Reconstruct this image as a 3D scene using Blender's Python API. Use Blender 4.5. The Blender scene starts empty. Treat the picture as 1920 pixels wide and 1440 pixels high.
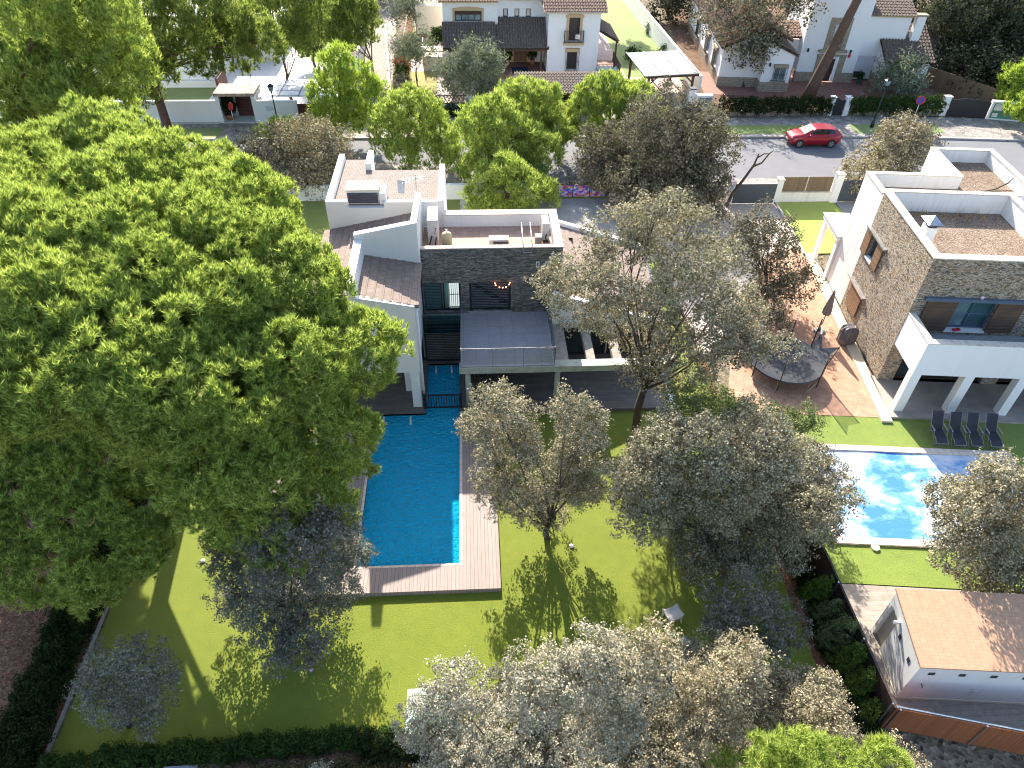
import bpy, math, random
import numpy as np
from mathutils import Matrix, Vector

# ---------------------------------------------------------------- camera, light, exposure
sc = bpy.context.scene
col = sc.collection
cam = bpy.data.objects.new("camera", bpy.data.cameras.new("camera"))
col.objects.link(cam)
cam.data.sensor_width = 36.0
cam.data.lens = 24.97
cam.data.clip_start = 0.1
cam.data.clip_end = 1500.0
cam.matrix_world = Matrix(((0.9985142, 0.02384512, -0.04899805, 0.0),
                           (-0.05236776, 0.66852461, -0.74184396, 0.0),
                           (0.01506705, 0.74330765, 0.66878003, 24.0),
                           (0, 0, 0, 1)))
sc.camera = cam
SUN_EL, SUN_AZ = math.radians(33.0), math.radians(-6.5)      # azimuth clockwise from +Y
w = bpy.data.worlds.new("World")
sc.world = w
w.use_nodes = True
nt = w.node_tree
sky = nt.nodes.new("ShaderNodeTexSky")
sky.sky_type = 'NISHITA'
sky.sun_disc = False
sky.sun_elevation = SUN_EL
sky.sun_rotation = SUN_AZ % (2 * math.pi)
sky.air_density = 1.0
sky.dust_density = 1.5
bg = nt.nodes["Background"]
bg.inputs[1].default_value = 0.15
nt.links.new(sky.outputs[0], bg.inputs[0])
sun = bpy.data.lights.new("sun", 'SUN')
sun.energy = 5.0
sun.angle = math.radians(0.5)
sun.color = (1.0, 0.93, 0.82)
so = bpy.data.objects.new("sun", sun)
col.objects.link(so)
sv = Vector((math.sin(SUN_AZ) * math.cos(SUN_EL), math.cos(SUN_AZ) * math.cos(SUN_EL), math.sin(SUN_EL)))
so.rotation_euler = sv.to_track_quat('Z', 'Y').to_euler()
so.location = sv * 100
vs = sc.view_settings
vs.view_transform = 'Standard'
vs.look = 'None'
vs.gamma = 1.0
vs.exposure = 1.4
sc.cycles.max_bounces = 7
sc.cycles.diffuse_bounces = 3
sc.cycles.glossy_bounces = 3
sc.cycles.transmission_bounces = 4
sc.cycles.transparent_max_bounces = 8
sc.cycles.sample_clamp_indirect = 6.0
sc.cycles.filter_width = 1.1

# ---------------------------------------------------------------- helpers
class MB:
    """collects faces of one mesh"""
    def __init__(s):
        s.v, s.f, s.m = [], [], []
    def face(s, pts, mi=0):
        n = len(s.v)
        s.v += [tuple(p) for p in pts]
        s.f.append(tuple(range(n, n + len(pts))))
        s.m.append(mi)
        return s
    def mesh(s, vs, fs, mi=0):
        n = len(s.v)
        s.v += [tuple(p) for p in vs]
        for f in fs:
            s.f.append(tuple(i + n for i in f)); s.m.append(mi)
        return s
    def hexa(s, b, t, mi=0):
        """b, t: four bottom and four top points, counter-clockwise from above"""
        fs = [(3, 2, 1, 0), (4, 5, 6, 7)] + [(i, (i + 1) % 4, 4 + (i + 1) % 4, 4 + i) for i in range(4)]
        return s.mesh(list(b) + list(t), fs, mi)
    def box(s, x0, x1, y0, y1, z0, z1, mi=0):
        b = [(x0, y0), (x1, y0), (x1, y1), (x0, y1)]
        return s.hexa([(x, y, z0) for x, y in b], [(x, y, z1) for x, y in b], mi)
    def prism(s, poly, z0, z1, mi=0):
        n = len(poly)
        vs = [(x, y, z0) for x, y in poly] + [(x, y, z1) for x, y in poly]
        fs = [tuple(range(n - 1, -1, -1)), tuple(range(n, 2 * n))] + [(i, (i + 1) % n, n + (i + 1) % n, n + i) for i in range(n)]
        return s.mesh(vs, fs, mi)
    def xz(s, poly, y0, y1, mi=0):
        """poly in (x, z), counter-clockwise seen from -Y, extruded along y"""
        n = len(poly)
        vs = [(x, y0, z) for x, z in poly] + [(x, y1, z) for x, z in poly]
        fs = [tuple(range(n)), tuple(range(2 * n - 1, n - 1, -1))] + [((i + 1) % n, i, n + i, n + (i + 1) % n) for i in range(n)]
        return s.mesh(vs, fs, mi)
    def yz(s, poly, x0, x1, mi=0):
        n = len(poly)
        vs = [(x0, y, z) for y, z in poly] + [(x1, y, z) for y, z in poly]
        fs = [tuple(range(n)), tuple(range(2 * n - 1, n - 1, -1))] + [((i + 1) % n, i, n + i, n + (i + 1) % n) for i in range(n)]
        return s.mesh(vs, fs, mi)
    def tube(s, pts, rad, n=8, mi=0, cap=True):
        pts = [Vector(p) for p in pts]
        if not hasattr(rad, '__len__'):
            rad = [rad] * len(pts)
        vs, fs = [], []
        ref = Vector((0.31, 0.17, 0.93))
        for i, p in enumerate(pts):
            d = (pts[min(i + 1, len(pts) - 1)] - pts[max(i - 1, 0)]).normalized()
            if abs(d.dot(ref)) > .97:
                ref = Vector((1, 0, 0))
            a = d.cross(ref).normalized(); b = d.cross(a)
            for k in range(n):
                t = 2 * math.pi * k / n
                vs.append(p + (a * math.cos(t) + b * math.sin(t)) * rad[i])
        for i in range(len(pts) - 1):
            for k in range(n):
                fs.append((i * n + k, i * n + (k + 1) % n, (i + 1) * n + (k + 1) % n, (i + 1) * n + k))
        if cap:
            fs.append(tuple(range(n - 1, -1, -1)))
            fs.append(tuple(range((len(pts) - 1) * n, len(pts) * n)))
        return s.mesh(vs, fs, mi)
    def cyl(s, x, y, z0, z1, r0, r1=None, n=16, mi=0):
        return s.tube([(x, y, z0), (x, y, z1)], [r0, r0 if r1 is None else r1], n, mi)
    def lathe(s, x, y, prof, n=20, mi=0):
        vs, fs = [], []
        for r, z in prof:
            for k in range(n):
                t = 2 * math.pi * k / n
                vs.append((x + r * math.cos(t), y + r * math.sin(t), z))
        for i in range(len(prof) - 1):
            for k in range(n):
                fs.append((i * n + k, i * n + (k + 1) % n, (i + 1) * n + (k + 1) % n, (i + 1) * n + k))
        fs.append(tuple(range(n - 1, -1, -1)))
        fs.append(tuple(range((len(prof) - 1) * n, len(prof) * n)))
        return s.mesh(vs, fs, mi)
    def ball(s, c, r, n=10, mi=0, sz=1.0):
        pr = [(r * math.sin(math.pi * i / n) + 1e-4, c[2] - r * sz * math.cos(math.pi * i / n)) for i in range(n + 1)]
        return s.lathe(c[0], c[1], pr, n * 2, mi)

OFF = {}
def link(name, me, mats, parent):
    for m_ in (mats if isinstance(mats, (list, tuple)) else [mats]):
        me.materials.append(m_)
    o = bpy.data.objects.new(name, me)
    col.objects.link(o)
    if parent is not None:
        o.parent = parent
    return o
def root_of(o):
    while o is not None and o.parent is not None:
        o = o.parent
    return o
def obj(name, mb, mats, parent=None, smooth=False, bevel=0.0):
    off = OFF.get(root_of(parent).name, (0, 0, 0)) if parent is not None else (0, 0, 0)
    me = bpy.data.meshes.new(name)
    me.from_pydata([(x - off[0], y - off[1], z - off[2]) for x, y, z in mb.v], [], mb.f)
    me.polygons.foreach_set('material_index', mb.m)
    if smooth:
        me.polygons.foreach_set('use_smooth', [True] * len(mb.f))
    me.update()
    o = link(name, me, mats, parent)
    if bevel:
        bv = o.modifiers.new("bevel", 'BEVEL'); bv.width = bevel; bv.segments = 2; bv.limit_method = 'ANGLE'
    return o
def tag(o, label, cat, group=None):
    o['label'] = label; o['category'] = cat
    if group: o['group'] = group
    return o
def T(name, label, cat, loc, rot=None, group=None):
    """a thing: an Empty at its base. rot None: parts come in world coordinates; rot given: in the thing's own"""
    o = bpy.data.objects.new(name, None)
    o.empty_display_size = 0.3
    col.objects.link(o)
    o.location = loc
    if rot is None:
        OFF[o.name] = tuple(loc)
    else:
        o.rotation_euler = (0, 0, rot)
    return tag(o, label, cat, group)
def struct(name, mb, mats, kind='structure'):
    o = obj(name, mb, mats)
    o['kind'] = kind
    return o
def copy_tree(o, loc, rot=None, label=None):
    c = o.copy(); col.objects.link(c); c.location = loc
    if rot is not None: c.rotation_euler = (0, 0, rot)
    if label: c['label'] = label
    for ch in list(o.children):
        k = ch.copy(); col.objects.link(k); k.parent = c
        for g_ in list(ch.children):
            q = g_.copy(); col.objects.link(q); q.parent = k
    return c
class Frame:
    def __init__(s, ox, oy, deg):
        a = math.radians(deg); s.a = a; s.o = (ox, oy)
        s.u = (math.cos(a), math.sin(a)); s.v = (-math.sin(a), math.cos(a))
    def w(s, u, v, z=0.0):
        return (s.o[0] + u * s.u[0] + v * s.v[0], s.o[1] + u * s.u[1] + v * s.v[1], z)
RH = Frame(20.43, 26.17, -5.5)       # the stone house on the right and its garden
class Wall:
    """a wall plane: a runs along it, d points out of it"""
    def __init__(s, o, u, n):
        s.o, s.u, s.n = o, u, n
    def P(s, a, d, z):
        return (s.o[0] + a * s.u[0] + d * s.n[0], s.o[1] + a * s.u[1] + d * s.n[1], z)
    def box(s, mb, a0, a1, d0, d1, z0, z1, mi=0):
        # keep the winding right-handed for both directions of u x n
        ring = [(a0, d1), (a1, d1), (a1, d0), (a0, d0)]
        if s.u[0] * s.n[1] - s.u[1] * s.n[0] > 0: ring = ring[::-1]
        b = [s.P(a, d, z0) for a, d in ring]; t = [s.P(a, d, z1) for a, d in ring]
        return mb.hexa(b, t, mi)
    def panel(s, mb, a0, a1, z0, z1, holes, th, mi=0):
        A = sorted({a0, a1} | {min(max(h[k], a0), a1) for h in holes for k in (0, 1)})
        Z = sorted({z0, z1} | {min(max(h[k], z0), z1) for h in holes for k in (2, 3)})
        for i in range(len(A) - 1):
            for j in range(len(Z) - 1):
                am, zm = (A[i] + A[i + 1]) / 2, (Z[j] + Z[j + 1]) / 2
                if any(h[0] < am < h[1] and h[2] < zm < h[3] for h in holes): continue
                s.box(mb, A[i], A[i + 1], -th, 0, Z[j], Z[j + 1], mi)
        return mb
    def bars(s, mb, a0, a1, z0, z1, d, n, r=.012, horiz=0, mi=0):
        for i in range(n):
            a = a0 + (a1 - a0) * i / max(n - 1, 1)
            s.box(mb, a - r, a + r, d - r, d + r, z0, z1, mi)
        for j in range(horiz):
            z = z0 + (z1 - z0) * j / max(horiz - 1, 1)
            s.box(mb, a0, a1, d - r * 1.3, d + r * 1.3, z - r, z + r, mi)
        return mb

# ---------------------------------------------------------------- materials
def nmat(name):
    m = bpy.data.materials.new(name); m.use_nodes = True
    t = m.node_tree; p = t.nodes["Principled BSDF"]
    return m, t, p
def nd(t, typ, ins=None, **kw):
    n = t.nodes.new(typ)
    for k, v in kw.items(): setattr(n, k, v)
    for k, v in (ins or {}).items():
        if hasattr(v, 'is_output') or isinstance(v, bpy.types.NodeSocket): t.links.new(v, n.inputs[k])
        else: n.inputs[k].default_value = v
    return n
def c4(c): return (c[0], c[1], c[2], 1.0)
def ramp(t, fac, stops, interp='LINEAR'):
    r = nd(t, "ShaderNodeValToRGB", {0: fac})
    r.color_ramp.interpolation = interp
    e = r.color_ramp.elements
    while len(e) < len(stops): e.new(0.5)
    for el, (p_, c_) in zip(e, stops): el.position = p_; el.color = c4(c_)
    return r.outputs[0]
def mixc(t, fac, a, b, mode='MIX'):
    n = nd(t, "ShaderNodeMix", data_type='RGBA', blend_type=mode)
    for idx, v in ((0, fac), (6, a), (7, b)):
        if isinstance(v, bpy.types.NodeSocket): t.links.new(v, n.inputs[idx])
        else: n.inputs[idx].default_value = c4(v) if idx > 0 else v
    return n.outputs[2]
def coords(t, mapping=None):
    return nd(t, "ShaderNodeTexCoord").outputs['Object']
def noise(t, vec, scale, detail=4, rough=.6):
    return nd(t, "ShaderNodeTexNoise", {'Vector': vec, 'Scale': scale, 'Detail': detail, 'Roughness': rough}).outputs[0]
def sxyz(t, vec, sx, sy, sz):
    return nd(t, "ShaderNodeVectorMath", {0: vec, 1: (sx, sy, sz)}, operation='MULTIPLY').outputs[0]
def bumped(t, p, h, strength=.4, dist=.02):
    b = nd(t, "ShaderNodeBump", {'Height': h, 'Strength': strength, 'Distance': dist})
    t.links.new(b.outputs[0], p.inputs['Normal'])
def wallvec(t):
    """(x + y, z, 0): the same pattern on walls that run along x or y"""
    s = nd(t, "ShaderNodeSeparateXYZ", {0: coords(t)})
    a = nd(t, "ShaderNodeMath", {0: s.outputs[0], 1: s.outputs[1]}, operation='ADD')
    return nd(t, "ShaderNodeCombineXYZ", {0: a.outputs[0], 1: s.outputs[2]}).outputs[0]
def swap_xy(t):
    s = nd(t, "ShaderNodeSeparateXYZ", {0: coords(t)})
    return nd(t, "ShaderNodeCombineXYZ", {0: s.outputs[1], 1: s.outputs[0]}).outputs[0]
def plain(name, c, rough=.7, metal=0.0, var=.12, vscale=2.5, fine=.1, fscale=30, bump=.0, spec=.4):
    m, t, p = nmat(name)
    v = coords(t)
    a = noise(t, v, vscale); b = noise(t, v, fscale, 3)
    k = ramp(t, a, [(.3, [x * (1 - var) for x in c]), (.7, [min(x * (1 + var), 1) for x in c])])
    k = mixc(t, fine, k, ramp(t, b, [(.3, [x * .6 for x in c]), (.7, [min(1, x * 1.35) for x in c])]))
    t.links.new(k, p.inputs['Base Color'])
    p.inputs['Roughness'].default_value = rough; p.inputs['Metallic'].default_value = metal
    p.inputs['Specular IOR Level'].default_value = spec
    if bump: bumped(t, p, b, bump, .02)
    return m
def stucco(name, c, dirt=(.45, .42, .38), amt=.25):
    m, t, p = nmat(name)
    v = coords(t)
    streak = noise(t, sxyz(t, v, 3.0, 3.0, .35), 1.2, 5)
    grain = noise(t, v, 60, 3)
    k = mixc(t, ramp(t, streak, [(.5, (0, 0, 0)), (.82, (amt,) * 3)]), c, dirt)
    k = mixc(t, .06, k, ramp(t, grain, [(.3, (.3, .3, .3)), (.7, (1, 1, 1))]), 'MULTIPLY')
    t.links.new(k, p.inputs['Base Color'])
    p.inputs['Roughness'].default_value = .9; p.inputs['Specular IOR Level'].default_value = .2
    bumped(t, p, grain, .12, .01)
    return m
def bricks(name, c1, c2, mortar, w_, h_, vec='wall', gap=.01, off=.5, rough=.75, bump=.5, var=.25, vs_=4.0, spec=.35):
    m, t, p = nmat(name)
    v = wallvec(t) if vec == 'wall' else swap_xy(t) if vec == 'yx' else coords(t)
    b = nd(t, "ShaderNodeTexBrick", {'Vector': v, 'Color1': c4(c1), 'Color2': c4(c2), 'Mortar': c4(mortar), 'Scale': 1.0,
           'Mortar Size': gap, 'Mortar Smooth': .1, 'Bias': 0.0, 'Brick Width': w_, 'Row Height': h_})
    b.offset = off
    n1 = noise(t, v, vs_); n2 = noise(t, v, 40, 3)
    k = mixc(t, var, b.outputs[0], ramp(t, n1, [(.3, (.45, .45, .45)), (.7, (1.25, 1.25, 1.25))]), 'MULTIPLY')
    k = mixc(t, .25, k, ramp(t, n2, [(.3, (.6, .6, .6)), (.7, (1.2, 1.2, 1.2))]), 'MULTIPLY')
    t.links.new(k, p.inputs['Base Color'])
    p.inputs['Roughness'].default_value = rough; p.inputs['Specular IOR Level'].default_value = spec
    if bump: bumped(t, p, b.outputs[1], -bump, .02)
    return m
def ledge(name, stops, sx, sz, rough=.85):
    """stacked ledge stone: flat voronoi chips of many tones"""
    m, t, p = nmat(name)
    v = sxyz(t, wallvec(t), sx, sz, 1)
    vo = nd(t, "ShaderNodeTexVoronoi", {'Vector': v, 'Scale': 1.0, 'Randomness': .9})
    s = nd(t, "ShaderNodeSeparateColor", {0: vo.outputs['Color']})
    k = ramp(t, s.outputs[0], stops)
    ed = nd(t, "ShaderNodeTexVoronoi", {'Vector': v, 'Scale': 1.0, 'Randomness': .9}, feature='DISTANCE_TO_EDGE')
    e = ramp(t, ed.outputs['Distance'], [(.0, (.25, .25, .25)), (.12, (1, 1, 1))])
    k = mixc(t, .9, k, e, 'MULTIPLY')
    k = mixc(t, .5, k, ramp(t, noise(t, coords(t), 1.1), [(.3, (.7, .7, .7)), (.7, (1.2, 1.2, 1.2))]), 'MULTIPLY')
    t.links.new(k, p.inputs['Base Color'])
    p.inputs['Roughness'].default_value = rough; p.inputs['Specular IOR Level'].default_value = .25
    h = nd(t, "ShaderNodeMath", {0: s.outputs[1], 1: ed.outputs['Distance']}, operation='ADD')
    bumped(t, p, h.outputs[0], .8, .03)
    return m
def lawn_mat(name, a, b, c, patch=.5, strip=0.0):
    m, t, p = nmat(name)
    v = coords(t)
    big = noise(t, v, .35, 4); mid = noise(t, v, 2.2, 5); fine = noise(t, v, 26, 5, .75)
    k = ramp(t, big, [(.3, a), (.7, b)])
    k = mixc(t, ramp(t, mid, [(.42, (0, 0, 0)), (.75, (patch,) * 3)]), k, c)
    k = mixc(t, .75, k, ramp(t, fine, [(.28, (.35, .42, .32)), (.5, (1, 1, 1)), (.75, (1.6, 1.5, 1.5))]), 'MULTIPLY')
    t.links.new(k, p.inputs['Base Color'])
    p.inputs['Roughness'].default_value = .85; p.inputs['Specular IOR Level'].default_value = .15
    p.inputs['Sheen Weight'].default_value = .25
    bumped(t, p, fine, .7, .04)
    return m
def gravel(name, c1, c2, scale=22, spot=(.05, .04, .03)):
    m, t, p = nmat(name)
    v = coords(t)
    vo = nd(t, "ShaderNodeTexVoronoi", {'Vector': v, 'Scale': scale})
    s = nd(t, "ShaderNodeSeparateColor", {0: vo.outputs['Color']})
    k = ramp(t, s.outputs[0], [(0, spot), (.25, c1), (.8, c2), (1, [min(1, x * 1.5) for x in c2])])
    k = mixc(t, .6, k, ramp(t, noise(t, v, .9, 5), [(.3, (.65, .6, .58)), (.7, (1.2, 1.2, 1.2))]), 'MULTIPLY')
    t.links.new(k, p.inputs['Base Color'])
    p.inputs['Roughness'].default_value = .95; p.inputs['Specular IOR Level'].default_value = .1
    bumped(t, p, vo.outputs['Distance'], .8, .03)
    return m
def flag(name, c1, c2, joint, scale=2.2, w=.06):
    m, t, p = nmat(name)
    v = coords(t)
    vo = nd(t, "ShaderNodeTexVoronoi", {'Vector': v, 'Scale': scale})
    ed = nd(t, "ShaderNodeTexVoronoi", {'Vector': v, 'Scale': scale}, feature='DISTANCE_TO_EDGE')
    s = nd(t, "ShaderNodeSeparateColor", {0: vo.outputs['Color']})
    k = ramp(t, s.outputs[0], [(0, c1), (1, c2)])
    k = mixc(t, ramp(t, ed.outputs['Distance'], [(0, (1, 1, 1)), (w, (0, 0, 0))]), k, joint)
    k = mixc(t, .5, k, ramp(t, noise(t, v, 3, 6), [(.3, (.6, .6, .6)), (.7, (1.2, 1.2, 1.2))]), 'MULTIPLY')
    t.links.new(k, p.inputs['Base Color'])
    p.inputs['Roughness'].default_value = .85
    bumped(t, p, ed.outputs['Distance'], .4, .02)
    return m
def stripes(name, c, dark, pitch, gap, axis=0, var=.18, rough=.65, grain=6.0, bump=.5):
    """boards or slats along the other axis, with dark joints"""
    m, t, p = nmat(name)
    v = coords(t)
    s = nd(t, "ShaderNodeSeparateXYZ", {0: v})
    q = nd(t, "ShaderNodeMath", {0: s.outputs[axis], 1: pitch}, operation='DIVIDE').outputs[0]
    fl = nd(t, "ShaderNodeMath", {0: q}, operation='FLOOR').outputs[0]
    fr = nd(t, "ShaderNodeMath", {0: q}, operation='FRACT').outputs[0]
    wn = nd(t, "ShaderNodeTexWhiteNoise", {'W': fl}, noise_dimensions='1D').outputs['Value']
    k = ramp(t, wn, [(0, [x * (1 - var) for x in c]), (1, [min(1, x * (1 + var)) for x in c])])
    st = [1, 1, 1]; st[1 - axis if axis < 2 else 0] = .12
    k = mixc(t, .4, k, ramp(t, noise(t, sxyz(t, v, *st), grain * 4, 5), [(.3, (.6, .6, .6)), (.7, (1.2, 1.2, 1.2))]), 'MULTIPLY')
    j = ramp(t, fr, [(0, (1, 1, 1)), (gap, (1, 1, 1)), (gap + .02, (0, 0, 0)), (1, (0, 0, 0))])
    k = mixc(t, j, k, dark)
    t.links.new(k, p.inputs['Base Color'])
    p.inputs['Roughness'].default_value = rough
    if bump: bumped(t, p, j, -bump, .02)
    return m
def leaf_mat(name, dark, mid, light, trans=.35, spec=.3, rough=.5, patch=1.3):
    m = bpy.data.materials.new(name); m.use_nodes = True
    t = m.node_tree; t.nodes.clear()
    out = nd(t, "ShaderNodeOutputMaterial")
    ge = nd(t, "ShaderNodeNewGeometry")
    k = ramp(t, ge.outputs['Random Per Island'], [(0, dark), (.5, mid), (1, light)])
    k = mixc(t, .55, k, ramp(t, noise(t, coords(t), patch, 3), [(.32, (.62, .66, .6)), (.68, (1.25, 1.2, 1.15))]), 'MULTIPLY')
    d = nd(t, "ShaderNodeBsdfDiffuse", {'Color': k})
    tr = nd(t, "ShaderNodeBsdfTranslucent", {'Color': mixc(t, .5, k, (1.15, 1.2, .7), 'MULTIPLY')})
    a = nd(t, "ShaderNodeMixShader", {0: trans, 1: d.outputs[0], 2: tr.outputs[0]})
    t.links.new(a.outputs[0], out.inputs[0])
    return m
def glassy(name, c, rough=.06):
    m, t, p = nmat(name)
    v = coords(t)
    k = ramp(t, noise(t, v, .8, 2), [(.3, [x * .6 for x in c]), (.7, [x * 1.5 for x in c])])
    t.links.new(k, p.inputs['Base Color'])
    p.inputs['Roughness'].default_value = rough; p.inputs['Specular IOR Level'].default_value = .7
    return m
def clear_glass(name, tint=(.75, .85, .85), refl=.5):
    m = bpy.data.materials.new(name); m.use_nodes = True
    t = m.node_tree; t.nodes.clear()
    out = nd(t, "ShaderNodeOutputMaterial")
    tr = nd(t, "ShaderNodeBsdfTransparent", {'Color': c4(tint)})
    gl = nd(t, "ShaderNodeBsdfGlossy", {'Color': (1, 1, 1, 1), 'Roughness': .03})
    fr = nd(t, "ShaderNodeFresnel", {'IOR': 1.5})
    a = nd(t, "ShaderNodeMixShader", {0: fr.outputs[0], 1: tr.outputs[0], 2: gl.outputs[0]})
    t.links.new(a.outputs[0], out.inputs[0])
    return m

WHITE = stucco("white_stucco", (.80, .79, .77), amt=.10)
WHITE_OLD = stucco("weathered_white_stucco", (.78, .76, .72), (.33, .29, .24), .38)
CREAM = stucco("cream_stucco", (.72, .64, .50), amt=.2)
COPE = bricks("pale_coping_tile", (.66, .54, .46), (.72, .60, .52), (.45, .36, .30), .32, .32, 'xy', .012, 0, bump=.2, var=.15)
COPE_OLD = stucco("stained_coping", (.60, .54, .46), (.20, .16, .12), .85)
LEDGE_GREY = ledge("grey_ledge_stone", [(0, (.11, .105, .10)), (.35, (.20, .185, .17)), (.6, (.26, .24, .215)), (.8, (.23, .22, .215)), (1, (.34, .31, .27))], 3.2, 19)
LEDGE_TAN = ledge("tan_ledge_stone", [(0, (.12, .10, .085)), (.22, (.33, .235, .15)), (.5, (.48, .38, .27)), (.72, (.52, .46, .37)), (.86, (.34, .31, .285)), (1, (.58, .43, .28))], 7.5, 20)
FLAT_TILE = bricks("flat_concrete_roof_tile", (.25, .185, .15), (.29, .22, .18), (.13, .10, .08), .33, .36, 'yx', .008, .5, rough=.85, bump=.25, var=.35)
FLAT_TILE_X = bricks("flat_concrete_roof_tile_x", (.235, .19, .16), (.265, .215, .185), (.13, .105, .09), .2, .24, 'xy', .008, .5, rough=.85, bump=.25, var=.35)
PINK_TILE = bricks("pink_terrace_tile", (.44, .27, .19), (.50, .32, .23), (.34, .24, .18), .3, .3, 'xy', .012, 0, bump=.1, var=.25)
GREY_TILE = bricks("grey_porcelain_tile", (.33, .325, .34), (.36, .355, .37), (.24, .235, .245), .6, .6, 'xy', .008, 0, rough=.5, bump=.1, var=.2, vs_=7)
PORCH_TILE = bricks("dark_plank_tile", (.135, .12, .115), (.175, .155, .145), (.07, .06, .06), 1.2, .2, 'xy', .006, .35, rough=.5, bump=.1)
PLANK_TILE = bricks("wood_look_paving", (.30, .255, .21), (.38, .33, .28), (.22, .185, .155), 1.2, .2, 'xy', .006, .37, rough=.6, bump=.08, var=.35)
DECK = stripes("composite_decking", (.30, .235, .205), (.10, .075, .065), .145, .07, 0, var=.07)
WATER_LINE = bricks("blue_pool_mosaic", (.02, .24, .42), (.03, .30, .50), (.10, .38, .55), .03, .03, 'xy', .004, 0, rough=.4, bump=0, var=.3)
LAWN = lawn_mat("artificial_lawn", (.165, .205, .018), (.20, .23, .024), (.125, .175, .016), .5)
LAWN2 = lawn_mat("neighbour_lawn", (.17, .235, .03), (.20, .26, .035), (.13, .19, .025), .6)
TURF = lawn_mat("new_artificial_turf", (.30, .37, .045), (.32, .39, .05), (.27, .34, .04), .3)
VERGE = lawn_mat("verge_grass", (.12, .20, .02), (.17, .25, .025), (.20, .19, .06), .8)
DRY = lawn_mat("yellowing_lawn", (.30, .25, .035), (.26, .25, .03), (.34, .25, .06), .8)
SOIL = gravel("brown_soil", (.16, .095, .062), (.23, .145, .095), 26)
BARK = gravel("red_bark_mulch", (.20, .10, .055), (.29, .15, .085), 30)
LITTER = gravel("pine_litter", (.10, .058, .04), (.16, .095, .065), 18)
GROUND = gravel("bare_ground", (.16, .13, .09), (.22, .18, .13), 8)
ROOF_GRAVEL = gravel("roof_gravel", (.20, .15, .115), (.29, .225, .17), 20, (.12, .08, .055))
STAMPED = flag("stamped_orange_concrete", (.44, .245, .155), (.50, .29, .19), (.36, .20, .13), 2.0, .05)
ASPHALT = plain("asphalt", (.17, .17, .178), .9, var=.1, vscale=.6, fine=.3, fscale=70, bump=.3)
CONCRETE = plain("grey_concrete", (.30, .305, .30), .9, var=.18, vscale=1.2, fine=.2)
KERB = bricks("kerb_stone", (.36, .335, .30), (.42, .39, .35), (.2, .18, .16), 1.0, .5, 'xy', .01, 0, bump=.1)
SIDEWALK = flag("crazy_paving", (.24, .21, .185), (.40, .35, .30), (.13, .12, .10), 1.8, .07)
COBBLE = flag("cobbles", (.22, .19, .155), (.32, .28, .23), (.13, .11, .09), 3.2, .1)
BRICKPAVE = bricks("red_brick_paving", (.26, .115, .085), (.31, .145, .105), (.18, .11, .09), .22, .11, 'xy', .01, .5, bump=.15)
PINKPAVE = bricks("pink_paving", (.40, .29, .255), (.44, .33, .29), (.30, .22, .20), .4, .4, 'xy', .01, 0, bump=.1)
BARREL = plain("grey_brown_barrel_tile", (.16, .122, .10), .9, var=.3, vscale=3.5, fine=.45, fscale=9)
BARREL2 = plain("rusty_barrel_tile", (.25, .16, .115), .9, var=.35, vscale=3, fine=.5, fscale=10)
EAVE = plain("pale_eave_tile", (.52, .43, .36), .9, var=.3, vscale=6, fine=.4, fscale=12)
PEACH_TILE = bricks("peach_roof_tile", (.50, .295, .18), (.53, .32, .20), (.40, .23, .14), .24, .22, 'yx', .007, .5, rough=.8, bump=.2, var=.2)
TRIM = stucco("sand_trim", (.52, .38, .22), (.3, .2, .1), .3)
SANDSTONE = bricks("sandstone_plinth", (.33, .27, .19), (.40, .33, .24), (.20, .16, .12), .5, .18, 'wall', .012, .5, var=.5)
BLACK = plain("black_metal", (.02, .02, .022), .45, .0, fine=.05)
DARKGREY = plain("dark_grey_metal", (.055, .06, .07), .5, .2, fine=.05)
ANTHRA = plain("anthracite_gate", (.06, .075, .09), .5, .0, var=.15, vscale=.8, fine=.05)
STEEL = plain("steel", (.55, .56, .57), .3, .9, fine=.05)
BLUEGREY = plain("blue_grey_metal", (.12, .17, .24), .4, .3, fine=.05)
BROWNWOOD = plain("brown_wood", (.065, .032, .018), .6, var=.3, fine=.2)
REDWOOD = stripes("red_brown_slats", (.10, .022, .018), (.03, .008, .008), .12, .2, 2)
DOORWOOD = stripes("oak_door", (.20, .10, .045), (.07, .035, .015), .16, .07, 0)
MAHOG = stripes("mahogany", (.055, .022, .015), (.02, .008, .006), .25, .05, 0)
SHUT = stripes("slatted_timber_shutter", (.30, .17, .09), (.06, .035, .02), .075, .28, 2, bump=.8)
SHUT_D = stripes("dark_slatted_shutter", (.15, .085, .05), (.04, .025, .015), .06, .3, 2, bump=.8)
BLIND = stripes("white_roller_blind", (.60, .63, .67), (.42, .45, .5), .06, .12, 2, var=.03)
BLIND_D = stripes("dark_roller_blind", (.05, .035, .032), (.02, .014, .012), .07, .15, 2, var=.05)
REED = stripes("reed_screen", (.21, .145, .085), (.09, .06, .035), .022, .25, 0, var=.35)
REEDY = stripes("reed_screen_y", (.17, .125, .085), (.08, .06, .04), .03, .25, 1, var=.35)
FENCE_D = stripes("dark_heather_fence", (.035, .022, .018), (.012, .008, .006), .05, .2, 1, var=.4)
FENCE_O = stripes("orange_heather_fence", (.30, .10, .035), (.15, .05, .02), .03, .2, 0, var=.25)
GLASS = glassy("window_glass", (.03, .04, .045))
GLASS_T = glassy("teal_window_glass", (.035, .085, .09))
GLASS_L = glassy("pale_window_glass", (.16, .23, .25), .1)
CLEAR = clear_glass("clear_glass")
GREENGLASS = clear_glass("green_glass", (.30, .42, .40))
FABRIC_D = plain("charcoal_sling", (.035, .037, .045), .8, fine=.2, fscale=80)
TAUPE = plain("taupe_canvas", (.30, .235, .185), .9, fine=.15)
COVERGREY = plain("grey_tarpaulin", (.13, .115, .115), .45, var=.2, fine=.1)
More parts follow.
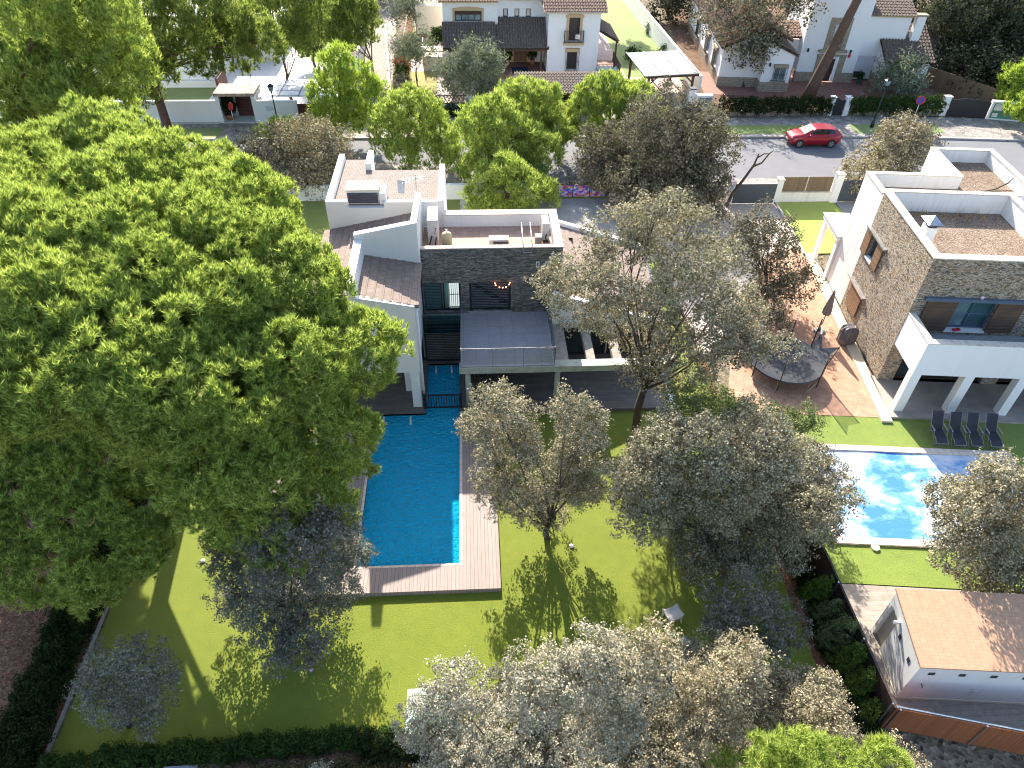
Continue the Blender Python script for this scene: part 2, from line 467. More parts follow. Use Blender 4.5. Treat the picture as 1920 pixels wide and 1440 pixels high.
PLASTIC_W = plain("white_plastic", (.62, .58, .54), .5, var=.12, vscale=6)
PLASTIC_G = plain("pale_green_plastic", (.46, .62, .53), .5, var=.06)
RED = plain("red_paint", (.55, .02, .025), .35)
TERRA = plain("terracotta", (.42, .16, .08), .8, fine=.2)
POTRED = plain("dark_red_pot", (.16, .035, .03), .6)
NAVY = plain("navy_mat", (.02, .03, .06), .9)
PAPER = plain("paper", (.7, .7, .68), .8)
NET = clear_glass("net", (.52, .52, .52))
BARKM = plain("grey_brown_bark", (.085, .062, .048), .95, var=.35, vscale=5, fine=.5, fscale=22, bump=.8)
BARKP = plain("pine_bark", (.12, .072, .05), .95, var=.35, vscale=4, fine=.5, fscale=16, bump=.8)
# ---------------------------------------------------------------- the ground
def sheet(name, poly, z, mat, kind='structure'):
    return struct(name, MB().face([(x, y, z) for x, y in poly]), mat, kind)
def rsheet(name, poly, z, mat):
    return sheet(name, [RH.w(u, v)[:2] for u, v in poly], z, mat)
def strip(*r): return [(r[0], r[2]), (r[1], r[2]), (r[1], r[3]), (r[0], r[3])]

def round_pool(name, x0, x1, y0, y1, z, mat):
    b = MB()
    for r in ((x0, x1, y0, 16.0), (x0, -4.85, 16.0, 24.45), (-.86, x1, 16.0, 24.45), (x0, -2.48, 24.45, 28.1), (-.86, x1, 24.45, 28.1), (x0, x1, 28.1, y1)):
        b.face([(x, y, z) for x, y in strip(*r)])
    return struct(name, b, mat)
round_pool('ground', -220, 220, -60, 320, -.05, GROUND)
round_pool('lawn', -13.75, 11.7, 9.3, 47.5, 0.0, LAWN)
sheet('pine_litter_ground', strip(-60, -13.95, -10, 49.0), -.012, LITTER)
struct('path_edging', MB().box(-13.95, -13.86, 9.0, 30, -.05, .05), KERB)
sheet('bark_bed', strip(-14.6, -13.95, 8.6, 30), -.006, BARK)
sheet('soil_bed', strip(11.7, 12.1, 8.2, 28.5), -.004, BARK)
sheet('soil_bed', strip(12.1, 13.15, 8.2, 24.0), -.008, SOIL)
sheet('soil_border', strip(-14.2, 13.0, 2.0, 9.3), -.008, SOIL)
struct('kerb_strip', MB().box(-14.0, -9.0, 8.72, 9.0, -.05, .22), CONCRETE)
# neighbour garden, right
rsheet('neighbour_lawn', [(-6.2, -12.1), (9.5, -12.2), (9.5, -2.72), (-7.1, -2.72)], .004, LAWN2)
rsheet('orange_terrace', [(-8.1, -2.7), (-.74, -2.7), (-.2, 12.3), (-1.0, 12.9), (-2.8, 12.2), (-7.0, 2)], .012, STAMPED)
struct('kerb_strip', MB().mesh([RH.w(u, v, z) for z in (0, .12) for u, v in [(-.74, -3.05), (-.24, -3.05), (-.02, 6.2), (.15, 12.2), (-.45, 12.2), (-.62, 6.2)]],
       [(5, 4, 3, 2, 1, 0), (6, 7, 8, 9, 10, 11)] + [(i, (i + 1) % 6, 6 + (i + 1) % 6, 6 + i) for i in range(6)]), stucco("cream_kerb", (.62, .52, .38)))
rsheet('paved_terrace', [(-6.25, -12.15), (9.5, -12.3), (9.5, -19.85), (-5.68, -17.51)], .02, PLANK_TILE)
sheet('artificial_turf', [(21.6, 45.25), (25.75, 45.3), (26.5, 38.4), (21.17, 38.4)], .03, TURF)
struct('kerb_strip', MB().hexa([(21.02, 38.3, 0), (21.16, 38.3, 0), (21.6, 45.3, 0), (21.46, 45.3, 0)], [(21.02, 38.3, .16), (21.16, 38.3, .16), (21.6, 45.3, .16), (21.46, 45.3, .16)]), COPE_OLD)
sheet('side_drive', [(11.9, 28), (13.6, 30.2), (18.2, 37.0), (21.0, 38.3), (21.45, 45.2), (13.2, 45.2), (11.9, 44)], .008, plain("pale_concrete", (.50, .43, .37), .9, var=.15, vscale=1))
sheet('entrance_path', strip(25.9, 29.2, 38.5, 45.2), .03, GREY_TILE)
# the villa's front yard
sheet('driveway', [(4.6, 35), (10.9, 35.0), (10.9, 46.2), (4.6, 46.2)], .008, CONCRETE)
sheet('stone_path', strip(-.9, .9, 33, 47), .008, flag("white_flagstones", (.55, .50, .42), (.66, .60, .52), (.30, .26, .21), 1.6, .08))
# the street
def bend(y0, y1): return [(-90, y0 + 3.6), (-20, y0 + 3.7), (-6, y0 + 3.2), (5, y0), (35, y0), (60, y0 - 2.4), (110, y0 - 9)], [(110, y1 - 9), (60, y1 - 2.4), (35, y1 - .3), (5, y1 + .1), (-6, y1 + .1), (-20, y1 + .1), (-90, y1 + .3)]
lo, hi = bend(48.9, 56.6)
sheet('road', lo + hi, -.02, ASPHALT)
lo2, hi2 = bend(46.4, 48.9)
hi2 = [(x, y) for x, y in lo[::-1]]
lo2 = [(-90, 49.6), (-20, 49.4), (-6, 48.6), (5, 46.5), (35, 46.4), (60, 44), (110, 37)]
def slab(name, lo_, hi_, z0, z1, mat):
    poly = lo_ + hi_
    n = len(poly)
    return struct(name, MB().prism(poly, z0, z1), mat)
slab('sidewalk', lo2, [(x, y - .02) for x, y in hi2], -.05, .1, SIDEWALK)
def off(p, d): return [(x, y + d) for x, y in p]
far = hi[::-1]
slab('kerb', off(far, .02), off(far, .32)[::-1], -.05, .12, KERB)
slab('sidewalk', off(far, .34), off(far, 4.6)[::-1], -.05, .1, SIDEWALK)
for a, b in ((-31, -20.4), (-17.6, -11.5), (-4, 8.5), (11, 31.0), (32.5, 40.2)):
    sheet('grass_verge', strip(a, b, 57.05, 58.9), .108, VERGE)
# yards across the road
sheet('neighbour_lawn', strip(-60, -12.2, 60.5, 130), .0, LAWN2)
sheet('cobbled_drive', [(-8.9, 61.2), (-6.9, 61.2), (-7.6, 75), (-9.2, 110), (-12.6, 110), (-11.0, 80)], .02, COBBLE)
H2 = Frame(7.47, 71.68, 0.5)
def hsheet(name, poly, z, mat): return sheet(name, [H2.w(u, v)[:2] for u, v in poly], z, mat)
hsheet('pink_paving', [(-14.6, -9.2), (9.5, -9.2), (9.5, 22), (-14.6, 22)], .012, PINKPAVE)
hsheet('yellow_lawn', strip(-13.6, -10.6, -7.0, 1.2), .022, DRY)
hsheet('yellow_lawn', strip(-13.6, -11.0, 5.0, 16), .022, DRY)
hsheet('yellow_lawn', strip(-10.6, -3.6, -9.0, -7.0), .022, DRY)
hsheet('side_lawn', strip(7.8, 13.5, -1.5, 40), .018, LAWN2)
hsheet('planting_bed', strip(-14.5, -13.6, -8, 22), .024, BARK)
H3 = Frame(23.54, 68.47, -5.0)
def h3sheet(name, poly, z, mat): return sheet(name, [H3.w(u, v)[:2] for u, v in poly], z, mat)
h3sheet('dirt_yard', strip(-2, 40, -7.5, 45), .006, SOIL)
h3sheet('brick_paving', [(-1.5, -2.2), (3.2, -2.4), (5.2, -4.5), (8.0, -2.4), (9.0, -4.6), (12, -4.8), (12.3, -2.6), (15, -3.6), (21, -3.6), (22.5, 5), (-1.5, 4)], .03, BRICKPAVE)
sheet('gazebo_terrace', strip(14.4, 20.4, 63.4, 71), .03, PINKPAVE)

# ---------------------------------------------------------------- pool and deck of the villa
pw = [(-4.85, 16.0), (-.86, 16.0), (-.86, 28.1), (-2.48, 28.1), (-2.48, 24.45), (-4.85, 24.45)]
b = MB()
for i in range(6):
    p, q = pw[i], pw[(i + 1) % 6]
    b.face([(*q, -1.4), (*p, -1.4), (*p, .2), (*q, .2)])
b.face([(x, y, -1.4) for x, y in pw])
struct('pool_basin', b, WATER_LINE)
m, t, p = nmat("pool_water")
t.nodes.remove(p)
out = t.nodes["Material Output"]
v = coords(t)
h1 = noise(t, sxyz(t, v, 1.0, 2.1, 1), 2.6, 3, .5); h2 = noise(t, sxyz(t, v, 1, 1.6, 1), 8, 2)
hh = nd(t, "ShaderNodeMath", {0: h1, 1: h2}, operation='ADD').outputs[0]
bn = nd(t, "ShaderNodeBump", {'Height': hh, 'Strength': .9, 'Distance': .25}).outputs[0]
tr = nd(t, "ShaderNodeBsdfTransparent", {'Color': (.35, .85, .97, 1)})
gl = nd(t, "ShaderNodeBsdfGlossy", {'Color': (1, 1, 1, 1), 'Roughness': .04, 'Normal': bn})
di = nd(t, "ShaderNodeBsdfDiffuse", {'Color': (.008, .52, .86, 1), 'Normal': bn})
fr = nd(t, "ShaderNodeFresnel", {'IOR': 1.33, 'Normal': bn})
mx = nd(t, "ShaderNodeMixShader", {0: .9, 1: tr.outputs[0], 2: di.outputs[0]})
m2 = nd(t, "ShaderNodeMixShader", {0: fr.outputs[0], 1: mx.outputs[0], 2: gl.outputs[0]})
t.links.new(m2.outputs[0], out.inputs[0])
struct('pool_water', MB().face([(x, y, .1) for x, y in pw]), m)
b = MB()
e = .1
for x0, x1, y0, y1 in ((-.74, .72, 14.82, 24.45), (-8.1, -.74, 14.82, 15.9), (-8.1, -4.95, 15.9, 24.45), (-11.3, -8.1, 19.6, 24.45)):
    b.box(x0, x1, y0, y1, .0, .24)
struct('pool_deck', b, DECK)
b = MB()
for x0, x1, y0, y1 in ((-.86, -.74, 15.9, 24.45), (-4.95, -.86, 15.9, 16.0), (-4.95, -4.85, 16.0, 24.45)):
    b.box(x0, x1, y0, y1, .0, .245)
struct('pool_coping', b, COPE)
b = MB()
b.box(-.86, 9.4, 24.45, 29.3, .0, .2); b.box(-8.1, -2.48, 24.45, 28.9, .0, .21); b.box(-2.48, -.86, 28.1, 29.3, .0, .205)
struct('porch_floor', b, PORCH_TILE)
struct('porch_kerb', MB().box(9.4, 9.75, 24.45, 30.5, .0, .26), WHITE)
struct('side_path', MB().face([(9.75, 24.6, .006), (11.6, 24.6, .006), (11.6, 31, .006), (9.75, 31, .006)]), LAWN)
g_ = T('pool_safety_fence', 'low black slatted safety fence standing across the narrow pool channel', 'fence', (-1.66, 24.8, .2))
b = MB(); Wl = Wall((-2.58, 24.8), (1, 0), (0, -1))
Wl.box(b, 0, 1.84, -.03, .03, 1.02, 1.08); Wl.box(b, 0, 1.84, -.03, .03, .22, .27)
obj('rail', b, BLACK, g_)
b = MB(); Wl.bars(b, .12, 1.72, .27, 1.02, 0, 14, .018); obj('slats', b, BLACK, g_)
for a in (0, 1.74):
    obj('post', Wl.box(MB(), a, a + .1, -.05, .05, .2, 1.12), BLACK, g_)
for i, (x, y) in enumerate(((-4.45, 24.30), (-3.2, 24.30), (-2.1, 27.95), (-1.3, 27.95))):
    o = obj('pool_jet', MB().ball((x, y, .14), .055, 8).tube([(x, y, .14), (x + .02, y - .25, .3), (x + .03, y - .5, .12)], [.03, .035, .06]), PLASTIC_W, None, True)
    tag(o, ('white spout on the wide pool edge nearer the pine', 'white spout on the wide pool edge nearer the white pier',
            'white spout at the channel head nearer the white pier', 'white spout at the channel head nearer the terrace column')[i], 'pool spout', 'water spouts of the pool')

# ---------------------------------------------------------------- roof builders
def flat_roof(mb, x0, x1, y0, y1, zf, step=.36):
    """flat tile courses that run along y, falling with zf(x)"""
    n = max(1, round((x1 - x0) / step)); d = (x1 - x0) / n
    for i in range(n):
        a, c = x0 + i * d, x0 + (i + 1) * d
        za, zc = zf(a), zf(c)
        up = .035
        if za > zc: za, zc = za, zc + up
        else: za, zc = za + up, zc
        lo_ = min(zf(a), zf(c)) - .12
        mb.hexa([(a, y0, lo_), (c, y0, lo_), (c, y1, lo_), (a, y1, lo_)], [(a, y0, za), (c, y0, zc), (c, y1, zc), (a, y1, za)])
    return mb
def barrel(mb, O, U, S, pitch=.25, course=.42, h=.055, seed=0):
    """barrel tiles: O eave corner... O top corner, U along the ridge, S down the slope"""
    O, U, S = Vector(O), Vector(U), Vector(S)
    n = U.cross(S).normalized()
    if n.z < 0: n = -n
    L = U.length; D = S.length
    na = int(L / pitch) * 6 + 1; nc = max(1, round(D / course))
    rng = random.Random(seed)
    vs, fs = [], []
    for j in range(nc):
        for e_ in (0, 1):
            for i in range(na):
                a = i / (na - 1)
                ph = 2 * math.pi * (i / 6)
                hh_ = h * math.cos(ph) + .05 * e_ + (.012 * math.sin(i * 1.7 + j * 2.3))
                vs.append(O + U * a + S * ((j + e_) / nc) + n * (hh_ + .05))
    for j in range(nc):
        r0 = 2 * j * na
        for i in range(na - 1):
            fs.append((r0 + i, r0 + i + 1, r0 + na + i + 1, r0 + na + i))
            if j < nc - 1:
                fs.append((r0 + na + i, r0 + na + i + 1, r0 + 2 * na + i + 1, r0 + 2 * na + i))
    mb.mesh(vs, fs, 0)
    # solid deck underneath with eave
    q = [O, O + U, O + U + S, O + S]
    dn = n * .1
    top = [p_ + n * .0 for p_ in q]; bot = [p_ - dn for p_ in q]
    area = (top[1] - top[0]).cross(top[3] - top[0]).z
    if area < 0: top, bot = top[::-1], bot[::-1]
    mb.hexa(bot, top, 1)
    return mb
def hip(mb, x0, x1, y0, y1, z, rise):
    """hipped barrel roof as four slopes"""
    w2 = min(x1 - x0, y1 - y0) / 2
    barrel(mb, (x0 + w2, y0 + w2, z + rise), (max(x1 - x0 - 2 * w2, .3), 0, 0), (0, -w2, -rise))
    # hips as fans of narrow tapered strips
    for sx, xe in ((-1, x0), (1, x1)):
        xc = x0 + w2 if sx < 0 else x1 - w2
        for k in range(12):
            f0, f1 = k / 12, (k + 1) / 12
            mb.hexa([(xc, y0 + w2, z + rise - .06), (xe + (xc - xe) * f1, y0, z - .06), (xe + (xc - xe) * f0, y0, z - .06), (xc, y0 + w2, z + rise - .07)][::1 if sx > 0 else -1],
                    [(xc, y0 + w2, z + rise), (xe + (xc - xe) * f1, y0, z + .06 * (k % 2)), (xe + (xc - xe) * f0, y0, z + .06 * ((k + 1) % 2)), (xc, y0 + w2, z + rise + .001)][::1 if sx > 0 else -1])
        mb.face([(xe, y0, z), (xe, y1, z), (xc, y1 - w2, z + rise), (xc, y0 + w2, z + rise)] if sx < 0 else [(xe, y1, z), (xe, y0, z), (xc, y0 + w2, z + rise), (xc, y1 - w2, z + rise)])
    mb.face([(x1, y1, z), (x0, y1, z), (x0 + w2, y1 - w2, z + rise), (x1 - w2, y1 - w2, z + rise)])
    return mb
def window(parent, W, a0, a1, z0, z1, d=-.14, frame=None, pane=None, fw=.06, mull=1, trans=0, name='window', sill=None):
    frame = frame or DARKGREY; pane = pane or GLASS
    b = MB()
    W.box(b, a0, a1, d - .03, d + .05, z0, z0 + fw); W.box(b, a0, a1, d - .03, d + .05, z1 - fw, z1)
    W.box(b, a0, a0 + fw, d - .03, d + .05, z0 + fw, z1 - fw); W.box(b, a1 - fw, a1, d - .03, d + .05, z0 + fw, z1 - fw)
    for k in range(1, mull):
        a = a0 + (a1 - a0) * k / mull
        W.box(b, a - fw * .4, a + fw * .4, d - .03, d + .04, z0 + fw, z1 - fw)
    for k in range(1, trans + 1):
        z = z0 + (z1 - z0) * k / (trans + 1)
        W.box(b, a0 + fw, a1 - fw, d - .025, d + .035, z - fw * .3, z + fw * .3)
    f = obj(name, b, frame, parent)
    obj('pane', W.box(MB(), a0 + fw * .5, a1 - fw * .5, d - .025, d, z0 + fw * .5, z1 - fw * .5), pane, f)
    if sill is not None:
        obj('sill', W.box(MB(), a0 - .08, a1 + .08, d, .1, z0 - .08, z0 - .003), sill, f)
    return f

# ---------------------------------------------------------------- the villa
V = T('villa', 'modern white villa with grey stone facade and roof terrace behind the narrow pool channel', 'house', (0, 29, 0))
FX = Wall((-2.55, 29.0), (1, 0), (0, -1))
b = MB()
FX.panel(b, 0, 6.75, 2.5, 6.44, [(.05, 1.85, 2.82, 4.55), (2.27, 4.32, 2.85, 4.55)], .35)
obj('stone_facade', b, LEDGE_GREY, V)
b = MB()
b.box(-2.55, 4.2, 29.36, 32.6, .25, 5.79)
b.box(-1.5, 3.85, 32.17, 32.6, 5.79, 6.45); b.box(3.85, 4.2, 29.2, 32.6, 5.79, 6.45); b.box(-2.5, 3.85, 29.02, 29.2, 5.79, 6.45)
obj('main_block', b, WHITE, V)
obj('roof_terrace_floor', MB().box(-2.5, 3.85, 29.2, 32.17, 5.79, 5.81), PINK_TILE, V)
b = MB()
b.box(-1.52, 4.22, 32.14, 32.63, 6.45, 6.5); b.box(3.82, 4.22, 29.22, 32.14, 6.45, 6.5); b.box(-2.55, 4.22, 28.97, 29.22, 6.45, 6.5)
obj('roof_coping', b, COPE, V)
# facade openings
f = window(V, FX, .97, 1.83, 2.84, 4.53, -.2, BLACK, CLEAR, .07, 1, 0, 'stair_window')
inner = MB().box(-1.58, -.72, 29.24, 29.26, 2.83, 4.54)
obj('stair_wall', inner, plain("pale_stair_wall", (.80, .74, .64), .8, var=.04), f)
b = MB(); FI = Wall((-1.28, 29.23), (1, 0), (0, -1)); FI.box(b, 0, .5, 0, .012, 2.95, 4.5)
dl = bpy.data.materials.new('daylight_glow'); dl.use_nodes = True
dl.node_tree.nodes['Principled BSDF'].inputs['Emission Color'].default_value = (1, .97, .93, 1)
dl.node_tree.nodes['Principled BSDF'].inputs['Emission Strength'].default_value = .3  # panel glows by itself, standing in for the sunlit exterior behind the stairs
obj('daylight_glow_panel', b, dl, f)
b = MB(); FI.bars(b, .02, .5, 3.0, 4.5, .03, 6, .012, 3); obj('grille', b, BLACK, f)
f = window(V, FX, .03, .92, 2.84, 4.53, -.2, BLACK, GLASS_T, .06, 1, 0, 'slatted_window')
b = MB()
for k in range(17): FX.box(b, .08, .88, -.19, -.13, 2.95 + k * .09, 2.98 + k * .09)
obj('louvre', b, plain("teal_louvre", (.10, .17, .17), .4), f)
f = window(V, FX, 2.3, 4.29, 2.88, 4.53, -.16, BLACK, GLASS, .07, 2, 0, 'sliding_door')
b = MB()
for k in range(15): FX.box(b, 2.36, 4.23, -.145, -.11, 2.98 + k * .1, 3.015 + k * .1)
obj('louvre', b, plain('grey_louvre', (.13, .14, .16), .4), f)
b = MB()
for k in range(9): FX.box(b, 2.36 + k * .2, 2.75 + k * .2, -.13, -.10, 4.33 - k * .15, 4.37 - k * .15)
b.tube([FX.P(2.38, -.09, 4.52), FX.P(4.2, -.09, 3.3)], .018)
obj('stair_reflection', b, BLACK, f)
b = MB(); FX.box(b, 2.2, 4.4, .0, .06, 2.77, 2.86)
obj('sill', b, CONCRETE, f)
for a in (5.5, 5.92):
    b = MB(); FX.box(b, a, a + .16, .004, .05, 5.38, 5.42); FX.box(b, a, a + .16, .004, .05, 5.66, 5.7); FX.box(b, a, a + .03, .004, .05, 5.42, 5.66); FX.box(b, a + .13, a + .16, .004, .05, 5.42, 5.66)
    v_ = obj('wall_lamp', b, WHITE, V)
    obj('lens', FX.box(MB(), a + .03, a + .13, .004, .02, 5.42, 5.66), GLASS_L, v_)
# gallery in front of the stair windows, ground floor glazing below
obj('gallery_slab', MB().box(-2.58, -.76, 28.2, 28.98, 2.45, 2.72), CONCRETE, V)
f = obj('gallery_balustrade', MB().box(-2.58, -.76, 28.1, 28.13, 2.2, 3.25), GREENGLASS, V)
b = MB(); b.box(-2.6, -.76, 28.08, 28.15, 3.25, 3.29); b.box(-2.6, -.76, 28.08, 28.15, 2.16, 2.2)
for k in range(4): b.box(-2.58, -.78, 28.085, 28.098, 2.4 + k * .2, 2.412 + k * .2)
obj('rail', b, plain("dark_green_metal", (.06, .09, .085), .4), f)
G1 = Wall((-2.6, 28.3), (1, 0), (0, -1))
f = window(V, G1, 0, 1.85, .22, 2.3, -.05, BLACK, GLASS, .08, 2, 0, 'ground_floor_window')
b = MB()
for k in range(17): G1.box(b, .08, 1.77, -.04, .0, .35 + k * .11, .375 + k * .11)
obj('louvre', b, plain("brown_grey_slats", (.17, .155, .14), .5), f)
G2 = Wall((-.72, 28.6), (1, 0), (0, -1))
for k in range(4):
    window(V, G2, .05 + k * 2.5, 2.45 + k * 2.5, .22, 2.4, -.05, BLACK, GLASS, .08, 2, 0, 'sliding_door')
obj('ground_floor_wall', MB().box(-.72, 9.5, 28.7, 29.3, .2, 2.45), WHITE, V)
# terrace
ts = obj('terrace_slab', MB().box(-.75, 3.62, 25.2, 28.98, 2.48, 2.74), WHITE, V)
obj('terrace_floor', MB().box(-.75, 3.62, 24.8, 28.98, 2.74, 2.765), GREY_TILE, V)
fas = plain("mossy_concrete_beam", (.40, .42, .35), .9, var=.25, vscale=3, fine=.3)
obj('front_beam', MB().box(-.8, 9.3, 24.72, 25.2, 2.4, 2.735), fas, V)
for x in (-.42, 3.78):
    obj('column', MB().cyl(x, 24.95, .2, 2.4, .13, n=20), fas, V, True)
b = MB()
b.box(-.73, 3.60, 24.80, 24.83, 3.78, 3.82); b.box(3.57, 3.60, 24.83, 28.0, 3.78, 3.82); b.box(-.73, -.70, 24.83, 28.9, 3.78, 3.82)
for x in (-.73, .7, 2.13, 3.575): b.box(x, x + .02, 24.80, 24.82, 2.765, 3.78)
for y in (26.4, 27.98): b.box(3.575, 3.60, y, y + .03, 2.765, 3.78)
rl = obj('terrace_railing', b, DARKGREY, V)
b = MB()
for x in (-.69, .74, 2.17): b.box(x, x + 1.37, 24.806, 24.816, 2.85, 3.76)
for y in (24.9, 26.45): b.box(3.584, 3.594, y, y + 1.45, 2.85, 3.76)
b.box(-.722, -.712, 24.9, 28.8, 2.85, 3.76)
obj('glass_panel', b, clear_glass("railing_glass", (.93, .95, .97)), rl)
# pergola of concrete ribs beside the terrace
pg = plain("weathered_pergola_concrete", (.30, .26, .22), .9, var=.3, vscale=4, fine=.3)
for x0, x1 in ((3.68, 4.3), (5.15, 5.55), (6.4, 6.8), (7.65, 8.05), (8.9, 9.3)):
    obj('pergola_rib', MB().box(x0, x1, 25.2, 28.0, 2.42, 2.715), pg, V)
# right wing
zr = lambda x: 4.22 - .33 * (x - 4.2)
b = MB()
b.xz([(3.6, 2.45), (9.65, 2.45), (9.65, zr(9.65) + .14), (3.6, zr(3.6) + .14)], 28.0, 28.3)
b.xz([(4.2, .2), (9.65, .2), (9.65, zr(9.65) + .22), (4.2, zr(4.2) + .22)], 35.3, 35.6)
b.xz([(4.22, .26), (9.6, .26), (9.6, zr(9.6) - .16), (4.22, zr(4.22) - .16)], 29.32, 35.3)
obj('right_wing_wall', b, WHITE, V)
obj('right_wing_roof', flat_roof(MB(), 4.22, 9.62, 28.3, 35.3, zr), FLAT_TILE, V)
obj('roof_vent', MB().box(5.2, 5.42, 34.0, 34.15, zr(5.2) - .05, zr(5.2) + .12), BROWNWOOD, V)
# left wing
zb = lambda x: 6.58 + .21 * (x + 2.9)      # back roof, falls to the left
zf_ = lambda x: 6.12 - .195 * (x + 2.45)    # front roof, falls to the right
b = MB()
b.xz([(-8.0, 2.45), (-2.6, 2.45), (-2.6, 6.14), (-5.0, 6.64), (-5.0, 7.4), (-5.36, 7.4), (-5.36, zb(-5.36) + .06), (-8.0, zb(-8) + .06)], 24.86, 25.1)
b.xz([(-7.6, 2.72), (-2.62, 2.72), (-2.62, zf_(-2.6) - .15), (-5.02, 5.8), (-7.6, 5.3)], 25.1, 28.3)
b.xz([(-7.6, .2), (-2.62, .2), (-2.62, 6.4), (-7.6, 5.4)], 28.6, 32.3)
obj('left_wing_wall', b, WHITE, V)
obj('left_wing_soffit', MB().box(-8.0, -2.62, 25.1, 28.6, 2.45, 2.71), WHITE, V)
obj('ridge_wall', MB().xz([(-5.36, 5.4), (-2.52, 5.4), (-2.52, 8.22), (-5.36, 7.64)], 28.3, 28.62), WHITE, V)
obj('ridge_wall', MB().box(-5.36, -5.0, 25.1, 28.3, 5.6, 7.42), WHITE, V)
obj('ridge_wall', MB().yz([(28.62, 5.5), (32.3, 5.5), (32.3, 7.66), (28.62, 8.2)], -2.8, -2.52), WHITE, V)
obj('white_pier', MB().box(-3.08, -2.66, 24.9, 25.25, .2, 2.45), WHITE, V)
obj('white_pier', MB().box(-3.5, -2.64, 26.05, 26.35, .2, 2.45), WHITE, V)
obj('downpipe', MB().cyl(-2.53, 25.05, .3, 6.0, .05), WHITE, V, True)
obj('back_roof', flat_roof(flat_roof(MB(), -7.5, -5.36, 25.1, 28.62, zb), -7.5, -2.8, 28.62, 32.28, zb), FLAT_TILE, V)
obj('front_roof', flat_roof(MB(), -5.0, -2.42, 24.98, 28.3, zf_), FLAT_TILE, V)
obj('roof_vent', MB().box(-3.9, -3.75, 29.9, 30.05, zb(-3.9) - .03, zb(-3.9) + .14), BROWNWOOD, V)
G3 = Wall((-8.0, 28.4), (1, 0), (0, -1))
window(V, G3, .1, 5.3, .22, 2.4, -.05, BLACK, GLASS, .08, 3, 0, 'sliding_door')
FW = Wall((-8.0, 24.86), (1, 0), (0, -1))
window(V, FW, 3.9, 4.45, 4.1, 5.1, .02, BLACK, GLASS, .05, 1)
# back block
b = MB()
b.box(-7.24, -1.45, 32.3, 36.4, .2, 6.85); b.box(-7.24, -5.4, 36.4, 37.8, .2, 6.85)
b.box(-7.24, -6.94, 32.3, 37.8, 6.85, 7.2); b.box(-6.94, -6.2, 32.3, 32.55, 6.85, 7.2); b.box(-4.4, -1.75, 32.3, 32.55, 6.85, 7.15)
b.box(-1.75, -1.45, 32.3, 36.4, 6.85, 7.22); b.box(-5.7, -5.4, 36.4, 38.1, 6.85, 7.25); b.box(-4.62, -4.3, 32.55, 33.6, 6.85, 7.5)
obj('back_block', b, WHITE, V)
obj('back_block_roof', MB().box(-6.94, -1.75, 32.55, 36.38, 6.85, 6.9).box(-6.94, -5.7, 36.38, 37.7, 6.85, 6.9), FLAT_TILE_X, V)
lv = obj('louvre_box', MB().box(-6.2, -4.65, 32.62, 33.5, 6.9, 7.62), WHITE, V)
b = MB(); b.box(-6.17, -4.68, 32.58, 32.615, 6.95, 7.5)
for k in range(5): b.box(-6.17, -4.68, 32.53, 32.58, 6.98 + k * .11, 7.03 + k * .11)
obj('louvre', b, plain("mauve_louvre", (.10, .09, .12), .5), lv)
obj('cap', MB().box(-6.25, -4.6, 32.55, 33.55, 7.62, 7.68), COPE, lv)
ant = T('tv_antenna', 'white tv antenna with a small mesh grid on the villa roof', 'antenna', (-2.66, 31.4, 7.75))
obj('mast', MB().tube([(-2.66, 31.4, 7.7), (-2.66, 31.4, 9.0)], .025), STEEL, ant, True)
b = MB(); b.tube([(-3.3, 31.35, 8.7), (-2.2, 31.5, 8.85)], .02)
for k in range(7): b.tube([(-3.25 + k * .15, 31.1, 8.7 + k * .02), (-3.25 + k * .15, 31.7, 8.72 + k * .02)], .01, 5)
obj('boom', b, PLASTIC_W, ant)
b = MB(); b.mesh([(-3.5, 31.0, 8.3), (-3.2, 31.0, 8.25), (-3.15, 31.3, 8.75), (-3.5, 31.3, 8.8)], [(0, 1, 2, 3)]); 
obj('reflector', b, PLASTIC_W, ant)
# roof terrace equipment
t_ = T('water_tank', 'yellowed white cylindrical water tank on the roof terrace', 'water tank', (-1.28, 30.0, 5.81))
obj('tank_body', MB().lathe(-1.28, 30.0, [(.24, 5.81), (.25, 5.9), (.25, 6.55), (.22, 6.68), (.12, 6.76), (.02, 6.78)], 24), plain("yellowed_plastic", (.55, .45, .25), .6, var=.3, vscale=2), t_, True)
obj('valve', MB().cyl(-1.28, 30.0, 6.76, 6.9, .02), STEEL, t_)
obj('gauge', MB().cyl(-1.28, 29.75, 6.2, 6.28, .04), STEEL, t_)
t_ = T('heat_pump_cabinet', 'tall white heat pump cabinet beside the yellowed water tank', 'cabinet', (-1.95, 31, 5.81))
obj('housing', MB().box(-2.2, -1.7, 30.35, 31.7, 5.81, 7.2), PLASTIC_W, t_, bevel=.02)
b = MB()
for k in range(3): obj('port', MB().cyl(-1.85 + .02 * k, 30.345, 6.5 + k * .12, 6.54 + k * .12, .03), BLACK, t_)
b = MB(); b.tube([(-2.0, 30.3, 6.4), (-2.1, 30.1, 6.1), (-2.3, 30.0, 5.85), (-2.45, 29.9, 5.84)], .035); b.tube([(-1.8, 30.3, 6.3), (-1.85, 30.05, 6.0), (-2.1, 29.9, 5.85), (-2.4, 29.7, 5.84)], .035)
obj('hose', b, BLACK, t_, True)
t_ = T('air_conditioner', 'white air conditioning unit at the right end of the roof terrace', 'air conditioner', (3.5, 30.8, 5.81))
obj('housing', MB().box(3.35, 3.68, 30.5, 31.4, 5.95, 6.85), PLASTIC_W, t_, bevel=.02)
for y in (30.55, 31.2): obj('foot', MB().box(3.38, 3.65, y, y + .1, 5.81, 5.95), DARKGREY, t_)
b = MB(); b.tube([(3.55, 30.47, 6.3), (3.5, 30.4, 6.1), (3.6, 30.38, 6.0), (3.66, 30.3, 5.84)], .03)
obj('hose', b, BLACK, t_, True)
